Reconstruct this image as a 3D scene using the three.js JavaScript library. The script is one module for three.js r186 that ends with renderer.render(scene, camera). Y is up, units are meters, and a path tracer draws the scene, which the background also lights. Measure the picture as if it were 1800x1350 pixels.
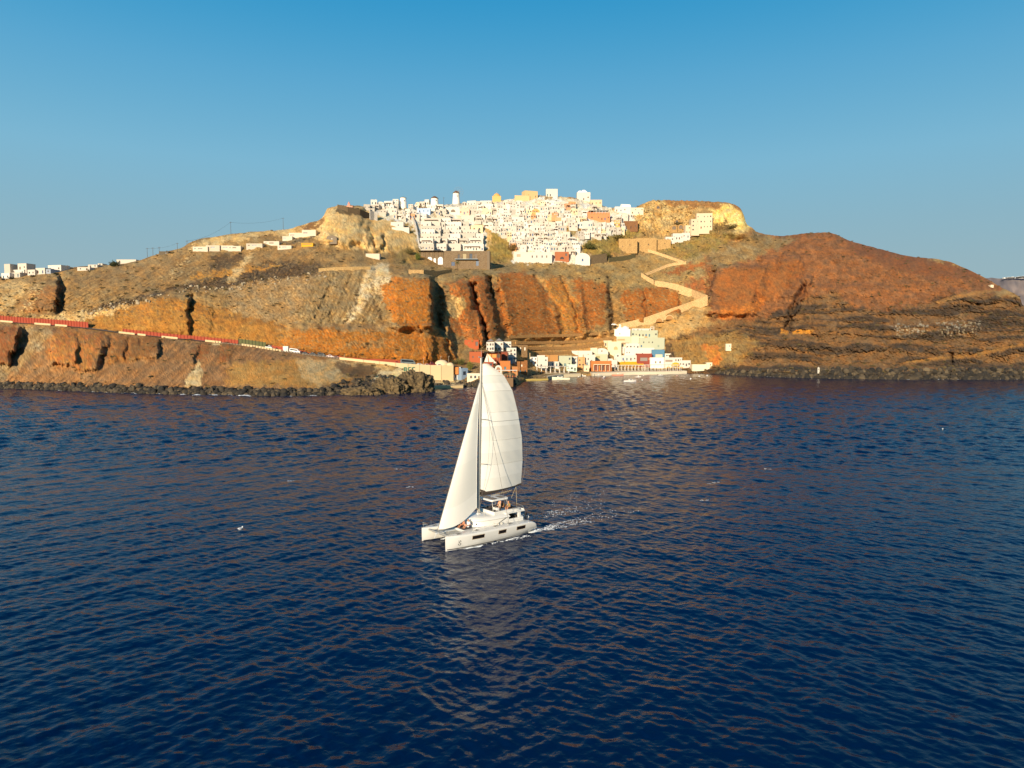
import * as THREE from 'three';
import { mergeGeometries, mergeVertices, toCreasedNormals } from 'three/addons/utils/BufferGeometryUtils.js';
import { RoundedBoxGeometry } from 'three/addons/geometries/RoundedBoxGeometry.js';
import { MarchingCubes } from 'three/addons/objects/MarchingCubes.js';
import { FontLoader } from 'three/addons/loaders/FontLoader.js';
import { TextGeometry } from 'three/addons/geometries/TextGeometry.js';
import { createNoise2D, createNoise3D } from 'simplex-noise';

// ---------------------------------------------------------------- camera, sky, sun, exposure
const scene = new THREE.Scene();
const EYE = 25, TILT = Math.atan(75 / 1250), FOCAL = 1250;     // metres above the sea, tilt, focal length in photo pixels (1800 wide)
const camera = new THREE.PerspectiveCamera(2 * Math.atan(675 / FOCAL) * 180 / Math.PI, 4 / 3, 0.5, 30000);
camera.position.set(0, EYE, 0);
camera.rotation.x = -TILT;
const renderer = new THREE.WebGLRenderer({ antialias: true });
renderer.toneMapping = THREE.LinearToneMapping;
const EXPOSURE = 1.35;
renderer.toneMappingExposure = EXPOSURE;
renderer.shadowMap.enabled = true;
const SUN_DIR = new THREE.Vector3(-0.35, 0.27, 0.90).normalize();
const sun = new THREE.DirectionalLight(new THREE.Color().setRGB(1, 0.86, 0.66), 4.9);
sun.position.copy(SUN_DIR).multiplyScalar(900).add(new THREE.Vector3(0, 60, -450));
sun.target.position.set(0, 60, -450);
sun.castShadow = true;
sun.shadow.mapSize.set(4096, 4096);
Object.assign(sun.shadow.camera, { left: -600, right: 600, top: 400, bottom: -400, near: 10, far: 2400 });
scene.add(sun, sun.target);

const lin = v => { v /= 255; return v <= 0.04045 ? v / 12.92 : ((v + 0.055) / 1.055) ** 2.4; };
const smooth = (a, b, x) => { const t = Math.min(1, Math.max(0, (x - a) / (b - a))); return t * t * (3 - 2 * t); };
const lerp = (a, b, t) => a + (b - a) * t;
const clamp = (x, a, b) => Math.min(b, Math.max(a, x));
{ // clear evening sky: deep blue overhead, pale and slightly grey towards the horizon
  const stops = [[-90, 96, 116, 128], [-4, 150, 172, 180], [0, 160, 180, 184], [5.5, 149, 180, 191], [8.5, 140, 180, 197], [13.3, 125, 182, 210], [19.3, 92, 167, 208], [25, 54, 151, 202], [34, 28, 118, 178], [50, 14, 78, 136], [90, 8, 52, 100]];
  const w = 512, h = 512, data = new Float32Array(w * h * 4);
  for (let j = 0; j < h; j++) {
    const e = ((j + 0.5) / h - 0.5) * 180;
    let k = 0; while (k < stops.length - 2 && e > stops[k + 1][0]) k++;
    const t = clamp((e - stops[k][0]) / (stops[k + 1][0] - stops[k][0]), 0, 1);
    const c = [1, 2, 3].map(n => lin(lerp(stops[k][n], stops[k + 1][n], t)) / EXPOSURE);
    for (let i = 0; i < w; i++) data.set([...c, 1], (j * w + i) * 4);
  }
  const sky = new THREE.DataTexture(data, w, h, THREE.RGBAFormat, THREE.FloatType);
  sky.mapping = THREE.EquirectangularReflectionMapping;
  sky.magFilter = THREE.LinearFilter;
  sky.needsUpdate = true;
  scene.background = sky;
  scene.environment = sky;
}

// ---------------------------------------------------------------- helpers
function rngOf(seed) { return () => { seed |= 0; seed = seed + 0x6D2B79F5 | 0; let t = Math.imul(seed ^ seed >>> 15, 1 | seed); t = t + Math.imul(t ^ t >>> 7, 61 | t) ^ t; return ((t ^ t >>> 14) >>> 0) / 4294967296; }; }
const noise2 = createNoise2D(rngOf(11)), noise3 = createNoise3D(rngOf(12));
const fbm2 = (x, y, o = 4) => { let a = 0, w = 0.5, n = 0; for (let i = 0; i < o; i++) { a += w * noise2(x, y); n += w; x = x * 2.03 + 17.1; y = y * 2.03 - 9.7; w *= 0.5; } return a / n; };
const fbm3 = (x, y, z, o = 4) => { let a = 0, w = 0.5, n = 0; for (let i = 0; i < o; i++) { a += w * noise3(x, y, z); n += w; x = x * 2.03 + 17.1; y = y * 2.03 - 9.7; z = z * 2.03 + 3.3; w *= 0.5; } return a / n; };
const cosT = Math.cos(TILT), sinT = Math.sin(TILT);
// survey helpers: a bearing and elevation read off the photograph, at a distance into the scene, as a point in metres
function at(px, py, depth) { const b = (675 - py) / FOCAL, k = depth / (cosT + b * sinT); return new THREE.Vector3((px - 900) / FOCAL * k, EYE + (b * cosT - sinT) * k, -depth); }
function onSea(px, py, y = 0) { const b = (675 - py) / FOCAL, k = (EYE - y) / (sinT - b * cosT); return at(px, py, k * (cosT + b * sinT)); }
function project(x, y, depth) { const t = (y - EYE) / depth, b = (t * cosT + sinT) / (cosT - t * sinT); return [900 + FOCAL * x / depth * (cosT + b * sinT), 675 - FOCAL * b]; }
const used = new Map();
function numbered(name) { const n = used.get(name) ?? 0; used.set(name, n + 1); return n ? `${name}_${String(n).padStart(3, '0')}` : name; }
function tag(o, label, category, group) { o.userData.label = label; o.userData.category = category; if (group) o.userData.group = group; return o; }
function mesh(name, geometry, material, parent = scene) {
  const m = new THREE.Mesh(geometry, material);
  m.name = parent === scene ? numbered(name) : name; m.castShadow = m.receiveShadow = true; parent.add(m); return m;
}
function thing(name, label, category, position = [0, 0, 0], turn = 0, group) {
  const o = new THREE.Group(); o.name = numbered(name); scene.add(o);
  if (position.isVector3) o.position.copy(position); else o.position.set(...position);
  o.rotation.y = turn; return tag(o, label, category, group);
}
function structure(o) { o.userData.kind = 'structure'; return o; }
function stuff(o, label, category) { o.userData.kind = 'stuff'; return tag(o, label, category); }
const clean = g => { g = g.index ? g.toNonIndexed() : g; for (const k of Object.keys(g.attributes)) if (!['position', 'normal', 'uv'].includes(k)) g.deleteAttribute(k); g.clearGroups(); return g; };
const join = list => mergeGeometries(list.map(clean));
const moved = (g, x, y, z, rx = 0, ry = 0, rz = 0) => g.applyMatrix4(new THREE.Matrix4().makeRotationFromEuler(new THREE.Euler(rx, ry, rz))).translate(x, y, z);
const box = (w, h, d, x = 0, y = 0, z = 0, ry = 0) => moved(new THREE.BoxGeometry(w, h, d), x, y, z, 0, ry, 0);
const rbox = (w, h, d, x = 0, y = 0, z = 0, r = 0.05, s = 2) => new RoundedBoxGeometry(w, h, d, s, r).translate(x, y, z);
const cyl = (r0, r1, h, x = 0, y = 0, z = 0, n = 12) => new THREE.CylinderGeometry(r1, r0, h, n).translate(x, y, z);
function rod(a, b, r, r2 = r, n = 6) { // a round bar from a to b
  a = a.isVector3 ? a : new THREE.Vector3(...a); b = b.isVector3 ? b : new THREE.Vector3(...b);
  const d = b.clone().sub(a), g = new THREE.CylinderGeometry(r2, r, d.length(), n);
  g.applyQuaternion(new THREE.Quaternion().setFromUnitVectors(new THREE.Vector3(0, 1, 0), d.clone().normalize()));
  return g.translate((a.x + b.x) / 2, (a.y + b.y) / 2, (a.z + b.z) / 2);
}
function rope(points, r, n = 5, seg = 24) { return new THREE.TubeGeometry(new THREE.CatmullRomCurve3(points.map(p => p.isVector3 ? p : new THREE.Vector3(...p))), seg, r, n); }
const hex = c => new THREE.Color(c);
const albedo = (r, g, b) => new THREE.Color().setRGB(lin(r), lin(g), lin(b));
// computed textures
function grainTexture(size, f, srgb = false) {
  const d = new Uint8Array(size * size * 4);
  for (let j = 0; j < size; j++) for (let i = 0; i < size; i++) { const v = f(i / size, j / size), k = (j * size + i) * 4; if (Array.isArray(v)) { d[k] = v[0]; d[k + 1] = v[1]; d[k + 2] = v[2]; } else d[k] = d[k + 1] = d[k + 2] = clamp(v * 255, 0, 255); d[k + 3] = 255; }
  const t = new THREE.DataTexture(d, size, size); t.wrapS = t.wrapT = THREE.RepeatWrapping; t.magFilter = THREE.LinearFilter; t.minFilter = THREE.LinearMipmapLinearFilter; t.generateMipmaps = true;
  if (srgb) t.colorSpace = THREE.SRGBColorSpace; t.needsUpdate = true; return t;
}
const torus3 = (u, v, f, seed) => { const a = u * 2 * Math.PI, b = v * 2 * Math.PI, r = f / (2 * Math.PI); return noise3(Math.cos(a) * r + seed, Math.sin(a) * r + Math.cos(b) * r * 1.1, Math.sin(b) * r - seed); };
const roughTex = grainTexture(512, (u, v) => 0.5 + 0.22 * torus3(u, v, 14, 3) + 0.16 * torus3(u, v, 37, 8) + 0.12 * torus3(u, v, 90, 5));
function std(color, roughness = 0.85, extra = {}) { return new THREE.MeshStandardMaterial({ color, roughness, ...extra }); }
// ---------------------------------------------------------------- the headland: survey lines from the waterline to the crest
function pchip(xs, ys) { // monotone cubic through the knots
  const n = xs.length, h = [], d = [], m = [];
  for (let i = 0; i < n - 1; i++) { h[i] = xs[i + 1] - xs[i]; d[i] = (ys[i + 1] - ys[i]) / h[i]; }
  m[0] = d[0]; m[n - 1] = d[n - 2];
  for (let i = 1; i < n - 1; i++) m[i] = d[i - 1] * d[i] <= 0 ? 0 : 3 * (h[i - 1] + h[i]) / ((2 * h[i] + h[i - 1]) / d[i - 1] + (h[i] + 2 * h[i - 1]) / d[i]);
  return x => {
    if (x <= xs[0]) return ys[0]; if (x >= xs[n - 1]) return ys[n - 1];
    let a = 0, b = n - 1; while (b - a > 1) { const c = (a + b) >> 1; if (xs[c] <= x) a = c; else b = c; }
    const t = (x - xs[a]) / h[a], t2 = t * t, t3 = t2 * t;
    return ys[a] * (2 * t3 - 3 * t2 + 1) + m[a] * h[a] * (t3 - 2 * t2 + t) + ys[a + 1] * (3 * t2 - 2 * t3) + m[a + 1] * h[a] * (t3 - t2);
  };
}
// waterline: bearing, elevation
const SHORE = [[-500, 672], [-200, 676], [0, 682], [100, 686], [200, 690], [300, 693], [400, 694], [480, 696], [560, 695], [640, 692], [700, 689], [752, 686], [768, 683], [800, 681], [835, 680], [865, 682], [898, 682], [912, 676], [925, 669], [960, 667], [990, 662], [1060, 659.5], [1100, 658], [1150, 657.5], [1200, 656], [1240, 656], [1265, 657], [1300, 660], [1350, 662], [1400, 664], [1500, 666], [1600, 667], [1700, 667], [1800, 667], [1900, 668], [2000, 672], [2100, 690]];
const LINES = [
  // 1 top of the shore rocks / quay edge
  [[-500, 664, 4], [-200, 667, 5], [0, 671, 5], [100, 674, 5], [200, 677, 6], [300, 680, 6], [400, 682, 6], [480, 683, 6], [560, 683, 6], [610, 668, 26], [640, 659, 42], [700, 661, 46], [752, 663, 48], [768, 664, 44], [800, 664, 36], [820, 666, 24], [840, 668, 10], [865, 669, 5], [898, 668, 3], [912, 670, 2], [925, 665.5, 1], [960, 665.5, 1], [990, 659, 2], [1060, 656.5, 1], [1100, 655, 1], [1150, 654, 1], [1200, 652.5, 1], [1240, 652.5, 1], [1265, 652, 3], [1300, 651, 5], [1350, 649, 6], [1400, 649, 6], [1500, 648, 7], [1600, 649, 7], [1700, 648, 7], [1800, 650, 7], [1900, 656, 6], [2000, 666, 4], [2100, 692, 3]],
  // 2 outer edge of the road, back of the quay, shore path
  [[-500, 536, 540], [-200, 548, 480], [0, 566, 440], [143, 577, 428], [211, 586, 421], [277, 593, 416], [420, 607, 407], [506, 620, 402], [594, 631, 399], [695, 641, 402], [752, 645, 408], [795, 646, 414], [820, 650, 424], [850, 647, 434], [890, 649, 446], [905, 652, 458], [920, 655.5, 480], [940, 655, 500], [1000, 650.5, 535], [1060, 649, 556], [1100, 648, 570], [1200, 646, 575], [1240, 647, 562], [1290, 645, 545], [1350, 642, 520], [1430, 642, 506], [1500, 641, 495], [1600, 642, 490], [1700, 640, 488], [1800, 640, 488], [1900, 645, 490], [2000, 661, 490], [2100, 694, 360]],
  // 3 foot of the cliff
  [[-500, 535.5, 550], [-200, 547, 490], [0, 565, 449], [143, 576, 437], [211, 585, 430], [277, 592, 425], [420, 606, 416], [506, 619, 411], [594, 630, 408], [695, 640, 411], [752, 643, 420], [775, 641, 428], [800, 637, 440], [825, 626, 455], [860, 601, 482], [885, 593, 512], [900, 590, 530], [950, 589, 562], [1000, 588, 582], [1060, 584, 598], [1100, 575, 608], [1150, 577, 606], [1200, 582, 592], [1250, 591, 572], [1300, 597, 556], [1350, 600, 545], [1400, 602, 532], [1460, 605, 521], [1500, 606, 515], [1600, 608, 508], [1700, 605, 503], [1760, 603, 502], [1800, 602, 502], [1900, 616, 502], [2000, 652, 500], [2100, 696, 370]],
  // 4 ledge above the lower cliff
  [[-500, 528, 570], [-200, 535, 510], [0, 537, 464], [100, 548, 455], [200, 535, 452], [300, 524, 452], [400, 530, 452], [500, 560, 435], [560, 570, 425], [600, 575, 425], [660, 577, 430], [720, 577, 440], [755, 577, 447], [775, 583, 455], [800, 588, 466], [850, 570, 500], [900, 545, 555], [950, 545, 584], [1000, 545, 602], [1060, 540, 616], [1100, 540, 628], [1150, 535, 632], [1200, 540, 622], [1250, 535, 613], [1300, 540, 595], [1350, 540, 584], [1400, 545, 570], [1460, 548, 560], [1500, 550, 553], [1600, 560, 540], [1700, 566, 530], [1760, 571, 525], [1800, 574, 522], [1900, 602, 512], [2000, 646, 506], [2100, 698, 380]],
  // 5 rim of the upper cliff
  [[-500, 524, 590], [-200, 524, 530], [0, 515, 484], [100, 510, 480], [200, 505, 477], [300, 500, 478], [400, 496, 488], [500, 482, 500], [560, 472, 508], [600, 476, 505], [660, 490, 492], [720, 490, 492], [755, 491, 497], [775, 493, 506], [800, 488, 522], [850, 483, 560], [900, 482, 608], [1000, 485, 632], [1060, 490, 645], [1100, 490, 655], [1150, 486, 663], [1200, 481, 663], [1250, 471, 655], [1300, 461, 648], [1350, 461, 638], [1400, 466, 624], [1460, 471, 608], [1500, 480, 600], [1600, 502, 580], [1700, 524, 558], [1760, 546, 543], [1800, 558, 535], [1900, 592, 522], [2000, 641, 512], [2100, 700, 390]],
  // 6 terrace below the town
  [[-500, 521, 610], [-200, 516, 550], [0, 497, 514], [100, 490, 507], [200, 485, 506], [300, 470, 514], [400, 456, 535], [500, 442, 548], [560, 430, 557], [600, 432, 562], [660, 452, 560], [720, 462, 575], [755, 466, 586], [775, 468, 600], [800, 469, 612], [850, 467, 622], [900, 464, 645], [1000, 462, 655], [1060, 459, 667], [1100, 452, 690], [1150, 442, 708], [1200, 431, 712], [1250, 421, 707], [1300, 416, 692], [1350, 431, 672], [1400, 431, 662], [1460, 431, 650], [1500, 441, 640], [1600, 467, 615], [1700, 492, 585], [1760, 518, 565], [1800, 545, 548], [1900, 588, 530], [2000, 636, 518], [2100, 702, 400]],
  // 7 crest
  [[-500, 518, 640], [-200, 503, 600], [0, 488, 560], [60, 479, 562], [130, 471, 570], [200, 467, 580], [240, 461, 584], [280, 447, 588], [320, 437, 592], [335, 428, 598], [380, 418, 615], [440, 409, 628], [500, 405, 640], [545, 393, 650], [568, 385, 655], [576, 370, 655], [592, 363, 658], [650, 365, 685], [700, 367, 700], [750, 364, 722], [800, 359, 735], [850, 357, 740], [900, 350, 745], [950, 344, 750], [1000, 347, 752], [1040, 356, 752], [1080, 366, 752], [1110, 367, 753], [1130, 359, 756], [1150, 352, 760], [1200, 353, 768], [1250, 355, 762], [1280, 360, 755], [1301, 370, 748], [1307, 382, 744], [1313, 400, 738], [1325, 407, 730], [1350, 414, 722], [1380, 416, 714], [1420, 411, 706], [1450, 410, 700], [1466, 412, 698], [1490, 423, 692], [1550, 440, 676], [1600, 452, 662], [1660, 459, 640], [1690, 470, 628], [1730, 488, 606], [1760, 506, 590], [1782, 517, 578], [1793, 524, 570], [1797, 535, 566], [1820, 547, 558], [1900, 584, 540], [2000, 631, 526], [2100, 704, 410]],
];
const lineAt = [];  // per line: depth(s) and height(s), s = sideways over depth
{
  const knots = SHORE.map(([px, py]) => { const p = onSea(px, py); return [p.x / -p.z, -p.z, p.y]; });
  const shoreD = pchip(knots.map(k => k[0]), knots.map(k => k[1]));
  lineAt.push({ d: s => shoreD(s) - 9, y: () => -5 }, { d: shoreD, y: () => 0 });
  LINES.forEach((L, n) => {
    const K = L.map(([px, py, d]) => { if (n === 0) d += shoreD((px - 900) / FOCAL); const p = at(px, py, d); return [p.x / d, d, p.y]; });
    lineAt.push({ d: pchip(K.map(k => k[0]), K.map(k => k[1])), y: pchip(K.map(k => k[0]), K.map(k => k[2])) });
  });
  const c = lineAt[8];
  lineAt.push({ d: s => c.d(s) + 60, y: s => c.y(s) - 6 }, { d: s => c.d(s) + 260, y: s => c.y(s) * 0.55 - 8 }, { d: s => c.d(s) + 520, y: () => -12 });
}
const NL = lineAt.length; // 12 lines; 8 is the crest
function profile(s) { // depth and height along the column at bearing s, by line number
  const D = lineAt.map(l => l.d(s)), Y = lineAt.map(l => l.y(s)), idx = D.map((_, i) => i);
  return [pchip(idx, D), pchip(idx, Y)];
}
// relief: buttresses stand proud of the slope (negative = towards the sea), gullies cut into it
const BLUFFS = [ // left edge, right edge, top, bottom, metres proud, left softness, right softness, lean
  [676, 757, 486, 580, 17, 22, 2.5, 0.05], [480, 786, 573, 648, 9, 60, 4, 0.26], [738, 758, 572, 648, 4, 6, 5, 0.1],
  [790, 826, 496, 606, 9, 14, 2.5, 0.30], [826, 858, 486, 610, 8, 7, 2.5, 0.16], [866, 952, 478, 596, 11, 12, 30, 0.25], [955, 1015, 488, 596, 8, 12, 14, 0.2], [1012, 1068, 478, 590, 9, 10, 7, 0.05],
  [1095, 1134, 508, 566, 7, 8, 4, 0], [1134, 1194, 502, 560, 7, 5, 5, 0], [1256, 1344, 468, 556, 15, 5, 24, -0.2], [1338, 1412, 452, 528, 7, 8, 4, -0.1],
  [1400, 1432, 486, 560, 8, 20, 3, -0.5], [1418, 1540, 500, 590, 5, 8, 30, -0.1],
  [-60, 34, 577, 640, 9, 30, 3, -0.22], [88, 136, 582, 640, 9, 10, 6, -0.05], [136, 188, 586, 650, 7, 6, 12, -0.2], [186, 226, 590, 634, 6, 12, 8, -0.2], [228, 284, 590, 632, 6, 6, 5, -0.2],
  [240, 332, 518, 590, 8, 30, 6, 0.02], [334, 372, 540, 596, 3, 8, 8, 0], [34, 104, 492, 545, 6, 30, 3, -0.1], [360, 480, 560, 612, 4, 20, 20, 0.1], [330, 352, 598, 640, 4, 5, 5, -0.3], [374, 410, 604, 640, 3, 8, 12, -0.2],
  [560, 640, 366, 432, 12, 10, 30, 0.1], [640, 672, 412, 442, 9, 6, 2, 0], [672, 736, 408, 440, 6, 10, 10, 0], [1210, 1258, 362, 412, 5, 10, 10, 0], [1258, 1316, 352, 420, 14, 20, 10, 0.2], [330, 470, 412, 436, 6, 10, 20, 0],
  [1290, 1352, 604, 628, 4, 20, 3, 0], [1352, 1470, 590, 612, 4, 10, 10, 0], [1470, 1560, 596, 616, 4, 10, 10, 0], [1640, 1720, 566, 588, 5, 10, 4, 0], [1550, 1640, 566, 590, 5, 6, 6, 0], [1660, 1792, 512, 536, 5, 20, 4, 0.1], [1330, 1346, 598, 616, 4, 4, 3, 0], [1425, 1470, 560, 590, 5, 6, 4, 0.1],
];
const GULLIES = [ // polyline, half width, metres deep
  [[[766, 490], [769, 520], [769, 560], [774, 580]], 8, 12], [[[786, 600], [795, 625], [799, 645]], 4, 6], [[[830, 498], [838, 540], [848, 562], [856, 600]], 4.5, 16], [[[860, 488], [863, 522]], 3.5, 12],
  [[[108, 488], [110, 520], [104, 545]], 7, 9], [[[48, 572], [40, 600], [24, 632]], 7, 10], [[[196, 588], [196, 606], [176, 640]], 6, 6], [[[288, 590], [280, 612]], 4, 6], [[[248, 590], [248, 604]], 4, 4], [[[336, 518], [333, 545]], 4, 5],
  [[[1254, 478], [1246, 515], [1250, 540]], 3, 6], [[[1414, 504], [1402, 526], [1392, 545], [1384, 578]], 5, 16], [[[1410, 452], [1404, 490]], 2.5, 4], [[[1370, 452], [1366, 480]], 3, 4], [[[1330, 520], [1340, 535]], 3, 4],
  [[[940, 488], [985, 545], [990, 600]], 5, 4], [[[990, 490], [1012, 545], [1020, 585]], 4, 5], [[[1075, 520], [1080, 570]], 8, 6], [[[1134, 508], [1133, 560]], 2.5, 4],
  [[[716, 462], [722, 478]], 4, 5], [[[640, 480], [626, 540], [600, 580]], 4, 2.5], [[[660, 470], [655, 520], [680, 570]], 4, 2.5], [[[590, 480], [570, 530], [548, 565]], 4, 2.5], [[[620, 475], [604, 520], [580, 560]], 3.5, 2.2],
  [[[655, 412], [658, 436]], 2.5, 6], [[[1385, 500], [1395, 470]], 3, 3], [[[1346, 606], [1350, 625]], 3, 5], [[[1335, 560], [1342, 572]], 3, 5], [[[1560, 545], [1572, 568]], 4, 5], [[[1672, 620], [1674, 640]], 3, 6], [[[1520, 490], [1640, 520]], 6, 2], [[[744, 600], [758, 640]], 2, 3],
];
function segDist(px, py, pts) { let best = 1e9; for (let i = 0; i < pts.length - 1; i++) { const [ax, ay] = pts[i], [bx, by] = pts[i + 1], dx = bx - ax, dy = by - ay, t = clamp(((px - ax) * dx + (py - ay) * dy) / (dx * dx + dy * dy), 0, 1), ex = px - ax - t * dx, ey = py - ay - t * dy, e = ex * ex + ey * ey; if (e < best) best = e; } return Math.sqrt(best); }
for (const g of GULLIES) g.box = [Math.min(...g[0].map(p => p[0])), Math.min(...g[0].map(p => p[1])), Math.max(...g[0].map(p => p[0])), Math.max(...g[0].map(p => p[1]))];
function relief(x, y) {
  let o = 0;
  const wx = x + 3.5 * noise2(x * 0.05, y * 0.06) + 1.4 * noise2(x * 0.2, y * 0.16 + 40), wy = y + 3.5 * noise2(x * 0.04 + 9, y * 0.05);
  for (const [a, b, t, u, amp, sl, sr, lean] of BLUFFS) {
    if (y < t - 12 || y > u + 12) continue;
    const sx = wx - lean * (y - t);
    if (sx < a - sl || sx > b + sr) continue;
    const hump = smooth(a - sl * 0.4, a + sl, sx) * (1 - smooth(b - sr * 0.6, b + sr * 0.6, sx));
    o -= amp * hump * smooth(t - 6, t + 8, wy) * (1 - smooth(u - 7, u + 5, wy));
  }
  for (const g of GULLIES) {
    const w = g[1] * 2.5;
    if (x < g.box[0] - w || x > g.box[2] + w || y < g.box[1] - w || y > g.box[3] + w) continue;
    const e = segDist(wx, wy, g[0]) / g[1]; o += g[2] * Math.exp(-e * e);
  }
  return o;
}
// geology: outlines of rock and soil, in survey bearings; colours are what the dry surface is
const Z = [];
const zone = (c, c2, p, o = {}) => Z.push({ c: c.map(lin), c2: c2.map(lin), p, soft: 8, warp: 8, flute: 0, rough: 1, strata: 0, streak: null, mix: 0.7, speck: 0.3, patch: 0, ...o, box: [Math.min(...p.map(q => q[0])), Math.min(...p.map(q => q[1])), Math.max(...p.map(q => q[0])), Math.max(...p.map(q => q[1]))] });
const TAN = [188, 148, 88], TAN2 = [124, 96, 54], ORANGE = [170, 105, 32], ORANGE2 = [142, 88, 36], PUMICE = [222, 186, 122], PUMICE2 = [196, 156, 96], LAVA = [74, 60, 44], LAVA2 = [112, 86, 52], OCHRE = [176, 122, 48], OCHRE2 = [150, 100, 42], CREAM = [226, 198, 146], RUST = [164, 84, 40], BROWN = [154, 98, 52], BROWN2 = [122, 79, 44], DARK = [92, 70, 42], SCREE = [180, 128, 74], SCREE2 = [112, 80, 46], GREEN = [132, 112, 50], GREEN2 = [164, 132, 66];
zone(SCREE, SCREE2, [[-600, 580], [0, 568], [140, 576], [420, 606], [600, 634], [640, 690], [0, 690], [-600, 690]], { streak: [-0.72, 0.7], mix: 0.7 });                // slopes under the road
zone([190, 156, 104], [120, 96, 60], [[20, 574], [90, 578], [84, 600], [20, 660], [-40, 690], [-60, 640]], { streak: [-0.72, 0.8] });
zone(ORANGE2, [150, 86, 44], [[-80, 578], [36, 574], [34, 600], [22, 640], [0, 640], [-60, 660]], { flute: 0.50, rough: 0.5 });
zone(OCHRE, [176, 100, 48], [[92, 580], [138, 582], [184, 588], [180, 612], [160, 640], [142, 656], [128, 640], [98, 642], [80, 622]], { flute: 0.50, rough: 0.5 });
zone(OCHRE2, ORANGE2, [[192, 592], [226, 594], [284, 592], [276, 614], [246, 632], [190, 640], [184, 622]], { flute: 0.50, rough: 0.5 });
zone([164, 88, 34], OCHRE2, [[344, 606], [368, 604], [366, 618], [352, 640], [342, 632]], { flute: 0.50, rough: 0.5 });
zone([160, 90, 36], OCHRE2, [[386, 608], [410, 608], [404, 632], [380, 642]], { flute: 0.50, rough: 0.5 });
zone([222, 190, 132], [200, 164, 108], [[350, 632], [340, 650], [324, 670], [326, 680], [352, 680], [356, 650]], { soft: 2, warp: 3, speck: 0.05 });
zone([220, 186, 128], CREAM, [[378, 598], [392, 600], [388, 608], [374, 606]], { soft: 2, warp: 2 });
zone(OCHRE, [186, 140, 72], [[400, 640], [520, 630], [640, 648], [650, 664], [560, 682], [400, 676]], { streak: [0, 0.5] });
zone([204, 172, 116], [188, 150, 94], [[520, 632], [600, 632], [690, 640], [680, 660], [600, 664], [560, 682], [530, 660]], { speck: 0.2 });
zone([128, 94, 56], LAVA2, [[590, 640], [660, 640], [664, 656], [640, 668], [600, 660]], { rough: 2 });
zone([216, 184, 130], CREAM, [[664, 650], [800, 652], [812, 690], [752, 690], [660, 668]], { rough: 0.2, speck: 0.05, soft: 3 });
zone(OCHRE, OCHRE2, [[130, 578], [150, 555], [220, 540], [290, 522], [340, 530], [400, 545], [470, 562], [540, 590], [520, 616], [420, 602], [280, 590]], { flute: 0.30, rough: 0.5, speck: 0.15 });
zone([176, 136, 80], TAN2, [[-600, 520], [0, 500], [100, 490], [240, 470], [300, 450], [420, 440], [560, 430], [590, 470], [430, 500], [260, 525], [120, 560], [-600, 570]], { streak: [-0.55, 0.5] });
zone([214, 178, 116], [186, 148, 92], [[40, 560], [110, 548], [160, 548], [230, 534], [215, 546], [160, 562], [110, 574]], { soft: 3 });
zone([206, 172, 112], TAN, [[-40, 500], [30, 494], [60, 500], [20, 540], [-40, 560]], {});
zone([148, 104, 60], [164, 112, 58], [[28, 548], [60, 508], [108, 500], [104, 545], [60, 552]], {});
zone(DARK, [84, 64, 42], [[150, 548], [190, 530], [252, 520], [300, 505], [360, 492], [420, 478], [460, 464], [500, 458], [560, 464], [586, 472], [560, 488], [500, 492], [440, 500], [380, 508], [320, 508], [260, 526], [190, 542]], { rough: 2.6, speck: 0.5, warp: 7 });
zone([98, 76, 46], DARK, [[372, 448], [434, 446], [430, 464], [372, 476]], { rough: 1.5 });
zone([192, 136, 58], OCHRE, [[330, 486], [400, 474], [492, 464], [492, 470], [400, 484], [334, 494]], { soft: 3 });
zone([150, 116, 70], [184, 148, 96], [[400, 505], [480, 492], [580, 478], [560, 520], [520, 570], [440, 560], [400, 540]], { streak: [-0.5, 0.6] });
zone([206, 172, 116], TAN, [[434, 446], [448, 446], [412, 496], [396, 496]], { soft: 4, warp: 5 }); zone([204, 170, 112], TAN, [[60, 500], [84, 492], [60, 540], [24, 560]], { soft: 5, patch: 0.5 }); zone([208, 176, 120], TAN, [[300, 470], [330, 446], [350, 446], [300, 490]], { soft: 5, patch: 0.6 }); zone([198, 164, 108], TAN, [[470, 520], [560, 490], [540, 510], [450, 548]], { soft: 6, patch: 0.6 });
zone([176, 144, 92], [134, 108, 66], [[570, 472], [670, 462], [694, 500], [690, 540], [650, 575], [560, 572], [520, 560], [545, 510]], { streak: [-1.15, 1], mix: 0.9, rough: 1.6 });
zone(CREAM, [202, 168, 116], [[644, 470], [682, 462], [684, 500], [672, 510], [690, 534], [682, 536], [660, 510], [640, 540], [610, 575], [600, 570], [624, 530], [636, 496]], { streak: [-1.15, 0.6], soft: 4, warp: 6 });
zone([176, 108, 30], [156, 98, 34], [[482, 604], [520, 584], [570, 574], [640, 580], [720, 578], [770, 580], [792, 606], [800, 646], [700, 640], [590, 630], [500, 618]], { flute: 0.40, rough: 0.5, speck: 0.12 });
zone([170, 134, 82], [150, 116, 70], [[560, 572], [640, 568], [720, 578], [760, 582], [740, 590], [724, 580], [640, 584], [600, 582]], { soft: 4 });
zone([158, 126, 76], ORANGE2, [[600, 606], [680, 594], [700, 598], [650, 612]], { soft: 4 });
zone([186, 112, 26], [174, 104, 30], [[668, 500], [690, 492], [748, 494], [758, 500], [760, 578], [700, 578], [690, 558], [674, 530]], { flute: 0.65, rough: 0.5, speck: 0.12, soft: 4 });
zone(ORANGE2, [198, 112, 42], [[786, 500], [812, 492], [850, 484], [862, 500], [864, 560], [862, 608], [830, 600], [796, 586], [786, 560]], { flute: 0.70, rough: 0.5, speck: 0.2 });
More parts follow.
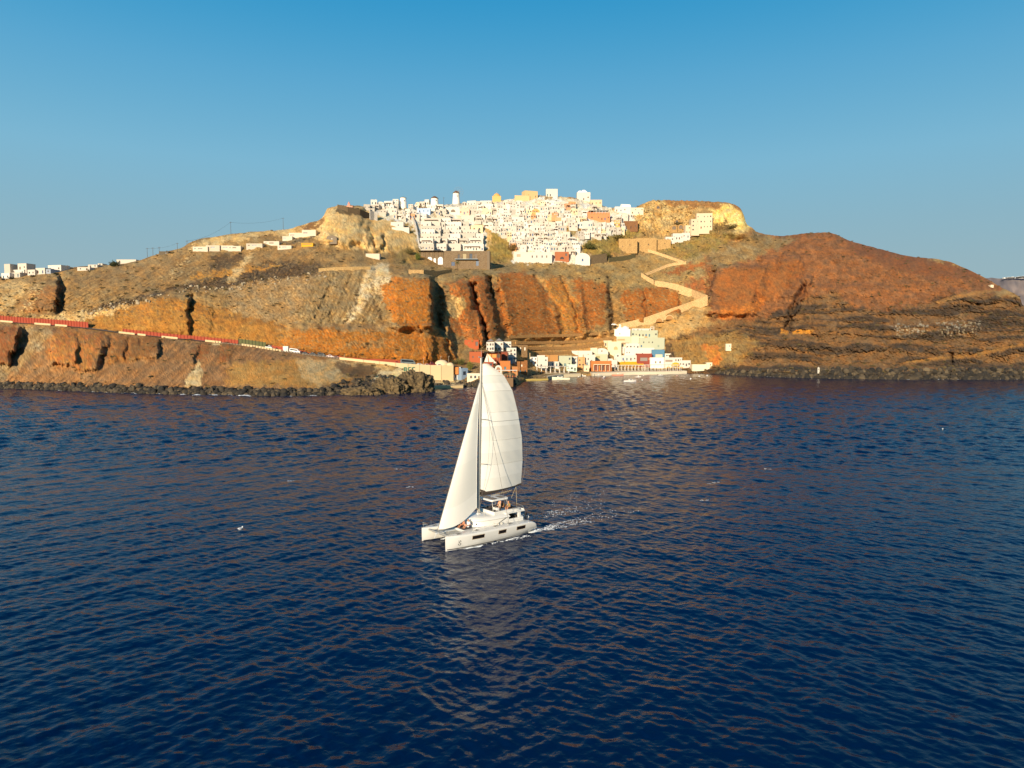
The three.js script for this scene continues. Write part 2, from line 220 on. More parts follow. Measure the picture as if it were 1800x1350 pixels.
zone([206, 170, 104], [188, 148, 88], [[786, 512], [800, 522], [818, 526], [818, 540], [806, 560], [786, 556]], { soft: 2, warp: 3, speck: 0.08 });
zone([160, 108, 56], TAN2, [[758, 494], [778, 506], [786, 520], [787, 556], [778, 580], [758, 574]], { rough: 1.5 });
zone([178, 102, 28], ORANGE2, [[872, 492], [898, 476], [928, 476], [950, 500], [984, 560], [1000, 590], [900, 592], [862, 590], [858, 556]], { flute: 0.35, rough: 0.5, speck: 0.14 });
zone([168, 98, 32], OCHRE, [[958, 492], [988, 484], [1012, 530], [1036, 582], [988, 590], [975, 545]], { flute: 0.35, rough: 0.5 });
zone([166, 94, 30], ORANGE2, [[1008, 492], [1056, 474], [1070, 520], [1066, 568], [1030, 582], [1014, 530]], { flute: 0.40, rough: 0.5 });
zone([172, 98, 28], ORANGE2, [[1094, 512], [1160, 502], [1196, 515], [1194, 548], [1140, 562], [1098, 568]], { flute: 0.45, rough: 0.5, soft: 3 });
zone([168, 128, 74], TAN2, [[1066, 510], [1092, 505], [1094, 570], [1064, 582]], {});
zone([172, 130, 78], TAN2, [[480, 500], [700, 486], [860, 484], [1000, 486], [1200, 490], [1210, 590], [900, 600], [800, 620], [480, 630]], { patch: 0.95, warp: 14, mix: 0.9 });
zone([150, 112, 66], TAN2, [[-60, 578], [140, 580], [420, 606], [420, 640], [140, 660], [-60, 660]], { patch: 1.0, warp: 14, mix: 0.9 });
zone([148, 116, 70], [110, 84, 50], [[-60, 500], [240, 476], [560, 430], [640, 470], [560, 560], [300, 560], [-60, 565]], { patch: 1.05, warp: 14, mix: 1 });
zone([112, 82, 48], [148, 104, 60], [[1250, 470], [1400, 415], [1600, 450], [1750, 500], [1560, 550], [1300, 560]], { patch: 1.1, warp: 16, mix: 1 });
zone([198, 150, 84], [184, 132, 70], [[888, 594], [1000, 590], [1086, 584], [1080, 600], [1040, 625], [960, 640], [905, 635], [880, 610]], { rough: 0.5, speck: 0.3 });
zone([188, 146, 84], TAN, [[1096, 575], [1180, 562], [1250, 530], [1262, 545], [1210, 590], [1170, 600], [1100, 600]], {});
zone([168, 136, 82], [138, 112, 66], [[720, 462], [800, 470], [900, 464], [1040, 462], [1100, 460], [1160, 440], [1210, 430], [1280, 440], [1250, 470], [1180, 500], [1110, 512], [1060, 500], [1000, 488], [900, 478], [850, 488], [780, 494], [700, 490]], { speck: 0.5 });
zone([150, 86, 36], BROWN, [[1168, 480], [1214, 464], [1256, 460], [1258, 468], [1212, 474], [1174, 486]], { soft: 3 });
zone([180, 96, 42], TAN2, [[1200, 495], [1236, 488], [1246, 515], [1222, 512]], {});
zone(BROWN, BROWN2, [[1240, 440], [1330, 410], [1450, 404], [1600, 448], [1720, 478], [1768, 506], [1720, 530], [1560, 556], [1400, 548], [1300, 568], [1248, 560]], { speck: 0.4, mix: 1, rough: 1.7 });
zone([132, 78, 38], [120, 76, 42], [[1480, 415], [1600, 448], [1700, 470], [1724, 490], [1640, 490], [1560, 470], [1500, 446]], { speck: 0.25 });
zone([156, 128, 82], TAN2, [[1240, 440], [1330, 412], [1400, 420], [1360, 440], [1300, 462], [1254, 480]], { speck: 0.4 });
zone([158, 92, 36], [128, 82, 40], [[1256, 492], [1286, 472], [1340, 470], [1390, 458], [1412, 462], [1404, 496], [1370, 516], [1346, 530], [1304, 556], [1264, 540]], { flute: 0.45, rough: 0.5, speck: 0.15 });
zone([204, 118, 40], ORANGE2, [[1258, 546], [1340, 528], [1336, 550], [1260, 562]], {});
zone([138, 98, 54], [66, 52, 37], [[1170, 600], [1240, 575], [1280, 566], [1330, 562], [1380, 545], [1430, 520], [1470, 512], [1500, 540], [1560, 548], [1640, 530], [1700, 512], [1800, 525], [1900, 580], [2100, 700], [1300, 680], [1250, 665], [1180, 650]], { rough: 2.2, strata: 1, mix: 1, speck: 0.5 });
zone([150, 116, 62], [130, 98, 54], [[1180, 600], [1290, 580], [1340, 600], [1300, 640], [1240, 645], [1185, 640]], { rough: 1.5, strata: 0.5 });
zone([176, 98, 44], OCHRE, [[1230, 606], [1248, 604], [1264, 612], [1268, 640], [1254, 640]], { soft: 3 });
zone([204, 132, 34], OCHRE, [[1372, 578], [1386, 580], [1384, 588], [1372, 586]], { soft: 1.5, warp: 1.5 }); zone([206, 134, 34], OCHRE, [[1392, 582], [1412, 578], [1432, 580], [1428, 586], [1394, 588]], { soft: 1.5, warp: 1.5 });
zone([204, 190, 160], [130, 112, 80], [[1570, 572], [1632, 568], [1634, 588], [1574, 590]], { patch: 0.8, warp: 6 }); zone([204, 190, 160], [130, 112, 80], [[1648, 568], [1724, 562], [1720, 586], [1656, 590]], { patch: 0.8, warp: 6 });
zone([164, 116, 60], [130, 96, 54], [[1642, 530], [1700, 514], [1752, 508], [1748, 514], [1690, 524], [1650, 534]], { soft: 2, warp: 3 });
zone([160, 112, 52], [124, 90, 48], [[1560, 640], [1620, 630], [1700, 622], [1800, 602], [1800, 606], [1720, 626], [1620, 636]], { soft: 2, warp: 2 });
zone([150, 114, 68], [110, 84, 52], [[1270, 642], [1340, 642], [1440, 642], [1600, 644], [1700, 648], [1700, 645], [1600, 640], [1440, 639], [1340, 638], [1270, 638]], { soft: 1.2, warp: 1.5, rough: 0.5, patch: 0.4 });
zone(PUMICE, PUMICE2, [[330, 436], [380, 416], [440, 406], [500, 402], [560, 380], [572, 366], [596, 360], [640, 366], [690, 386], [736, 400], [742, 446], [690, 444], [640, 440], [560, 424], [480, 414], [400, 428], [340, 442]], { speck: 0.12, soft: 4, rough: 0.7 });
zone([108, 90, 60], [92, 76, 50], [[596, 366], [640, 372], [648, 384], [620, 382], [590, 378]], { soft: 2, warp: 3 });
zone([150, 108, 56], [128, 92, 50], [[520, 398], [560, 390], [570, 386], [566, 396], [540, 404]], { soft: 3 });
zone([116, 96, 66], [100, 82, 56], [[492, 424], [556, 412], [562, 418], [500, 432]], { soft: 2 });
zone(GREEN, GREEN2, [[690, 384], [724, 384], [738, 404], [734, 416], [706, 408]], { speck: 0.5 });
zone([140, 108, 60], GREEN2, [[700, 438], [736, 440], [740, 470], [690, 464]], { speck: 0.5 });
zone([232, 222, 202], [206, 186, 150], [[640, 368], [700, 366], [800, 358], [900, 350], [1000, 346], [1046, 356], [1080, 366], [1126, 366], [1120, 400], [1090, 412], [1060, 416], [1030, 430], [1030, 462], [904, 462], [896, 430], [862, 420], [854, 442], [738, 446], [730, 400], [690, 388]], { rough: 0.3, speck: 0.12, mix: 0.8, soft: 3 });
zone(GREEN2, GREEN, [[852, 400], [866, 396], [878, 410], [898, 424], [902, 456], [862, 462], [856, 440]], { speck: 0.4 });
zone([206, 164, 96], PUMICE2, [[852, 396], [864, 400], [868, 420], [862, 440], [852, 430]], { soft: 2 });
zone(GREEN, GREEN2, [[1018, 440], [1030, 418], [1080, 410], [1112, 396], [1128, 412], [1104, 424], [1090, 442], [1040, 450]], { speck: 0.5 });
zone([154, 112, 60], GREEN, [[990, 396], [1020, 398], [1018, 414], [994, 412]], { speck: 0.4 });
zone([206, 170, 106], [170, 134, 80], [[1118, 366], [1132, 356], [1152, 348], [1250, 352], [1216, 376], [1210, 404], [1180, 410], [1110, 404]], { rough: 2.6, speck: 0.8, mix: 1 });
zone([170, 124, 68], [140, 100, 58], [[1150, 346], [1260, 350], [1310, 366], [1306, 378], [1270, 366], [1220, 366], [1170, 358]], { soft: 3, rough: 1.6 });
zone([222, 180, 84], [228, 200, 136], [[1250, 368], [1290, 366], [1308, 380], [1318, 408], [1290, 410], [1250, 396]], { rough: 1.2, speck: 0.05 });
zone([128, 104, 56], [110, 88, 50], [[1246, 404], [1262, 392], [1292, 400], [1296, 408], [1252, 412]], { soft: 2 });
zone([150, 118, 66], GREEN, [[1172, 420], [1216, 408], [1300, 414], [1260, 440], [1210, 455], [1165, 445]], { speck: 0.8, rough: 1.8 });
zone([54, 45, 34], [82, 66, 46], [[-600, 668], [0, 672], [100, 675], [250, 680], [420, 684], [520, 684], [600, 680], [660, 668], [700, 662], [756, 664], [764, 684], [760, 705], [-600, 705]], { rough: 2.5, soft: 2, warp: 4, speck: 0.6 });
zone([54, 46, 36], [92, 74, 50], [[800, 674], [850, 672], [905, 670], [912, 690], [800, 690]], { rough: 2, soft: 2 });
zone([50, 42, 33], [78, 64, 46], [[1262, 654], [1310, 651], [1400, 650], [1500, 649], [1600, 650], [1800, 650], [2000, 665], [2000, 690], [1262, 672]], { rough: 2.5, soft: 2, warp: 4, speck: 0.6 });

function polyDist(x, y, p) { // positive inside
  let inside = false, best = 1e9;
  for (let i = 0, j = p.length - 1; i < p.length; j = i++) {
    const [ax, ay] = p[i], [bx, by] = p[j];
    if ((ay > y) !== (by > y) && x < (bx - ax) * (y - ay) / (by - ay) + ax) inside = !inside;
    const dx = bx - ax, dy = by - ay, t = clamp(((x - ax) * dx + (y - ay) * dy) / (dx * dx + dy * dy), 0, 1), ex = x - ax - t * dx, ey = y - ay - t * dy, e = ex * ex + ey * ey;
    if (e < best) best = e;
  }
  return (inside ? 1 : -1) * Math.sqrt(best);
}
const soil = { c: [0, 0, 0], c2: [0, 0, 0], flute: 0, rough: 1, strata: 0, mix: 0.5, speck: 0.3, sa: 0, sw: 0 };
function geology(x, y) {
  const s = soil; s.c = TAN.map(lin); s.c2 = TAN2.map(lin); s.flute = 0; s.rough = 1; s.strata = 0; s.mix = 0.5; s.speck = 0.3; s.sa = 0; s.sw = 0;
  const n1 = fbm2(x * 0.045, y * 0.06, 3), n2 = fbm2(x * 0.045 + 50, y * 0.06 + 20, 3), f1 = noise2(x * 0.35, y * 0.4), f2 = noise2(x * 0.35 + 8, y * 0.4 + 30);
  for (const z of Z) {
    const m = z.warp * 1.6 + z.soft;
    if (x < z.box[0] - m || x > z.box[2] + m || y < z.box[1] - m || y > z.box[3] + m) continue;
    const e = polyDist(x + z.warp * (n1 * 1.3 + 0.3 * f1), y + z.warp * (n2 + 0.3 * f2), z.p); let k = smooth(-z.soft * 0.5, z.soft * 0.5, e);
    if (k <= 0) continue; if (z.patch) k *= smooth(-0.1, 0.25, fbm2(x * 0.13 + z.p[0][0], y * 0.2, 3) - (z.patch - 0.5) * 0.5); if (k <= 0) continue;
    for (let i = 0; i < 3; i++) { s.c[i] = lerp(s.c[i], z.c[i], k); s.c2[i] = lerp(s.c2[i], z.c2[i], k); }
    for (const q of ['flute', 'rough', 'strata', 'mix', 'speck']) s[q] = lerp(s[q], z[q], k);
    if (z.streak) { if (k > 0.5) s.sa = z.streak[0]; s.sw = lerp(s.sw, z.streak[1], k); } else s.sw *= 1 - k;
  }
  return s;
}
const ledge = (X, Y) => smooth(-0.02, 0.16, fbm2(X * 0.009 + 3, (Y + 1.5 * noise2(X * 0.03, 5)) * 0.13 + 0.3 * noise2(X * 0.02, Y * 0.04), 3) + 0.12 * noise2(X * 0.12, Y * 0.25)); // beds of dark lava standing out as ledges
function roughness3(X, Y, D, cx, cy, g) { // metres towards (-) or away (+)
  let o = g.rough * (1.5 * fbm3(X * 0.045, Y * 0.06, D * 0.045, 4) + 0.6 * noise2(X * 0.35 + 3, Y * 0.42) + 0.4 * noise2(X * 0.9, Y * 0.9 + 7)) + 0.28 * noise2(X * 0.045, Y * 1.1) * (0.4 + g.flute);
  { const r = 1 - Math.abs(noise2(cx * 0.055 + 0.9 * noise2(cx * 0.02, cy * 0.03), cy * 0.014)); o += (0.3 + 0.5 * g.rough) * 1.5 * (r * r * r - 0.3); }        // rills running down the slope
  if (g.flute > 0.02) { const w = 0.5 + 0.5 * noise2(X * 0.02 + 4, Y * 0.03), r = 1 - Math.abs(noise2(X * 0.09 + 0.4 * noise2(X * 0.05, Y * 0.08), Y * 0.02)), q = Math.max(0, 1 - 5 * Math.abs(noise2(X * 0.06 + 0.3 * noise2(X * 0.1, Y * 0.1) + 7, Y * 0.012))); o += g.flute * (1.2 * w * r * r * r + 2.2 * q * w + 0.4 * noise2(X * 0.5, Y * 0.25) - 0.5); }
  if (g.strata > 0.02) { const e = ledge(X, Y), c = 1 - Math.abs(noise2(X * 0.17 + 0.5 * noise2(X * 0.3, Y * 0.3), Y * 0.06)); o += g.strata * (-2.6 * e + e * 3.2 * Math.max(0, c * 4 - 3.1) + 0.8 * fbm3(X * 0.3, Y * 0.5, D * 0.3, 2)); }
  if (g.sw > 0.02) { const ca = Math.cos(g.sa), sa = Math.sin(g.sa), al = cx * ca + cy * sa, ac = -cx * sa + cy * ca; o += g.sw * (1.2 * noise2(al * 0.012, ac * 0.16) + 0.6 * noise2(al * 0.03, ac * 0.4)); }
  return o;
}
const roadBench = (x, v) => lerp(v < 3 ? (1 - smooth(2.6, 3, v)) * (1 - smooth(425, 450, x)) : smooth(4, 4.45, v), 1, smooth(796, 830, x)); // buttresses keep clear of the road
function ground(px, py) { // the point of the land at a bearing and elevation
  const b = (675 - py) / FOCAL, s = (px - 900) / FOCAL / (cosT + b * sinT), [pd, py_] = profile(s), slope = (b * cosT - sinT) / (cosT + b * sinT);
  let lo = 1, hi = 8;
  for (let i = 0; i < 30; i++) { const v = (lo + hi) / 2; if ((py_(v) - EYE) / pd(v) < slope) lo = v; else hi = v; }
  const d0 = pd(lo), d = d0 + relief(px, py) * roadBench(px, lo) * smooth(1, 2, lo) * (1 - smooth(7.6, 8, lo));
  return new THREE.Vector3(s * d, EYE + slope * d0, -d);
}
const COLS = []; for (let p = -500; p < -40; p += 9) COLS.push(p); for (let p = -40; p < 1830; p += 1.55) COLS.push(p); for (let p = 1830; p < 2100; p += 6) COLS.push(p);
const ROWS = []; [[4, 0], [18, 1], [44, 2], [34, 3], [56, 4], [58, 5], [42, 6], [58, 7], [6, 8], [6, 9], [3, 10]].forEach(([n, l]) => { for (let i = 0; i < n; i++) ROWS.push(l + i / n); }); ROWS.push(NL - 1);
const landSpots = []; // places for scrub
{
  const nc = COLS.length, nr = ROWS.length, pos = new Float32Array(nc * nr * 3), col = new Float32Array(nc * nr * 3), uv = new Float32Array(nc * nr * 2), rnd = rngOf(5);
  for (let i = 0; i < nc; i++) {
    const s = (COLS[i] - 900) / FOCAL, [pd, py] = profile(s);
    for (let j = 0; j < nr; j++) {
      const v = ROWS[j]; let d = pd(v), y = py(v); const [cx, cy] = project(s * d, y, d), k = i * nr + j;
      const edge = smooth(0.9, 1.6, v) * (1 - smooth(7.7, 8.2, v)), g = geology(cx, cy);
      if (v <= 8.5) d += relief(cx, cy) * edge * roadBench(cx, v);
      const road = cx < 800 ? 1 - smooth(0.5, 0.9, Math.abs(v - 3.5)) * 1 : 0;   // the road bench stays level
      const X = s * d, q = roughness3(X, y, d, cx, cy, g) * (0.25 + 0.75 * edge) * (1 - 0.9 * road) * (1 - 0.85 * smooth(570, 600, cx) * (1 - smooth(800, 815, cx)) * smooth(1.5, 2, v) * (1 - smooth(3.9, 4.2, v)));
      d += q; y += 0.25 * q * (v < 7.5 ? 1 : 1 - smooth(7.5, 7.9, v) * 0.3) + (v > 7.7 && v < 8.4 ? 0.5 * noise2(X * 0.2, 4) + 0.3 * noise2(X * 0.6, 9) : 0);
      pos.set([s * d, y, -d], k * 3); uv.set([(s * d + d * 0.6) / 9, y / 9], k * 2);
      // colour: patches, grains and pebbles of the soil itself
      let m = clamp(0.5 + g.mix * (0.9 * fbm2(cx * 0.05 + 3, cy * 0.07, 4) + 0.25 * noise2(cx * 0.4, cy * 0.5)), 0, 1);
      if (g.strata > 0.02) m = lerp(m, clamp(0.85 * ledge(X, y) + 0.1 + 0.5 * fbm2(cx * 0.05, cy * 0.09, 3), 0, 1), 0.85 * g.strata);
      if (g.sw > 0.02) { const ca = Math.cos(g.sa), sa = Math.sin(g.sa), al = cx * ca + cy * sa, ac = -cx * sa + cy * ca; m = clamp(lerp(m, 0.5 + 0.6 * noise2(al * 0.012, ac * 0.16) + 0.4 * noise2(al * 0.03, ac * 0.5), g.sw), 0, 1); }
      const grain = 1 + 0.26 * noise2(cx * 1.1, cy * 1.3) + 0.3 * (rnd() - 0.5) + 0.28 * fbm2(cx * 0.11, cy * 0.16, 3) + 0.22 * fbm2(cx * 0.022 + 60, cy * 0.035, 3), dots = g.speck * smooth(0.42, 0.75, noise2(cx * 0.45 + 90, cy * 0.6)) * 0.65;
      const hue = fbm2(cx * 0.03 + 200, cy * 0.05, 3) * 2;
      for (let c = 0; c < 3; c++) col[k * 3 + c] = clamp(lerp(1.14 * lerp(g.c[c], g.c2[c], m) * grain * (1 + [0.10, 0, -0.18][c] * hue), [0.075, 0.06, 0.028][c], dots), 0.005, 0.9);
      if (v > 1.6 && v < 8 && cx > -30 && cx < 1830 && rnd() < 0.12 * g.speck * smooth(-0.4, 0.6, noise2(cx * 0.06, cy * 0.08))) landSpots.push([s * d, y, -d, cx, cy]);
    }
  }
  const index = new Uint32Array((nc - 1) * (nr - 1) * 6); let t = 0;
  for (let i = 0; i < nc - 1; i++) for (let j = 0; j < nr - 1; j++) { const a = i * nr + j, b = a + nr; index[t++] = a; index[t++] = b; index[t++] = a + 1; index[t++] = b; index[t++] = b + 1; index[t++] = a + 1; }
  const g = new THREE.BufferGeometry();
  g.setAttribute('position', new THREE.BufferAttribute(pos, 3)); g.setAttribute('color', new THREE.BufferAttribute(col, 3)); g.setAttribute('uv', new THREE.BufferAttribute(uv, 2)); g.setIndex(new THREE.BufferAttribute(index, 1)); g.computeVertexNormals();
  const m = mesh('headland_hill', g, new THREE.MeshStandardMaterial({ vertexColors: true, roughness: 1, bumpMap: roughTex, bumpScale: 0.5 }));
  structure(tag(m, 'steep volcanic headland of orange, tan and dark brown rock falling to the sea', 'hillside'));
}
// ---------------------------------------------------------------- the sea
const waveRnd = rngOf(77), WAVES = [];
for (let i = 0; i < 90; i++) { const L = 0.8 * Math.pow(13, Math.pow(i / 89, 1.15)), side = i % 2 ? 1 : -1, a = (side > 0 ? 0.72 : -0.6) + (waveRnd() + waveRnd() + waveRnd() - 1.5) * 0.75, k = 2 * Math.PI / L; WAVES.push([k * Math.sin(a), k * Math.cos(a), waveRnd() * 6.283, 0.0029 * L * Math.pow(L / 2.4, -0.6) * (0.5 + waveRnd()), L, side]); } // two trains: one on the left, one on the right, crossing in the middle
function waveHeight(x, z, finest) { let h = 0; const right = smooth(-70, 110, x + 0.25 * z + 30), gust = 1.25 + 2.4 * smooth(100, 220, -z); // the wind is fresher under the cliffs
  for (const [kx, kz, p, A, L, side] of WAVES) { if (L < finest) continue; const w = L < finest * 2 ? (L - finest) / finest : 1; h += A * w * (side > 0 ? Math.sqrt(1 - 0.85 * right) : Math.sqrt(0.15 + 0.85 * right)) * gust * Math.sin(kx * x + kz * z + p); } return h; }
{
  const D = []; for (let py = 1480; py > 640; py -= py > 1000 ? 1.4 : py > 820 ? 1 : py > 720 ? 0.6 : 0.36) D.push(-onSea(900, py).z);
  D.push(1000, 1500, 4000, 12000, 26000);
  const S = []; for (let p = -160; p <= 1960; p += 3) S.push((p - 900) / FOCAL);
  const nc = S.length, nr = D.length, pos = new Float32Array(nc * nr * 3), uv = new Float32Array(nc * nr * 2);
  for (let j = 0; j < nr; j++) { const d = D[j], step = j ? d - D[j - 1] : 0.1, calm = 1 - smooth(600, 1200, d); for (let i = 0; i < nc; i++) { const x = S[i] * d, z = -d, k = j * nc + i; pos.set([x, d > 1500 ? 0 : calm * waveHeight(x, z, Math.max(step * 1.3, d * 0.0045)), z], k * 3); uv.set([x / 26, z / 26], k * 2); } }
  const index = new Uint32Array((nc - 1) * (nr - 1) * 6); let t = 0;
  for (let j = 0; j < nr - 1; j++) for (let i = 0; i < nc - 1; i++) { const a = j * nc + i, b = a + nc; index[t++] = a; index[t++] = a + 1; index[t++] = b; index[t++] = a + 1; index[t++] = b + 1; index[t++] = b; }
  const g = new THREE.BufferGeometry(); g.setAttribute('position', new THREE.BufferAttribute(pos, 3)); g.setAttribute('uv', new THREE.BufferAttribute(uv, 2)); g.setIndex(new THREE.BufferAttribute(index, 1)); g.computeVertexNormals();
  // ripples finer than the mesh: a tile of wind waves
  const n = 1024, h = new Float32Array(n * n), r = rngOf(31); let lo = 1e9, hi = -1e9; const R = [];
  while (R.length < 70) { const a = (R.length % 2 ? 0.6 : -0.5) + (r() + r() + r() - 1.5) * 1.1, L = 0.3 * Math.pow(7, r()), q = 26 / L, kx = Math.round(q * Math.sin(a)), kz = Math.round(q * Math.cos(a)), k = Math.hypot(kx, kz); if (k < 7) continue; R.push([kx, kz, r() * 6.283, 1 / Math.pow(k, 1.05)]); }
  const T = new Float32Array(4096).map((_, i) => { const s = Math.sin(i / 4096 * 2 * Math.PI); return 1 - 2 * Math.pow(Math.abs(Math.sin(i / 4096 * Math.PI)), 0.8) * 0.9 + 0.2 * s; });
  for (const [kx, kz, p, A] of R) for (let j = 0; j < n; j++) { let ph = p / 6.2832 + kz * j / n; for (let i = 0; i < n; i++) { const f = ph + kx * i / n; h[j * n + i] += A * T[((f - Math.floor(f)) * 4096) | 0]; } }
  for (const v of h) { if (v < lo) lo = v; if (v > hi) hi = v; }
  let grad = 0; for (let j = 0; j < n; j += 3) for (let i = 0; i < n - 1; i++) grad += ((h[j * n + i + 1] - h[j * n + i]) / (hi - lo) * n / 26) ** 2;
  const slope = Math.sqrt(grad / (n * Math.ceil(n / 3))) * Math.SQRT2; // of the tile, per metre of relief
  const px = new Uint8Array(n * n * 4); for (let i = 0; i < n * n; i++) { const v = (h[i] - lo) / (hi - lo) * 255; px[i * 4] = px[i * 4 + 1] = px[i * 4 + 2] = v; px[i * 4 + 3] = 255; }
  const tex = new THREE.DataTexture(px, n, n); tex.wrapS = tex.wrapT = THREE.RepeatWrapping; tex.magFilter = THREE.LinearFilter; tex.needsUpdate = true;
  const m = mesh('sea_water', g, new THREE.MeshPhysicalMaterial({ color: new THREE.Color().setRGB(0.0001, 0.0115, 0.050), roughness: 0.15, ior: 1.333, specularIntensity: 0.45, bumpMap: tex, bumpScale: 0.065 / slope }));
  structure(tag(m, 'dark blue sea with short wind ripples', 'sea'));
}
// ---------------------------------------------------------------- the sailing catamaran
const gelcoat = new THREE.MeshPhysicalMaterial({ color: albedo(226, 221, 210), roughness: 0.32, clearcoat: 0.5, clearcoatRoughness: 0.25 });
const deckWhite = std(albedo(204, 204, 198), 0.6), greyTrim = std(albedo(150, 150, 148), 0.5), darkGlass = new THREE.MeshPhysicalMaterial({ color: albedo(34, 30, 28), roughness: 0.08, ior: 1.5 }), darkCloth = std(albedo(70, 60, 50), 0.95), cushion = std(albedo(66, 60, 58), 0.95), alloy = std(albedo(188, 182, 170), 0.35, { metalness: 0.5 }), wire = std(albedo(120, 112, 104), 0.5, { metalness: 0.4 }), antifoul = std(albedo(30, 30, 34), 0.7), ropeMat = std(albedo(208, 186, 140), 0.9), netMat = new THREE.MeshPhysicalMaterial({ color: albedo(206, 196, 170), roughness: 0.95, transmission: 0.35, thickness: 0, side: THREE.DoubleSide }), solar = new THREE.MeshPhysicalMaterial({ color: albedo(24, 26, 44), roughness: 0.15 }), blackPlastic = std(albedo(28, 28, 30), 0.5);
const bowA = onSea(787, 967.3), bowB = onSea(738.3, 953.2), bowMid = bowA.clone().add(bowB).multiplyScalar(0.5), HEAD = Math.atan2(0.634, 0.774);
const boatAt = bowMid.clone().add(new THREE.Vector3(0.774 * 7, 0, -0.634 * 7)); boatAt.y = 0;
const boat = thing('sailing_catamaran', 'white two-hulled sailing yacht under full sail in the foreground', 'catamaran', boatAt, HEAD);
const B = (a, y, z) => new THREE.Vector3(a - 7, y, z);    // metres aft of the bow, up, to port
const SEP = 2.62;
const keyed = (pts) => pchip(pts.map(p => p[0]), pts.map(p => p[1]));
const hullHalf = keyed([[0, 0.07], [0.5, 0.3], [1.5, 0.62], [3, 0.88], [5, 1.02], [8, 1.06], [12, 1.0], [13.3, 0.92], [13.75, 0.78], [13.9, 0.6]]);
const sheer = keyed([[0, 1.72], [3, 1.72], [7, 1.74], [11, 1.7], [12.9, 1.62], [13.4, 1.46], [13.75, 1.1], [13.9, 0.72]]);
const keel = keyed([[0, -0.35], [1, -0.5], [6, -0.6], [11, -0.3], [13, 0.02], [13.9, 0.3]]);
const SECTION = [[0, 0.05], [0.12, 0.4], [0.3, 0.66], [0.5, 0.82], [0.7, 0.93], [0.88, 1.0], [0.955, 1.0], [0.985, 0.96], [1.0, 0.9], [1.012, 0.5], [1.018, 0]];
const flare = (a, v) => lerp(v < 0.45 ? Math.min(1, 0.25 + v * 1.7) : 1, 1, 0.25) * (1 - 0.0 * a);
function hullGeometry(zc) {
  const A = []; for (let i = 0; i <= 70; i++) A.push(13.9 * (i / 70)); const pos = [], idx = [], n = SECTION.length * 2 - 1;
  for (const a of A) for (let k = 0; k < n; k++) { const [v, w] = SECTION[k < SECTION.length ? k : n - 1 - k], sgn = k < SECTION.length ? 1 : -1, bottom = keel(a), top = sheer(a); pos.push(a - 7, bottom + (top - bottom) * v, zc + sgn * w * hullHalf(a) * flare(a, v)); }
  for (let i = 0; i < A.length - 1; i++) for (let k = 0; k < n; k++) { const p = i * n + k, q = i * n + (k + 1) % n, r = p + n, s = q + n; idx.push(p, r, q, q, r, s); }
  const cap = pos.length / 3; for (const e of [0, A.length - 1]) { const a = A[e]; pos.push(a - 7, (keel(a) + sheer(a)) / 2, zc); for (let k = 0; k < n; k++) { const p = e * n + k, q = e * n + (k + 1) % n, c = pos.length / 3 - 1; e ? idx.push(p, c, q) : idx.push(p, q, c); } }
  const g = new THREE.BufferGeometry(); g.setAttribute('position', new THREE.Float32BufferAttribute(pos, 3)); g.setIndex(idx); return toCreasedNormals(g, 0.6);
}
function hullPatch(zc, side, a0, a1, y0, y1, out, na = 8, nv = 3) { // a strip of the topside, a little proud of it
  const pos = [], idx = [], put = (a, y, off) => { const v = (y - keel(a)) / (sheer(a) - keel(a)); let k = 0; while (k < SECTION.length - 2 && v > SECTION[k + 1][0]) k++; const t = (v - SECTION[k][0]) / (SECTION[k + 1][0] - SECTION[k][0]), w = lerp(SECTION[k][1], SECTION[k + 1][1], t); pos.push(a - 7, y, zc + side * (w * hullHalf(a) * flare(a, v) + off)); };
  for (let i = 0; i <= na; i++) for (let j = 0; j <= nv; j++) put(lerp(a0, a1, i / na), lerp(y0, y1, j / nv), out);
  for (let i = 0; i < na; i++) for (let j = 0; j < nv; j++) { const p = i * (nv + 1) + j, r = p + nv + 1; idx.push(p, r, p + 1, p + 1, r, r + 1); }
  const g = new THREE.BufferGeometry(); g.setAttribute('position', new THREE.Float32BufferAttribute(pos, 3)); g.setIndex(idx); g.computeVertexNormals(); return g;
}
const twoSided = m => { const c = m.clone(); c.side = THREE.DoubleSide; return c; };
const glassTwo = twoSided(darkGlass), stripeTwo = twoSided(antifoul), frameTwo = twoSided(std(albedo(168, 140, 104), 0.6));
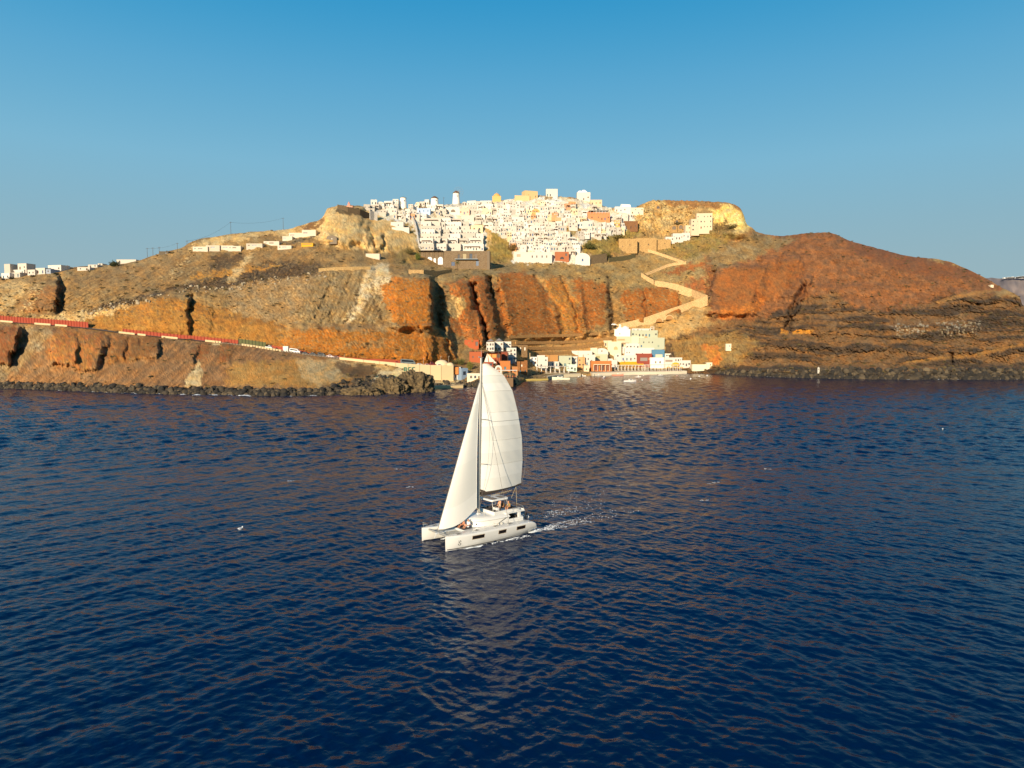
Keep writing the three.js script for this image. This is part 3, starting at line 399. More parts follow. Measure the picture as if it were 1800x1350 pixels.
for (const [zc, side] of [[SEP, 1], [-SEP, -1]]) {
  const hull = mesh('hull', hullGeometry(zc), gelcoat, boat);
  for (const s of [1, -1]) mesh('waterline_stripe', hullPatch(zc, s, 0.15, 13.6, 0.06, 0.17, 0.012, 50, 1), stripeTwo, hull);
  for (const [a0, a1, y0, y1] of [[3.35, 5.05, 1.0, 1.4], [7.3, 8.45, 1.02, 1.42], [10.25, 11.65, 1.02, 1.42]]) {
    mesh('hull_window', hullPatch(zc, side, a0 - 0.05, a1 + 0.05, y0 - 0.05, y1 + 0.05, 0.008), frameTwo, hull);
    mesh('hull_window', hullPatch(zc, side, a0, a1, y0, y1, 0.016), glassTwo, hull);
  }
  for (const a of [1.9, 4.6, 7.6, 9.9]) mesh('deck_hatch', rbox(0.62, 0.06, 0.5, a - 7, sheer(a) + 0.02, zc, 0.02), darkGlass, hull);
  for (const a of [8.3, 8.9]) mesh('winch', cyl(0.12, 0.1, 0.2, a - 7, sheer(a) + 0.1, zc - side * 0.35), alloy, hull);
  // lifelines: stanchions and two wires, pulpit at the bow
  const posts = [0.35, 1.7, 3.4, 5.2, 7, 8.8, 10.6, 12.3];
  for (const a of posts) mesh('stanchion', rod(B(a, sheer(a) - 0.03, zc + side * hullHalf(a) * 0.86), B(a, sheer(a) + 0.62, zc + side * hullHalf(a) * 0.86), 0.014), alloy, boat);
  for (const h of [0.6, 0.32]) mesh('lifeline', rope(posts.map(a => B(a, sheer(a) + h, zc + side * hullHalf(a) * 0.86)), 0.007, 4, 30), wire, boat);
  mesh('pulpit', join([rope([B(0.9, 1.72, zc - 0.3), B(0.4, 2.3, zc - 0.22), B(0.1, 2.36, zc), B(0.4, 2.3, zc + 0.22), B(0.9, 1.72, zc + 0.3)], 0.02), rbox(0.4, 0.04, 0.3, 0.35 - 7, 2.1, zc, 0.01)]), alloy, boat);
  mesh('stern_step', join([rbox(0.5, 0.1, 1.3, 13.55 - 7, 1.16, zc, 0.03), rbox(0.5, 0.1, 1.1, 13.8 - 7, 0.62, zc, 0.03)]), deckWhite, boat);
}
{ // dark mark on the port bow: a looped figure under two dots, as on the photograph
  const S = (x, y) => { const a = 1.62 + x, v = hullPatch(SEP, 1, a, a + 0.01, y, y + 0.01, 0.02, 1, 1).attributes.position; return new THREE.Vector3(v.getX(0), v.getY(0), v.getZ(0)); };
  const loop = []; for (let i = 0; i <= 20; i++) { const t = i / 20 * Math.PI * 1.55 - 1.1; loop.push(S(0.02 + 0.16 * Math.cos(t), 0.66 - 0.13 * Math.sin(t))); }
  const top = [S(0.2, 0.98), S(0.02, 0.96), S(-0.1, 0.9), S(0.0, 0.82), S(0.1, 0.78)];
  for (const g of [rope(top.concat(loop), 0.028, 5, 60), new THREE.SphereGeometry(0.045, 8, 6).translate(...S(-0.12, 1.08).toArray()), new THREE.SphereGeometry(0.045, 8, 6).translate(...S(0.1, 1.1).toArray())]) mesh('bow_emblem', g, blackPlastic, boat);
}
// bridge deck and foredeck
mesh('bridge_deck', join([rbox(9.3, 0.78, 3.6, 3.35 + 4.65 - 7, 1.33, 0, 0.12), rbox(0.9, 0.5, 3.4, 3.2 - 7, 1.2, 0, 0.2)]), deckWhite, boat);
mesh('cross_beam', rod(B(0.75, 1.5, -2.2), B(0.75, 1.5, 2.2), 0.13, 0.13, 10), alloy, boat);
mesh('bow_bridle', join([rod(B(0.75, 1.5, -1.9), B(0.62, 1.95, 0), 0.03), rod(B(0.75, 1.5, 1.9), B(0.62, 1.95, 0), 0.03), rod(B(0.75, 1.5, 0), B(0.62, 1.98, 0), 0.05)]), alloy, boat);
mesh('bow_sprit', join([rbox(3.2, 0.16, 0.34, 1.9 - 7, 1.5, 0, 0.05), rod(B(0.4, 1.45, 0), B(0.1, 0.95, 0), 0.04)]), deckWhite, boat);
for (const s of [-1, 1]) { const g = new THREE.PlaneGeometry(2.3, 1.5, 6, 4); g.rotateX(-Math.PI / 2); const p = g.attributes.position; for (let i = 0; i < p.count; i++) p.setY(i, -0.07 * Math.cos(p.getX(i) / 2.3 * Math.PI) * Math.cos(p.getZ(i) / 1.5 * Math.PI)); g.computeVertexNormals(); mesh('trampoline_net', g.translate(2.0 - 7, 1.5, s * 0.96), netMat, boat); }
for (const [a, z, l, w] of [[4.05, 0.95, 1.3, 1.1], [3.9, -0.7, 0.9, 1.5]]) mesh('foredeck_cushion', rbox(l, 0.14, w, a - 7, 1.79, z, 0.06), cushion, boat);
// cabin
function loftPlan(plan, rings) { // plan: [a, half width]; rings: [height, scale, shift aft]
  const out = plan.map(([a, w]) => [a, w]).concat(plan.slice().reverse().map(([a, w]) => [a, -w])), pos = [], idx = [], n = out.length, ca = 7.6;
  for (const [y, s, da] of rings) for (const [a, w] of out) pos.push(ca + (a - ca) * s + da - 7, y, w * s);
  for (let r = 0; r < rings.length - 1; r++) for (let k = 0; k < n; k++) { const p = r * n + k, q = r * n + (k + 1) % n; idx.push(p, q, p + n, q, q + n, p + n); }
  const c = pos.length / 3, [ty, ts, td] = rings.at(-1); pos.push(ca + td - 7, ty + 0.02, 0); for (let k = 0; k < n; k++) idx.push((rings.length - 1) * n + k, (rings.length - 1) * n + (k + 1) % n, c);
  const g = new THREE.BufferGeometry(); g.setAttribute('position', new THREE.Float32BufferAttribute(pos, 3)); g.setIndex(idx); return toCreasedNormals(g, 0.7);
}
const PLAN = [[4.95, 0.3], [5.0, 0.7], [5.2, 1.15], [5.55, 1.55], [6.1, 1.85], [7, 2.03], [8.2, 2.15], [9.6, 2.2], [10.1, 2.2]];
const cab = mesh('cabin', loftPlan(PLAN, [[1.68, 1.0, 0], [2.4, 0.985, 0.06], [2.42, 0.96, 0.06]]), gelcoat, boat);
mesh('cabin_seam', loftPlan(PLAN, [[1.72, 1.006, 0], [1.76, 1.006, 0], [1.765, 0.99, 0]]), greyTrim, cab);
mesh('cabin_port', rbox(0.06, 0.16, 0.2, 5.42 - 7, 2.1, 1.42, 0.02), blackPlastic, cab);
const roof = mesh('cabin_roof', loftPlan(PLAN.map(([a, w]) => [a, w]), [[2.46, 0.95, 0.06], [2.5, 1.05, 0], [2.6, 1.03, 0.02], [2.78, 0.96, 0.1], [2.9, 0.82, 0.2], [2.97, 0.6, 0.25]]), gelcoat, boat);
mesh('mast_step', rbox(0.5, 0.2, 0.5, 6.81 - 7, 2.98, 0, 0.06), gelcoat, roof);
mesh('roof_hatch', rbox(0.55, 0.06, 0.55, 5.9 - 7, 2.86, 0.5, 0.02), gelcoat, roof);
for (const s of [-1, 1]) mesh('window_brace', rod(B(8.2, 1.8, s * 2.16), B(9.7, 2.46, s * 2.2), 0.035), blackPlastic, cab);
// cockpit behind the cabin, under the after roof
mesh('cockpit_side', join([rbox(2.5, 0.5, 0.3, 11.3 - 7, 1.9, 2.05, 0.08), rbox(2.5, 0.5, 0.3, 11.3 - 7, 1.9, -2.05, 0.08), rbox(0.3, 0.6, 3.8, 12.5 - 7, 1.95, 0, 0.1)]), gelcoat, boat);
mesh('cockpit_seat', join([rbox(0.7, 0.5, 3.4, 12.1 - 7, 1.95, 0, 0.06), rbox(1.8, 0.4, 0.6, 11.2 - 7, 1.9, -1.6, 0.06)]), cushion, boat);
mesh('saloon_door', rbox(0.06, 0.75, 2.6, 10.12 - 7, 2.06, 0, 0.02), darkGlass, boat);
const aft = mesh('cockpit_roof', join([rbox(3.2, 0.16, 4.3, 11.25 - 7, 2.9, 0, 0.07), rbox(0.14, 0.2, 4.0, 12.75 - 7, 3.02, 0, 0.05)]), gelcoat, boat);
for (const s of [-1, 1]) mesh('roof_support', rbox(0.5, 1.0, 0.16, 12.0 - 7, 2.35, s * 1.95, 0.06), gelcoat, aft);
// flybridge on the roof
mesh('flybridge_coaming', join([rbox(0.16, 0.5, 3.3, 8.0 - 7, 3.1, 0, 0.06), rbox(4.2, 0.42, 0.16, 10.1 - 7, 3.1, 1.7, 0.06), rbox(4.2, 0.42, 0.16, 10.1 - 7, 3.1, -1.7, 0.06)]), gelcoat, boat);
mesh('flybridge_seat', join([rbox(0.7, 0.42, 3.1, 8.5 - 7, 3.12, 0, 0.06), rbox(2.4, 0.42, 0.6, 10.6 - 7, 3.12, -1.3, 0.06), rbox(0.6, 0.42, 2.9, 11.8 - 7, 3.12, 0, 0.06)]), cushion, boat);
const helm = mesh('helm_console', rbox(0.45, 0.75, 0.9, 9.0 - 7, 3.25, 0.9, 0.08), gelcoat, boat);
mesh('steering_wheel', moved(new THREE.TorusGeometry(0.34, 0.025, 6, 20), 9.3 - 7, 3.6, 0.9, 0, Math.PI / 2, 0), blackPlastic, helm);
mesh('sun_pad', rbox(1.0, 0.12, 1.8, 12.2 - 7, 3.06, 0, 0.05), cushion, boat);
mesh('aft_rail', join([rope([B(10.8, 3.35, 2.0), B(12.6, 3.4, 2.0), B(12.9, 3.4, 1.6), B(12.9, 3.4, -1.6), B(12.6, 3.4, -2.0), B(10.8, 3.35, -2.0)], 0.02), ...[[11.6, 2], [12.8, 1.8], [12.9, 0], [12.8, -1.8], [11.6, -2]].map(([a, z]) => rod(B(a, 2.95, z), B(a, 3.4, z), 0.018))]), alloy, boat);
const bim = mesh('bimini_top', (() => { const s = new THREE.Shape(), l = 1.4, w = 1.32, r = 0.35; s.moveTo(-l + r, -w); s.lineTo(l - r, -w); s.quadraticCurveTo(l, -w, l, -w + r); s.lineTo(l, w - r); s.quadraticCurveTo(l, w, l - r, w); s.lineTo(-l + r, w); s.quadraticCurveTo(-l, w, -l, w - r); s.lineTo(-l, -w + r); s.quadraticCurveTo(-l, -w, -l + r, -w); const g = new THREE.ExtrudeGeometry(s, { depth: 0.12, bevelSize: 0.05, bevelThickness: 0.05, bevelSegments: 2 }); g.rotateX(-Math.PI / 2); return g.translate(9.35 - 7, 4.6, 0); })(), gelcoat, boat);
for (const [a, z] of [[8.62, 0.62], [8.62, -0.62], [10.1, 0.35]]) mesh('solar_panel', box(a > 10 ? 0.75 : 0.8, 0.03, a > 10 ? 1.1 : 1.0, a - 7, 4.8, z), solar, bim);
for (const [a, z] of [[8.15, 1.15], [8.15, -1.15], [10.5, 1.15], [10.5, -1.15]]) mesh('bimini_post', rod(B(a + (a > 9 ? 0.2 : 0), 3.0, z * 1.25), B(a, 4.6, z), 0.04, 0.035, 8), alloy, bim);
// tender on the stern davits
for (const z of [1.3, -1.3]) mesh('davit', rod(B(12.6, 1.9, z), B(13.7, 2.3, z), 0.05), alloy, boat);
mesh('dinghy', join([rope([B(13.4, 1.75, 1.5), B(13.3, 1.75, -1.1), B(13.6, 1.8, -1.6), B(13.95, 1.75, -1.1), B(13.9, 1.75, 1.5)], 0.2, 8, 30), rbox(0.5, 0.12, 2.6, 13.65 - 7, 1.66, 0.1, 0.04)]), std(albedo(196, 198, 200), 0.6), boat);
mesh('outboard_motor', join([rbox(0.3, 0.4, 0.26, 13.4 - 7, 2.25, 1.65, 0.08), rbox(0.12, 0.6, 0.12, 13.4 - 7, 1.8, 1.65, 0.03)]), blackPlastic, boat);
// mast, boom, rigging
const mastA = h => 6.81 + 0.55 * (h - 3) / 20;
const mast = mesh('mast', (() => { const pts = []; for (let i = 0; i <= 10; i++) { const h = 3 + 19.9 * i / 10; pts.push(B(mastA(h), h, 0)); } const g = new THREE.CylinderGeometry(0.13, 0.17, 19.9, 14, 1); g.scale(1.25, 1, 0.9); g.rotateZ(-Math.atan(0.55 / 20)); return g.translate(mastA(12.95) - 7, 12.95, 0); })(), alloy, boat);
mesh('masthead', join([rod(B(mastA(22.9), 22.8, 0), B(mastA(22.9), 23.9, 0), 0.015), rod(B(mastA(22.9) - 0.4, 22.95, 0), B(mastA(22.9) + 0.35, 22.95, 0), 0.03), rbox(0.3, 0.12, 0.12, mastA(22.9) - 0.3 - 7, 23.02, 0, 0.03)]), alloy, mast);
for (const h of [9.4, 15.1]) for (const s of [-1, 1]) mesh('spreader', rod(B(mastA(h), h, 0), B(mastA(h) + 0.5, h + 0.05, s * 1.15), 0.045, 0.03), alloy, mast);
mesh('boom', rod(B(7.05, 5.25, 0), B(13.75, 5.95, 0.28), 0.13, 0.1, 10), alloy, boat);
for (const s of [-1, 1]) {
  mesh('shroud', join([rod(B(mastA(20), 20, s * 0.1), B(9.2, 1.75, s * 3.35), 0.02, 0.02, 5), rope([B(mastA(20), 20, s * 0.1), B(mastA(15) + 0.5, 15.1, s * 1.15), B(mastA(9.4) + 0.5, 9.45, s * 1.15), B(mastA(4) + 0.1, 3.9, s * 0.15)], 0.014, 4, 60)]), wire, boat);
}
mesh('forestay', rod(B(0.6, 1.9, 0), B(mastA(20.3) - 0.1, 20.3, 0), 0.035), wire, boat);
for (const [h, z0, bow_] of [[16.5, 0.45, 1.1], [15, 0.3, 0.8], [12, 0.4, 0.5]]) mesh('topping_lift', rope([B(mastA(h) + (h > 16 ? 5.7 : 6.4), h, z0), B(13.9 + bow_ * 0.5, (h + 6) / 2 + 1, z0), B(14.1 + bow_ * 0.2, 7.5, 0.3), B(13.75, 6.0, 0.28)], 0.012, 4, 30), wire, boat);
mesh('mainsheet', join([rod(B(12.9, 5.7, 0.2), B(12.5, 3.1, 0.9), 0.016), rod(B(12.9, 5.7, 0.2), B(12.5, 3.1, -0.9), 0.016)]), ropeMat, boat);
// mainsail: cloth panels between full battens
const leech = keyed([[5.9, 13.72], [6.3, 13.72], [9.2, 13.85], [12.3, 13.6], [15.9, 12.7], [18.6, 11.75], [20.6, 10.3], [22.1, 7.75]]);
const straightLeech = h => { const k = [[5.9, 13.72], [9.2, 13.85], [12.3, 13.6], [15.9, 12.72], [18.6, 11.75], [20.6, 10.3], [22.15, 7.7]]; let i = 0; while (i < k.length - 2 && h > k[i + 1][0]) i++; return lerp(k[i][1], k[i + 1][1], clamp((h - k[i][0]) / (k[i + 1][0] - k[i][0]), 0, 1)); };
function mainPoint(u, h) { // u from luff to leech
  const a0 = mastA(h) + 0.2, a1 = straightLeech(h), c = a1 - a0, twist = 0.28 + 0.045 * (h - 5.9);
  return B(a0 + c * u, h + 0.28 * u * (1 - smooth(6, 9, h)) + 0.35 * u * smooth(10, 20, h) * (1 - u), u * twist + 0.10 * c * Math.sin(Math.PI * Math.pow(u, 0.75)) + 0.012 * Math.sin(u * 20 + h * 2) * Math.sin(h * 1.7));
}
function cloth(f, n, m, t = 0.012) { // a thin two-faced sheet over f(u, v)
  const pos = [], idx = [], P = [], N = [];
  for (let j = 0; j <= m; j++) for (let i = 0; i <= n; i++) { const u = i / n, v = j / m, p = f(u, v), e = 1e-3, du = f(Math.min(1, u + e), v).sub(f(Math.max(0, u - e), v)), dv = f(u, Math.min(1, v + e)).sub(f(u, Math.max(0, v - e))); P.push(p); N.push(du.cross(dv).normalize()); }
  for (const s of [1, -1]) for (let k = 0; k < P.length; k++) pos.push(P[k].x + s * t / 2 * N[k].x, P[k].y + s * t / 2 * N[k].y, P[k].z + s * t / 2 * N[k].z);
  const w = n + 1, o = P.length; for (let j = 0; j < m; j++) for (let i = 0; i < n; i++) { const a = j * w + i, b = a + 1, c = a + w, d = c + 1; idx.push(a, b, c, b, d, c, o + a, o + c, o + b, o + b, o + c, o + d); }
  const rim = []; for (let i = 0; i < n; i++) rim.push([i, i + 1], [m * w + i + 1, m * w + i]); for (let j = 0; j < m; j++) rim.push([(j + 1) * w, j * w], [j * w + n, (j + 1) * w + n]);
  for (const [a, b] of rim) idx.push(a, o + a, b, b, o + a, o + b);
  const g = new THREE.BufferGeometry(); g.setAttribute('position', new THREE.Float32BufferAttribute(pos, 3)); g.setIndex(idx); return toCreasedNormals(g, 0.9);
}
const clothTone = [[228, 223, 210], [234, 229, 217], [225, 220, 207], [232, 227, 214], [227, 222, 209], [235, 231, 219], [230, 225, 212]].map(c => new THREE.MeshPhysicalMaterial({ color: albedo(...c), roughness: 0.85, transmission: 0.12, thickness: 0, side: THREE.DoubleSide }));
const mainsail = new THREE.Group(); mainsail.name = 'mainsail'; boat.add(mainsail);
const seams = [5.75, 7.4, 9.2, 10.7, 12.3, 14.1, 15.9, 17.3, 18.6, 19.6, 20.6, 22.1];
for (let i = 0; i < seams.length - 1; i++) mesh('sail_panel', cloth((u, v) => mainPoint(u, lerp(seams[i], seams[i + 1] + (i < seams.length - 2 ? 0.02 : 0), v)), 22, 6), clothTone[i % 7], mainsail);
for (const h of [9.2, 12.3, 15.9, 18.6, 20.6]) mesh('batten', rope([0.01, 0.25, 0.5, 0.75, 1].map(u => mainPoint(u, h).add(new THREE.Vector3(0, 0, 0.02))), 0.022, 5, 24), std(albedo(206, 200, 186), 0.8), mainsail);
for (const h of [14.7]) mesh('reef_line', rope([0.01, 0.25, 0.5, 0.75, 1].map(u => mainPoint(u, h).add(new THREE.Vector3(0, 0, 0.02))), 0.018, 5, 24), wire, mainsail);
// dark stowage bag along the boom
mesh('sail_bag', cloth((u, v) => { const a = lerp(7.0, 13.65, u), b = lerp(5.2, 5.95, u) - 0.04, tall = lerp(1.0, 0.2, Math.pow(u, 0.7)); const ang = (v - 0.5) * Math.PI * 1.7; return B(a, b + tall * (0.5 + 0.5 * Math.cos(ang)) * 0.95, lerp(0.02, 0.3, u) + lerp(0.26, 0.14, u) * Math.sin(ang) * 1.2 + 0.25 * Math.sin(Math.PI * u) * 0.4); }, 30, 14, 0.03), twoSided(darkCloth), boat);
mesh('bag_lacing', rope(Array.from({ length: 22 }, (_, i) => B(8.6 + i * 0.16, 5.05 + 0.075 * i * 0.16 / 0.16 * 0.12 * 1.2 + (i % 2 ? 0.16 : 0.02), 0.4)), 0.022, 5, 80), ropeMat, boat);
// genoa
const G0 = [0.68, 1.95, 0], G1 = [mastA(20) - 0.2, 20.0, 0], G2 = [6.15, 3.9, 0.5];
function genoaPoint(u, v) { // v up the luff, u towards the leech
  const L = B(lerp(G0[0], G1[0], v), lerp(G0[1], G1[1], v), 0), sag = Math.sin(Math.PI * v), E = B(lerp(G2[0], G1[0], v) - 0.2 * sag, lerp(G2[1], G1[1], v), lerp(G2[2], 0, v) + 0.08 * sag);
  const p = L.lerp(E, u), c = (1 - v) * 5.6; p.z += 0.085 * c * Math.sin(Math.PI * Math.pow(u, 0.7)); p.y -= 0.55 * Math.sin(Math.PI * u) * (1 - v) ** 5; return p;
}
const genoa = new THREE.Group(); genoa.name = 'genoa_sail'; boat.add(genoa);
const gs = [0, 0.13, 0.27, 0.41, 0.55, 0.69, 0.83, 0.985];
for (let i = 0; i < gs.length - 1; i++) mesh('sail_panel', cloth((u, v) => genoaPoint(u, lerp(gs[i], gs[i + 1], v)), 20, 8), clothTone[(i * 3 + 1) % 7], genoa);
mesh('leech_tape', rope(Array.from({ length: 12 }, (_, i) => genoaPoint(1, 0.98 * i / 11)), 0.03, 5, 40), std(albedo(232, 228, 216), 0.8), genoa);
mesh('jib_sheet', rod(genoaPoint(1, 0), B(7.8, 1.9, 2.2), 0.018), ropeMat, boat);

// ---------------------------------------------------------------- people: one continuous skin over a posed skeleton
function skin(bones, cell = 0.028) {
  const lo = [1e9, 1e9, 1e9], hi = [-1e9, -1e9, -1e9]; for (const b of bones) for (const [p, r] of [[b[0], b[1]], [b[2], b[3]]]) for (let k = 0; k < 3; k++) { lo[k] = Math.min(lo[k], p[k] - r - 0.06); hi[k] = Math.max(hi[k], p[k] + r + 0.06); }
  const size = Math.max(hi[0] - lo[0], hi[1] - lo[1], hi[2] - lo[2]), res = Math.max(12, Math.ceil(size / cell)), mc = new MarchingCubes(res, blackPlastic, false, false, 200000), c = lo.map((l, k) => (l + hi[k]) / 2), half = size / 2;
  for (let z = 0; z < res; z++) for (let y = 0; y < res; y++) for (let x = 0; x < res; x++) {
    const q = [c[0] + (x - res / 2) / (res / 2) * half, c[1] + (y - res / 2) / (res / 2) * half, c[2] + (z - res / 2) / (res / 2) * half]; let s = 0;
    for (const [a, ra, b, rb] of bones) { const dx = b[0] - a[0], dy = b[1] - a[1], dz = b[2] - a[2], t = clamp(((q[0] - a[0]) * dx + (q[1] - a[1]) * dy + (q[2] - a[2]) * dz) / (dx * dx + dy * dy + dz * dz + 1e-9), 0, 1), e = Math.hypot(q[0] - a[0] - t * dx, q[1] - a[1] - t * dy, q[2] - a[2] - t * dz) - lerp(ra, rb, t); s += Math.exp(-e * 45); }
    mc.field[x + y * res + z * res * res] = Math.log(s + 1e-30) / 45;
  }
  mc.isolation = 0; mc.update(); const n = mc.count, g = new THREE.BufferGeometry();
  g.setAttribute('position', new THREE.BufferAttribute(mc.positionArray.slice(0, n * 3), 3)); g.setAttribute('normal', new THREE.BufferAttribute(mc.normalArray.slice(0, n * 3), 3)); g.scale(half, half, half); g.translate(...c); return g;
}
const skinTone = [std(albedo(206, 142, 104), 0.7), std(albedo(188, 124, 88), 0.7), std(albedo(214, 156, 120), 0.7)];
// pose: hip, chest, head, then elbows, hands, knees, feet (left, right); local metres, facing -x
function person(label, pos, turn, pose, colours, group) {
  const { hip, chest, head, elbow, hand, knee, foot } = pose, o = thing('person', label, 'person', pos, turn, group);
  const neck = [chest[0] + (head[0] - chest[0]) * 0.55, chest[1] + (head[1] - chest[1]) * 0.55, chest[2]], sh = [-1, 1].map(s => [chest[0], chest[1] + 0.06, chest[2] + s * 0.18]), hp = [-1, 1].map(s => [hip[0], hip[1], hip[2] + s * 0.1]);
  const bones = [[hip, 0.13, chest, 0.14], [sh[0], 0.07, sh[1], 0.07], [chest, 0.09, neck, 0.05], [neck, 0.05, head, 0.06], [head, 0.098, [head[0] - 0.02, head[1] + 0.07, head[2]], 0.098], [[head[0] - 0.1, head[1] - 0.01, head[2]], 0.02, [head[0] - 0.09, head[1] + 0.04, head[2]], 0.015]];
  const top = [[hip, 0.142, chest, 0.155], [sh[0], 0.085, sh[1], 0.085]], bottom = [[hp[0], 0.13, hp[1], 0.13]];
  for (const k of [0, 1]) {
    bones.push([sh[k], 0.058, elbow[k], 0.044], [elbow[k], 0.042, hand[k], 0.03], [hp[k], 0.092, knee[k], 0.062], [knee[k], 0.058, foot[k], 0.04], [foot[k], 0.042, [foot[k][0] - 0.15, foot[k][1] - 0.02, foot[k][2]], 0.03]);
    const d = hand[k].map((v, i) => v - elbow[k][i]), l = Math.hypot(...d), u = d.map(v => v / l);
    for (let f = 0; f < 4; f++) { const a = hand[k].map((v, i) => v + u[i] * 0.04 + (i === 2 ? (f - 1.5) * 0.022 : 0)), b = a.map((v, i) => v + u[i] * [0.07, 0.085, 0.08, 0.06][f] - (i === 1 ? 0.02 : 0)); bones.push([a, 0.012, b, 0.009]); }
    bones.push([hand[k], 0.02, hand[k].map((v, i) => v + u[i] * 0.05 + (i === 2 ? (k ? -0.05 : 0.05) : 0)), 0.011]);
    if (colours.sleeve) top.push([sh[k], 0.072, elbow[k].map((v, i) => lerp(sh[k][i], v, colours.sleeve)), 0.062]);
    bottom.push([hp[k], 0.108, knee[k].map((v, i) => lerp(hp[k][i], v, colours.leg)), 0.08]);
  }
  const b = mesh('body', skin(bones), colours.skin, o);
  if (colours.top) mesh('shirt', skin(top, 0.035), colours.top, b);
  mesh('shorts', skin(bottom, 0.035), colours.bottom, b);
  const hair = [[[head[0] + 0.02, head[1] + 0.08, head[2]], 0.103, [head[0] + 0.05, head[1] + 0.02, head[2]], 0.088]]; if (colours.long) hair.push([[head[0] + 0.07, head[1], head[2]], 0.08, [chest[0] + 0.13, chest[1] + 0.02, chest[2]], 0.05]);
  mesh('hair', skin(hair, 0.02), colours.hair, b);
  for (const s of [-1, 1]) mesh('eye', new THREE.SphereGeometry(0.012, 6, 5).translate(head[0] - 0.1, head[1] + 0.045, head[2] + s * 0.035), blackPlastic, b);
  return o;
}
const sit = (lean = 0.1, spread = 0.12) => ({ hip: [0, 0.14, 0], chest: [lean, 0.55, 0], head: [lean - 0.02, 0.82, 0], elbow: [[lean + 0.02, 0.33, -0.26], [lean + 0.02, 0.33, 0.26]], hand: [[-0.2, 0.35, -0.2], [-0.22, 0.33, 0.2]], knee: [[-0.36, 0.42, -spread], [-0.38, 0.4, spread]], foot: [[-0.62, 0.06, -spread], [-0.64, 0.06, spread]] });
const bench = () => ({ hip: [0, 0.12, 0], chest: [0.1, 0.54, 0], head: [0.04, 0.82, 0], elbow: [[0.0, 0.34, -0.27], [0.0, 0.34, 0.27]], hand: [[-0.25, 0.3, -0.18], [-0.25, 0.3, 0.18]], knee: [[-0.42, 0.14, -0.13], [-0.42, 0.14, 0.13]], foot: [[-0.45, -0.3, -0.13], [-0.47, -0.3, 0.13]] });
const stand = () => ({ hip: [0, 0.92, 0], chest: [0.02, 1.32, 0], head: [-0.02, 1.6, 0], elbow: [[0.02, 1.08, -0.28], [-0.1, 1.1, 0.27]], hand: [[-0.12, 0.9, -0.28], [-0.36, 1.12, 0.2]], knee: [[-0.02, 0.5, -0.1], [-0.04, 0.5, 0.1]], foot: [[0, 0.07, -0.12], [0, 0.07, 0.12]] });
const onBoat = (a, y, z) => new THREE.Vector3(a - 7, y, z).applyAxisAngle(new THREE.Vector3(0, 1, 0), HEAD).add(boatAt);
const hairBrown = std(albedo(58, 38, 26), 0.8), hairBlond = std(albedo(176, 130, 74), 0.8);
person('tanned person in dark shorts sitting on the foredeck cushion under the headsail', onBoat(4.0, 1.86, 0.55), HEAD, sit(0.1), { skin: skinTone[1], bottom: std(albedo(40, 40, 48), 0.9), hair: hairBrown, leg: 0.55 });
person('person in a white shirt sitting on the foredeck against the cabin', onBoat(4.3, 1.86, 1.15), HEAD + 0.15, sit(0.16), { skin: skinTone[0], top: std(albedo(236, 234, 230), 0.9), bottom: std(albedo(226, 224, 222), 0.9), hair: hairBrown, leg: 0.9, sleeve: 0.6, long: true });
person('sunburnt person with long fair hair standing by the bimini post', onBoat(9.5, 2.98, 1.0), HEAD, stand(), { skin: skinTone[2], top: std(albedo(220, 150, 110), 0.9), bottom: std(albedo(214, 190, 160), 0.9), hair: hairBlond, leg: 0.5, long: true });
person('person in brown clothes sitting at the flybridge helm seat', onBoat(10.2, 3.28, 0.7), HEAD, bench(), { skin: skinTone[1], top: std(albedo(112, 84, 52), 0.9), bottom: std(albedo(60, 50, 42), 0.9), hair: hairBrown, leg: 0.95, sleeve: 0.9 });
person('person in an olive shirt sitting behind the helm, furthest aft', onBoat(10.75, 3.28, 1.25), HEAD + 0.3, bench(), { skin: skinTone[0], top: std(albedo(150, 122, 66), 0.9), bottom: std(albedo(96, 76, 54), 0.9), hair: hairBrown, leg: 0.8, sleeve: 0.6 });
// ---------------------------------------------------------------- buildings
const plaster = new Map();
function paint(r, g, b, rough = 0.9) { const k = [r, g, b, rough].join(); if (!plaster.has(k)) plaster.set(k, std(albedo(r, g, b), rough)); return plaster.get(k); }
const WHITES = [[208, 197, 181], [200, 188, 170], [216, 206, 190], [190, 178, 160]], CREAMS = [[226, 202, 160], [218, 190, 148], [232, 210, 172]], WARM = [[222, 168, 96], [214, 156, 112], [206, 146, 96], [226, 178, 150]];
const PANES = [paint(70, 62, 58, 0.3), paint(96, 84, 74, 0.4), paint(60, 68, 78, 0.3), paint(118, 98, 76, 0.6)], DOORS = [paint(56, 92, 132, 0.6), paint(96, 66, 44, 0.7), paint(74, 70, 68, 0.6), paint(70, 110, 120, 0.6)];
const stoneTex = grainTexture(512, (u, v) => { const a = torus3(u, v, 22, 2), b = torus3(u, v, 60, 7), c = torus3(u, v, 7, 12); const k = clamp(0.9 + 0.16 * a + 0.16 * b + 0.12 * c, 0, 1); return [255 * k, 252 * k * (0.98 + 0.03 * c), 246 * k * (0.96 + 0.05 * c)].map(x => clamp(x, 0, 255)); }, true);
const masonry = tone => new THREE.MeshStandardMaterial({ color: albedo(...tone), roughness: 0.95, map: stoneTex, bumpMap: roughTex, bumpScale: 0.25 });
const rubbleTex = stoneTex.clone(); rubbleTex.repeat.set(0.16, 0.16); rubbleTex.needsUpdate = true;
const rubble = tone => new THREE.MeshStandardMaterial({ color: albedo(...tone), roughness: 0.95, map: rubbleTex });
const unit = new THREE.BoxGeometry(1, 1, 1);
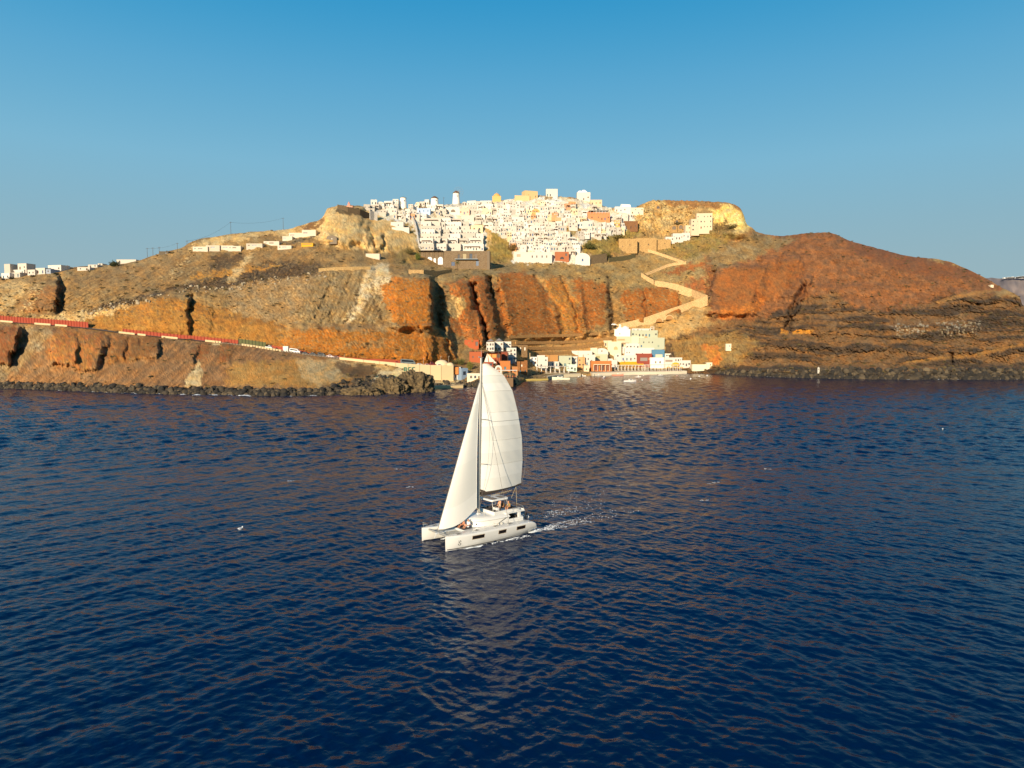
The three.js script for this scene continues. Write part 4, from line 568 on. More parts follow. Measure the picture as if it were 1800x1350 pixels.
function outline(w, h, skirt, vault, holes = []) {
  const s = new THREE.Shape(), x = w / 2;
  s.moveTo(-x, -skirt); s.lineTo(x, -skirt);
  if (vault) { const r = Math.min(h * 0.55, w * 0.5), y = h - r; s.lineTo(x, y); for (let i = 1; i < 10; i++) { const a = i / 10 * Math.PI; s.lineTo(x * Math.cos(a), y + r * Math.sin(a)); } s.lineTo(-x, y); }
  else { s.lineTo(x, h); s.lineTo(-x, h); }
  s.closePath();
  for (const [cx, y0, hw, hh, arch] of holes) {
    const p = new THREE.Path(); p.moveTo(cx - hw, y0); p.lineTo(cx - hw, y0 + hh - (arch ? hw : 0));
    if (arch) for (let i = 1; i < 6; i++) { const a = Math.PI - i / 6 * Math.PI; p.lineTo(cx + hw * Math.cos(a), y0 + hh - hw + hw * Math.sin(a)); }
    p.lineTo(cx + hw, y0 + hh - (arch ? hw : 0)); p.lineTo(cx + hw, y0); p.closePath(); s.holes.push(p);
  }
  return s;
}
// o: base (middle of the front's foot), w, h, depth in metres; open: [x, y, width, height, kind] in metres from the middle of the foot
function building(o) {
  const { base, w, h, depth = 7, turn = 0, tone = WHITES[0], vault = false, open = [], skirt = 3, rim = 0.35 } = o;
  const t = thing(o.name ?? 'town_house', o.label, o.category ?? 'house', base, turn, o.group), holes = open.map(([x, y, ww, hh, k]) => [x, y, ww / 2, hh, k === 'a' || k === 'A']);
  const front = new THREE.ExtrudeGeometry(outline(w, h, skirt, vault, holes), { depth: 0.4, bevelEnabled: false, curveSegments: 6 }).translate(0, 0, -0.4);
  const back = new THREE.ExtrudeGeometry(outline(w, h, skirt, vault), { depth: depth - 0.41, bevelEnabled: false }).translate(0, 0, -depth);
  const list = [front, back];
  if (!vault && rim) list.push(box(w + 0.06, rim, 0.35, 0, h + rim / 2, -0.14), box(0.3, rim, depth - 0.3, -w / 2 + 0.13, h + rim / 2, -depth / 2 - 0.16), box(0.3, rim, depth - 0.3, w / 2 - 0.13, h + rim / 2, -depth / 2 - 0.16));
  if (o.terrace) list.push(box(w * 0.96, 0.3, o.terrace, 0, -0.2, o.terrace / 2), box(w * 0.96, skirt, 0.3, 0, -skirt / 2 - 0.05, o.terrace - 0.18), box(w * 0.96, 0.85, 0.25, 0, 0.37, o.terrace - 0.16));
  if (o.stair) for (let i = 0; i < 5; i++) list.push(box(0.9, 0.4 * (5 - i), 0.7, w / 2 + 0.48, 0.2 * (5 - i), -0.6 + i * 0.7));
  mesh('wall', join(list), o.stone ? rubble(tone) : paint(...tone), t);
  open.forEach(([x, y, ww, hh, k, c], i) => { const door = k === 'd' || k === 'A', m = mesh(door ? 'door' : 'window', unit, c ? paint(...c, 0.5) : door ? DOORS[(i * 7 + Math.round(w * 10)) % 4] : PANES[(i * 5 + Math.round(w * 13)) % 4], t); m.scale.set(ww + 0.1, hh + 0.1, 0.06); m.position.set(x, y + hh / 2, -0.36); });
  if (o.chimney) mesh('chimney', join([box(0.6, 1.3, 0.6, w * 0.3, h + 0.6, -depth * 0.5), box(0.8, 0.15, 0.8, w * 0.3, h + 1.3, -depth * 0.5)]), paint(...tone), t);
  if (o.canopy) { const cw = w * 0.7, p = mesh('canopy', join([box(cw, 0.12, 1.9, 0, h * 0.62, 1.0), ...Array.from({ length: 8 }, (_, i) => box(0.12, 0.14, 2.1, -cw / 2 + cw * (i + 0.5) / 8, h * 0.62 + 0.13, 1.0)), box(0.14, h * 0.62, 0.14, -cw / 2 + 0.1, h * 0.31, 1.85), box(0.14, h * 0.62, 0.14, cw / 2 - 0.1, h * 0.31, 1.85)]), paint(...(o.canopyTone ?? [118, 84, 54])), t); p.castShadow = true; }
  return t;
}
// openings spread over a front: n columns, rows of them
function spread(w, h, n, rnd, floors = 1, arch = 0.25) {
  const list = [], fh = h / floors;
  for (let f = 0; f < floors; f++) for (let i = 0; i < n; i++) {
    if (rnd() < 0.14) continue; const x = -w / 2 + w * (i + 0.5) / n + (rnd() - 0.5) * 0.3, door = f === 0 && rnd() < 0.4, a = rnd() < arch, ww = Math.min(w / n * 0.62, door ? 1.1 : 0.8 + rnd() * 0.7), hh = Math.min(door ? 2.2 : 1.0 + rnd() * 0.6, fh * 0.72);
    list.push([x, f * fh + (door ? 0.1 : fh * 0.28), ww, Math.max(hh, a ? ww * 0.75 : 0.4), door ? (a ? 'A' : 'd') : a ? 'a' : 'w']);
  }
  return list;
}
const ORD = ['first', 'second', 'third', 'fourth', 'fifth', 'sixth', 'seventh', 'eighth', 'ninth', 'tenth', 'eleventh', 'twelfth', 'thirteenth', 'fourteenth', 'fifteenth', 'sixteenth', 'seventeenth', 'eighteenth', 'nineteenth', 'twentieth', 'twenty-first', 'twenty-second', 'twenty-third', 'twenty-fourth', 'twenty-fifth', 'twenty-sixth', 'twenty-seventh', 'twenty-eighth', 'twenty-ninth', 'thirtieth', 'thirty-first', 'thirty-second', 'thirty-third', 'thirty-fourth', 'thirty-fifth', 'thirty-sixth', 'thirty-seventh', 'thirty-eighth', 'thirty-ninth', 'fortieth'];
const scaleAt = p => -p.z / FOCAL;
// a building by its place in the survey: middle, foot, width and height in bearings
function put(px, py, w, h, o) {
  const base = o.at ?? ground(px, py); if (!o.at) base.z += o.proud ?? 2; const m = scaleAt(base), W = w * m, H = h * m, rnd = rngOf(Math.round(px * 31 + py * 17)); base.x = (px - 900) / FOCAL * -base.z * (1 + 0.0); { const q = at(px, py, -base.z); base.x = q.x; base.y = q.y; }
  const open = (o.holes ?? []).map(([u, v, uw, vh, k, c]) => [u * W, v * H, uw * W, vh * H, k, c]).concat(o.grid ? spread(W, H, o.grid[0], rnd, o.grid[1] ?? 1, o.grid[2] ?? 0.2) : []);
  return building({ ...o, base, w: W, h: H, depth: o.depth ?? 8, open });
}
// ---- landmark buildings of the hill town, taken off the photograph
const KEEP = []; // [x0, y0, x1, y1] already built
const mark = (px, py, w, h, o) => { KEEP.push([px - w / 2, py - h, px + w / 2, py]); return put(px, py, w, h, o); };
function windmill(px, py, w, h, cap, sails, label) {
  const b = ground(px, py), m = scaleAt(b), R = w / 2 * m, H = h * m, t = thing('windmill', label, 'windmill', b, 0, undefined); KEEP.push([px - w / 2 - 3, py - h, px + w / 2 + 3, py]);
  mesh('tower', new THREE.LatheGeometry([[R * 1.12, -4], [R * 1.1, 0], [R * 0.92, H], [R * 0.96, H + 0.05], [R * 0.96, H + 0.3], [0.01, H + 0.3]].map(p => new THREE.Vector2(...p)), 28), paint(236, 228, 212), t);
  mesh('thatched_cap', new THREE.LatheGeometry([[R * 1.06, H + 0.2], [R * 0.85, H + cap * m * 0.4], [R * 0.35, H + cap * m * 0.85], [0.02, H + cap * m]].map(p => new THREE.Vector2(...p)), 20), paint(104, 76, 56), t);
  for (const [a, y] of [[-0.3, 0.45], [0.5, 0.7]]) { const q = mesh('window', unit, PANES[1], t); q.scale.set(0.7, 1.0, 0.3); q.position.set(Math.sin(a) * R * 1.0, H * y, Math.cos(a) * R * 1.0); q.rotation.y = a; }
  if (sails) { const hub = mesh('axle', rod([R * 0.3, H + 0.8, R * 0.4], [R * 0.75, H + 1.0, R * 1.35], 0.16), paint(92, 70, 52), t); for (let i = 0; i < 12; i++) { const a = i / 12 * Math.PI * 2 + 0.1; mesh('sail_arm', rod([R * 0.75, H + 1.0, R * 1.35], [R * 0.75 + Math.cos(a) * 4.8, H + 1.0 + Math.sin(a) * 4.8, R * 1.35 - Math.cos(a) * 1.2], 0.07, 0.05, 5), paint(150, 130, 110), hub); } mesh('rim_rope', (() => { const p = []; for (let i = 0; i < 12; i++) { const a = i / 12 * Math.PI * 2; p.push(new THREE.Vector3(R * 0.75 + Math.cos(a) * 4.7, H + 1 + Math.sin(a) * 4.7, R * 1.35 - Math.cos(a) * 1.2)); } return new THREE.TubeGeometry(new THREE.CatmullRomCurve3(p, true), 48, 0.03, 4); })(), paint(170, 150, 130), hub); }
  return t;
}
windmill(709, 366, 11, 17, 2.5, false, 'round white windmill tower with a broken dark cap, leftmost of three');
windmill(764, 362, 13, 12, 5, false, 'squat white windmill with a brown cone cap, middle of three');
windmill(802, 357, 12, 16, 5.5, true, 'tall white windmill with brown cap and spider-web sails on the ridge');
const DOME = (R, tone) => [new THREE.SphereGeometry(R, 20, 10, 0, Math.PI * 2, 0, Math.PI / 2), paint(...tone)];
{ const t = mark(873, 354, 15, 9, { name: 'domed_church', label: 'ochre domed church on the ridge right of the windmills', category: 'church', tone: [222, 170, 102], grid: [2, 1], rim: 0.2 }); const [g, m] = DOME(3.6, [222, 162, 88]); mesh('dome', g.translate(0, 5.3, -4), m, t); mesh('cross', join([box(0.15, 1.2, 0.15, 0, 9.4, -4), box(0.7, 0.15, 0.15, 0, 9.5, -4)]), paint(210, 190, 160), t); }
mark(934, 349, 24, 13, { name: 'castle_ruin', label: 'tan ruined castle block standing highest on the ridge', category: 'castle', tone: [212, 176, 122], holes: [[0.34, 0.15, 0.06, 0.3, 'a'], [-0.2, 0.4, 0.04, 0.1, 'w']], rim: 0.1, depth: 9, turn: 0.35 });
mark(918, 352, 26, 8, { name: 'castle_wall', label: 'long low tan wall sloping left from the castle ruin', category: 'wall', tone: [216, 180, 128], rim: 0.1, depth: 3, turn: 0.1 });
mark(970, 345, 20, 12, { label: 'white two-storey cube house crowning the ridge right of the ruin', grid: [4, 1, 0], depth: 8 });
{ const t = mark(1026, 352, 23, 13, { name: 'white_church', label: 'white church with small gabled front at the right end of the ridge', category: 'church', grid: [3, 1, 0.6] }); const m = 0.6; mesh('gable', (() => { const s = new THREE.Shape([[-4, 0], [4, 0], [1, 2.4], [-1, 2.4]].map(p => new THREE.Vector2(...p))); return new THREE.ExtrudeGeometry(s, { depth: 0.6, bevelEnabled: false }).translate(0, 8.1, -0.7); })(), paint(238, 232, 222), t); mesh('dome', new THREE.SphereGeometry(2.6, 16, 8, 0, 6.29, 0, Math.PI / 2).translate(-3.5, 8.1, -4), paint(232, 228, 222), t); }
mark(1048, 360, 20, 8, { label: 'pinkish block with a level roof stepping down right of the church', tone: [222, 184, 146], grid: [3, 1], depth: 7 });
{ const t = mark(1052, 387, 40, 13, { name: 'restaurant', label: 'terracotta terrace restaurant under a dark awning, right part of town', category: 'restaurant', tone: [206, 134, 86], grid: [7, 1, 0.3], depth: 7, rim: 0.3 }); mesh('awning', box(19, 0.4, 5, 0.5, 9.0, -0.5), paint(84, 72, 62), t); mesh('awning_edge', box(18, 0.3, 0.3, 0.5, 9.1, 2.2), paint(176, 168, 160), t); for (let i = 0; i < 7; i++) mesh('post', box(0.2, 3, 0.2, -8 + i * 2.9, 7.6, 1.9), paint(200, 190, 180), t); mesh('screen_wall', box(6, 2.4, 0.4, -7, 8, -2.4), paint(154, 84, 62), t); }
{ const t = mark(1095, 372, 28, 8, { name: 'domed_house', label: 'white house with a rounded vault roof in the saddle right of town', tone: WHITES[2], grid: [4, 1, 0.4] }); mesh('vault', new THREE.CylinderGeometry(3.6, 3.6, 9, 20, 1, false, 0, Math.PI).rotateZ(Math.PI / 2).rotateY(0.2).rotateX(-Math.PI / 2 * 0).translate(3, 4.6, -4), paint(240, 236, 228), t); }
mark(1120, 376, 22, 10, { label: 'pale cream block against the cliff, last of the town on the right', tone: CREAMS[2], grid: [4, 2], depth: 7 });
{ const t = mark(614, 367, 11, 4.5, { name: 'pink_chapel', label: 'small pink chapel with a pointed belfry at the left end of the ridge', category: 'chapel', tone: [224, 152, 124], grid: [2, 1, 0.8], rim: 0.2 }); mesh('belfry', join([box(2, 2.2, 1.4, -0.6, 3.4, -1.4), moved(new THREE.ConeGeometry(1.3, 2.4, 4), -0.6, 5.7, -1.4, 0, Math.PI / 4, 0)]), paint(226, 146, 120), t); }
mark(745, 374, 22, 7, { label: 'white house with a pale blue front, below the middle windmill', tone: [176, 196, 220], grid: [3, 1] });
mark(796, 375, 24, 10, { label: 'white house with one big dark arched opening below the tall windmill', tone: WHITES[2], holes: [[0.02, 0.2, 0.34, 0.48, 'a'], [-0.36, 0.3, 0.08, 0.3, 'w']], depth: 8 });
mark(816, 377, 18, 10, { label: 'house with a salmon upper storey just right of the big dark arch', tone: [232, 184, 156], grid: [3, 1, 0] });
mark(822, 388, 22, 9, { label: 'long grey-plastered curved wall house under the salmon house', tone: [206, 196, 176], holes: [[-0.3, 0.1, 0.05, 0.2, 'w'], [0.1, 0.1, 0.05, 0.2, 'w']], turn: 0.1, rim: 0.2 });
mark(838, 407, 21, 10, { label: 'cream cube with two arched doors at the right of the hotel terraces', tone: [232, 206, 158], holes: [[-0.2, 0.15, 0.16, 0.5, 'a'], [0.22, 0.15, 0.16, 0.5, 'a']] });
mark(698, 398, 22, 7, { label: 'white terraced villa on the bare slope left of the hotel', holes: [[0.1, 0.1, 0.1, 0.4, 'w']], depth: 7 });
mark(704, 405, 30, 5, { name: 'garden_wall', label: 'white curved retaining wall below the villa on the bare slope', category: 'wall', rim: 0.2, depth: 5 });
// hotel of white terraces over a dark stone foot
const hotelGroup = 'white terraces of the big hotel';
const hotelRows = [[392, 741, 812, 7], [399, 740, 824, 8], [406, 741, 826, 7.5], [413, 741, 840, 8], [421, 740, 850, 9], [430, 738, 849, 10], [440, 736, 850, 10]];
hotelRows.forEach(([y, x0, x1, h], r) => { const rnd = rngOf(900 + r); let x = x0, k = 0; while (x < x1 - 6) { let w = Math.min(16 + rnd() * 20, x1 - x); if (x1 - x - w < 8) w = x1 - x; k++; const plain = rnd() < 0.2, n = Math.max(2, Math.round(w / 5)); put(x + w / 2, y, w, h + rnd() * 1.5, { name: 'hotel_block', label: `white hotel block, ${ORD[k - 1]} from left on ${ORD[r]} terrace from top`, category: 'hotel', group: hotelGroup, tone: WHITES[(r * 3 + k) % 4], grid: plain ? [Math.max(1, n >> 2), 1] : [n, 1, 0.4], terrace: rnd() < 0.6 ? 2.5 : 0, proud: 3 + rnd() * 1.5, canopy: rnd() < 0.22, turn: (rnd() - 0.5) * 0.12 }); x += w; } KEEP.push([x0 - 2, y - 9, x1 + 2, y]); });
{ const t = mark(799, 470, 124, 28, { name: 'stone_building', label: 'dark grey stone building with white arched doors under the white hotel', category: 'building', tone: [140, 120, 94], stone: true, rim: 0.2, depth: 12, proud: 7, holes: [[-0.41, 0.28, 0.035, 0.3, 'A', [222, 218, 210]], [-0.35, 0.16, 0.07, 0.5, 'A', [236, 232, 226]], [-0.28, 0.28, 0.035, 0.3, 'A', [222, 218, 210]], [-0.2, 0.18, 0.07, 0.48, 'A', [230, 226, 220]], [0.06, 0.45, 0.03, 0.35, 'w'], [0.14, 0.5, 0.05, 0.35, 'w', [160, 140, 96]], [0.23, 0.5, 0.04, 0.35, 'w'], [0.3, 0.5, 0.03, 0.35, 'w'], [0.32, 0.1, 0.04, 0.3, 'w', [96, 108, 126]], [-0.02, 0.1, 0.05, 0.24, 'w', [60, 76, 104]]] }); mesh('pool_awning', box(19, 0.3, 3, 10, 6.6, 1.8), paint(150, 170, 180, 0.5), t); mesh('pergola', join([box(21, 0.3, 3, -20, 13.6, 1.6), ...Array.from({ length: 6 }, (_, i) => box(0.25, 5, 0.25, -29.5 + i * 3.8, 11.2, 2.9))]), paint(76, 64, 50), t); mesh('stone_buttress', box(2.2, 17, 3, 28.5, 5, 0.2, 0), paint(124, 106, 84), t); }
// the castle hill on the right
mark(1238, 402, 27, 26, { name: 'cave_hotel', label: 'tall pale cave house front built against the cliff on the right', category: 'house', tone: [214, 190, 156], grid: [5, 3, 0.5], depth: 9, proud: 4, turn: -0.12, skirt: 5 });
mark(1222, 407, 14, 21, { name: 'cave_house', label: 'middle stepped cave house against the left side of the tall front', tone: [208, 186, 154], grid: [2, 3, 0.4], depth: 8, proud: 4, skirt: 4 });
for (const [x, y, w, h, l] of [[1185, 404, 11, 8, 'left dark arched cave mouth below the castle hill'], [1197, 403, 11, 9, 'right dark arched cave mouth below the castle hill'], [1157, 367, 9, 6, 'small dark cave mouth high on the castle hill'], [1190, 392, 7, 6, 'tiny dark cave mouth above the pair of arched caves']]) mark(x, y, w, h, { name: 'cave_mouth', label: l, category: 'cave', tone: [190, 152, 96], stone: true, vault: true, holes: [[0, 0.05, 0.6, 0.75, 'a']], depth: 4, proud: 3 });
mark(1212, 411, 14, 14, { name: 'cave_house', label: 'lower stepped cave house at the left foot of the tall cliff front', tone: [212, 190, 158], grid: [3, 2, 0.4], depth: 8, proud: 5 });
for (const [x, y, w, h, n, l] of [[1178, 423, 16, 6, 2, 'leftmost low white villa of the three on the path below the cliff'], [1192, 421, 18, 10, 4, 'arched white villa with four doors, middle of three below the cliff'], [1206, 418, 14, 8, 2, 'rightmost white villa of the three below the tall cliff front']]) mark(x, y, w, h, { name: 'white_villa', label: l, grid: [n, 1, 0.6], proud: 4 });
for (const [x, y, w, h, l] of [[1104, 440, 32, 20, 'roofless tan stone ruin with plain walls, left end of the ruins'], [1136, 440, 36, 21, 'roofless tan stone ruin with one small window, middle of the ruins'], [1166, 434, 26, 13, 'low tan ruin wall tapering to the right by the stair path']]) mark(x, y, w, h, { name: 'stone_ruin', label: l, category: 'ruin', tone: [200, 164, 108], stone: true, holes: [[0.1, 0.4, 0.04, 0.14, 'w'], [-0.3, 0.3, 0.03, 0.1, 'w']], rim: 0.05, depth: 6, proud: 3 });
mark(1109, 402, 24, 13, { name: 'stone_house', label: 'brown rubble house with white-framed openings below the saddle', tone: [146, 104, 68], stone: true, grid: [3, 1], rim: 0.1 });
mark(988, 457, 24, 14, { name: 'brick_house', label: 'reddish brown unplastered house near the foot of the town', tone: [168, 100, 62], holes: [[0, 0.1, 0.3, 0.3, 'a'], [0.3, 0.5, 0.14, 0.3, 'w']], rim: 0.1 });
mark(937, 457, 66, 13, { name: 'long_house', label: 'long white house with square shutters at the foot of the town', tone: WHITES[0], holes: [[-0.38, 0.4, 0.1, 0.36, 'w', [176, 152, 120]], [-0.02, 0.3, 0.03, 0.3, 'w'], [0.1, 0.3, 0.03, 0.3, 'w'], [0.24, 0.3, 0.03, 0.3, 'w'], [0.36, 0.3, 0.03, 0.3, 'w']], rim: 0.4, depth: 8, proud: 4 });
mark(1024, 461, 26, 16, { name: 'chapel_vault', label: 'white vaulted chapel at the lowest right corner of the town', category: 'chapel', tone: WHITES[2], vault: true, holes: [[0, 0.1, 0.12, 0.3, 'A']], proud: 4 });
// ---- rows of houses climbing the slope
const ROWS_TOWN = [
  [361, [[652, 700], [730, 754], [812, 864], [884, 918], [950, 1012]]], [368, [[640, 700], [718, 790], [810, 1012], [1040, 1050]]], [376, [[668, 732], [766, 784], [828, 1032]]], [384, [[690, 738], [740, 808], [836, 1030], [1074, 1112]]],
  [391, [[836, 958], [976, 1032], [1074, 1100]]], [399, [[850, 988], [1000, 1098]]], [407, [[864, 996], [1022, 1098]]], [415, [[880, 1002], [1016, 1066]]], [423, [[892, 1012]]], [431, [[895, 1016]]], [439, [[898, 1020]]], [447, [[902, 976], [1002, 1026]]],
];
{
  const SHAPES = ['boxy', 'broad', 'narrow', 'low', 'tall'];
  ROWS_TOWN.forEach(([y, spans], r) => {
    const rnd = rngOf(400 + r); let k = 0; const todo = [];
    for (const [x0, x1] of spans) { let x = x0; while (x < x1 - 5) { let w = 7 + rnd() * rnd() * 12; if (x1 - x - w < 6) w = x1 - x; const c = x + w / 2, yy = y + (rnd() - 0.5) * 4; if (!KEEP.some(b => c > b[0] - 2 && c < b[2] + 2 && yy > b[1] + 1 && yy - 4 < b[3] - 1)) todo.push([c, yy, w]); x += w; } }
    for (const [x, yy, w] of todo) {
      k++; const warm = rnd(), p = (x > 900 && y < 392 ? 0.18 : 0.06), tone = warm < p ? (rnd() < 0.65 ? CREAMS : WARM)[Math.floor(rnd() * 3)] : WHITES[Math.floor(rnd() * 4)], vault = rnd() < 0.2, h = 5.8 + rnd() * 3.4, n = Math.max(1, Math.round(w / (3.6 + rnd() * 2)));
      const colour = tone === undefined ? 'white' : CREAMS.includes(tone) ? 'cream' : WARM.includes(tone) ? 'ochre' : 'white', canopy = !vault && rnd() < 0.16, shape = canopy ? 'shaded' : vault ? 'vaulted' : w > 13 ? 'broad' : h > 8.4 ? 'tall' : w < 8.5 ? 'narrow' : 'boxy';
      put(x, yy, w, h, { name: 'town_house', label: `${shape} ${colour} house, ${ORD[k - 1]} from left in ${ORD[r]} row below town ridge`, group: 'houses of the white hill town', tone, vault, grid: [n, h > 8.6 && !vault ? 2 : 1, 0.25], turn: (rnd() - 0.5) * 0.55, depth: 6 + rnd() * 3, proud: 1.5 + rnd() * 2.5, terrace: rnd() < 0.35 ? 2 + rnd() * 1.5 : 0, stair: rnd() < 0.15, chimney: rnd() < 0.2 && !vault, canopy, canopyTone: rnd() < 0.5 ? [118, 84, 54] : [176, 150, 112] });
    }
  });
}
// sloping white wall along the left edge of the hotel
function wallAlong(name, label, category, pts, height, thick, tone, extra = {}) { // a wall that follows the ground through survey bearings
  const P = pts.map(([x, y, d]) => d ? at(x, y, d) : ground(x, y)), t = thing(name, label, category, P[0], 0, extra.group), pos = [], idx = [], uv = [], out = extra.out ?? 0.6; let run = 0;
  for (let i = 0; i < P.length; i++) {
    const a = P[Math.max(0, i - 1)], b = P[Math.min(P.length - 1, i + 1)], n = new THREE.Vector3(-(b.z - a.z), 0, b.x - a.x).normalize(); if (n.z < 0) n.negate();
    const top = height instanceof Array ? height[i] : height, down = extra.down ?? 4, f = P[i].clone().addScaledVector(n, out + thick / 2).sub(P[0]), k = P[i].clone().addScaledVector(n, out - thick / 2).sub(P[0]);
    pos.push(f.x, f.y - down, f.z, f.x, f.y + top, f.z, k.x, k.y + top, k.z, k.x, k.y - down, k.z); if (i) run += P[i].distanceTo(P[i - 1]); uv.push(run / 6, (f.y - down) / 6, run / 6, (f.y + top) / 6, run / 6, (f.y + top + thick) / 6, run / 6, (k.y - down) / 6);
    if (i) { const o = (i - 1) * 4; for (const [p, q] of [[0, 1], [1, 2], [2, 3]]) idx.push(o + p, o + p + 4, o + q, o + q, o + p + 4, o + q + 4); }
  }
  const e = pos.length / 3 - 4; idx.push(0, 1, 2, 0, 2, 3, e, e + 2, e + 1, e, e + 3, e + 2);
  const g = new THREE.BufferGeometry(); g.setAttribute('position', new THREE.Float32BufferAttribute(pos, 3)); g.setAttribute('uv', new THREE.Float32BufferAttribute(uv, 2)); g.setIndex(idx); const gg = toCreasedNormals(g, 0.5);
  mesh(extra.part ?? 'wall', gg, masonry(tone), t); return { t, P };
}
wallAlong('boundary_wall', 'white stepped wall running down the left edge of the big hotel', 'wall', [[729, 388], [733, 398], [736, 410], [738, 422], [740, 434], [742, 442]], 3.4, 1.4, [238, 232, 220], { out: 2 });
wallAlong('rubble_wall', 'dark rubble wall along the cliff rim left of the town', 'wall', [[596, 371], [612, 376], [630, 380], [646, 383]], 3.6, 1, [116, 98, 72], { out: 1.5 });
wallAlong('cistern_wall', 'grey concrete wall below the first houses at the left of town', 'wall', [[646, 383], [655, 384], [664, 386]], 5.5, 1, [196, 194, 188], { out: 3 });
wallAlong('garden_terrace', 'grey stone terrace wall right of the lowest chapel', 'wall', [[1036, 461], [1050, 459], [1064, 457]], 6, 1, [128, 110, 82], { out: 2 });
wallAlong('field_wall', 'long dark hedge-topped terrace wall below the green slope', 'wall', [[1068, 458], [1084, 456], [1100, 454], [1114, 450]], 2.4, 1, [112, 104, 68], { out: 1.5 });
wallAlong('pumice_wall', 'tan retaining wall under the palm below the hotel', 'wall', [[722, 480], [742, 482], [764, 482], [790, 479]], 2.6, 1, [204, 170, 116], { out: 1.5 });
for (const [n, p, l] of [[0, [[560, 476], [590, 474], [622, 473], [650, 473]], 'pale dirt track ledge above the scree on the left']]) wallAlong('track_edge', l, 'track', p, 1.6, 1.2, [214, 180, 122], { out: 1 });
// zigzag stair path from the harbour to the town
{
  const legs = [[[1140, 441], [1155, 445], [1169, 449], [1186, 455], [1205, 461]], [[1205, 462], [1188, 464], [1171, 467], [1150, 475], [1131, 483]], [[1131, 484], [1141, 491], [1153, 498]], [[1153, 499], [1171, 503], [1191, 508], [1220, 516], [1247, 525]], [[1247, 526], [1220, 534], [1193, 542], [1160, 553], [1133, 562], [1106, 568], [1082, 573]]];
  const tall = [[1.2, 1.3, 1.3, 1.3, 1.1], [1.1, 1.1, 1.2, 1.2, 1.2], [2.2, 2.6, 2.8], [2.8, 3.4, 3.8, 3.6, 2.6], [2.6, 2.6, 2.2, 2, 1.8, 1.5, 1.3]];
  const words = ['topmost leg of the stone zigzag stairway, under the ruins', 'second leg of the stone zigzag stairway, running back left', 'short steep third leg of the stone zigzag stairway', 'wide fourth leg of the stone zigzag stairway, above the sharp bend', 'lowest leg of the stone zigzag stairway on an arched wall above the harbour'];
  legs.forEach((pts, i) => {
    const { t, P } = wallAlong('stone_stairway', words[i], 'stairway', pts, tall[i], 0.9, [236, 200, 144], { group: undefined, out: 2.8, down: i === 4 ? 6 : i === 3 ? 4 : 1.6, part: 'retaining_wall' });
    const pos = [], idx = []; P.forEach((p, k) => { const h = tall[i][k] - 0.9; pos.push(p.x - P[0].x, p.y + h - P[0].y, p.z - P[0].z + 3.4, p.x - P[0].x, p.y + h - P[0].y + 0.2, p.z - P[0].z - 3); if (k) { const o = (k - 1) * 2; idx.push(o, o + 2, o + 1, o + 1, o + 2, o + 3); } });
    const g = new THREE.BufferGeometry(); g.setAttribute('position', new THREE.Float32BufferAttribute(pos, 3)); g.setIndex(idx); g.computeVertexNormals(); mesh('paving', g, paint(214, 178, 128), t);
    if (i === 4) for (const [x, y, r] of [[1157, 566, 3.2], [1175, 562, 3.6]]) { const c = ground(x, y), s = new THREE.Shape(); s.absarc(0, 0, r, 0, Math.PI); const a = mesh('arch', new THREE.TorusGeometry(r, 0.35, 6, 16, Math.PI).translate(c.x - P[0].x, c.y - P[0].y, c.z - P[0].z + 4.3), paint(216, 180, 128), t); mesh('arch_recess', new THREE.ExtrudeGeometry(s, { depth: 0.3, bevelEnabled: false }).translate(c.x - P[0].x, c.y - P[0].y, c.z - P[0].z + 4.0), paint(166, 122, 72), t); }
  });
}
// ---- villas on the left shoulder
const shoulder = [[13, 482, 13, 17, 'white square tower house at the far left edge of the ridge'], [10, 490, 18, 9, 'white low block in front of the far left tower house'], [39, 474, 19, 10, 'white upper cube house, second from the left on the ridge'], [32, 482, 26, 7, 'white house under the second cube on the left ridge'], [28, 487, 18, 7, 'white annex below the left ridge houses beside dark bushes'], [55, 483, 16, 8, 'white block with a plain front in the middle of the left ridge'], [71, 481, 20, 9, 'white house with stepped roof, left ridge, before the grey annex'], [96, 476, 28, 9, 'long white house with a small dark window on the left ridge'], [85, 480, 10, 6, 'small grey-blue shaded annex between the left ridge houses']];
for (const [x, y, w, h, l] of shoulder) put(x, y, w, h, { name: 'ridge_house', label: l, tone: l.includes('grey-blue') ? [150, 156, 164] : WHITES[(x >> 2) % 4], grid: [Math.max(1, Math.round(w / 9)), 1, 0], depth: 8, proud: 3, turn: -0.25 });
for (const [x, y, w, h, l] of [[147, 475, 22, 4.5, 'long low white wall house right of the left ridge houses'], [163, 470, 16, 4, 'low cream villa under a dark roof on the left shoulder'], [176, 467, 8, 3, 'little white domed block left of the round tree'], [222, 462, 34, 5, 'low white villa with flat roof beside the round tree']]) put(x, y, w, h, { name: 'low_villa', label: l, tone: WHITES[1], grid: [Math.max(1, Math.round(w / 10)), 1, 0], depth: 7, proud: 2 });
const bench_ = [[352, 439, 26, 6, 'leftmost white bungalow of the cliff-edge row'], [374, 437, 24, 6.5, 'second white bungalow of the cliff-edge row'], [396, 437, 28, 6, 'third white bungalow of the cliff-edge row'], [412, 437, 22, 5, 'pale grey-roofed bungalow of the cliff-edge row'], [447, 433, 28, 5.5, 'white bungalow above the dark terrace in the cliff-edge row'], [477, 429, 27, 5.5, 'white bungalow with a level white roof, right in the row'], [500, 436, 24, 5, 'white pool terrace at the right end of the cliff-edge row']];
for (const [x, y, w, h, l] of bench_) put(x, y, w, h * 0.8, { name: 'white_bungalow', label: l, tone: [[206, 192, 168], [196, 180, 156]][(x >> 1) % 2], holes: [[0, 0.2, 0.3, 0.4, 'w'], [-0.34, 0.2, 0.12, 0.4, 'w']], depth: 8, proud: 4, rim: 0.25 });
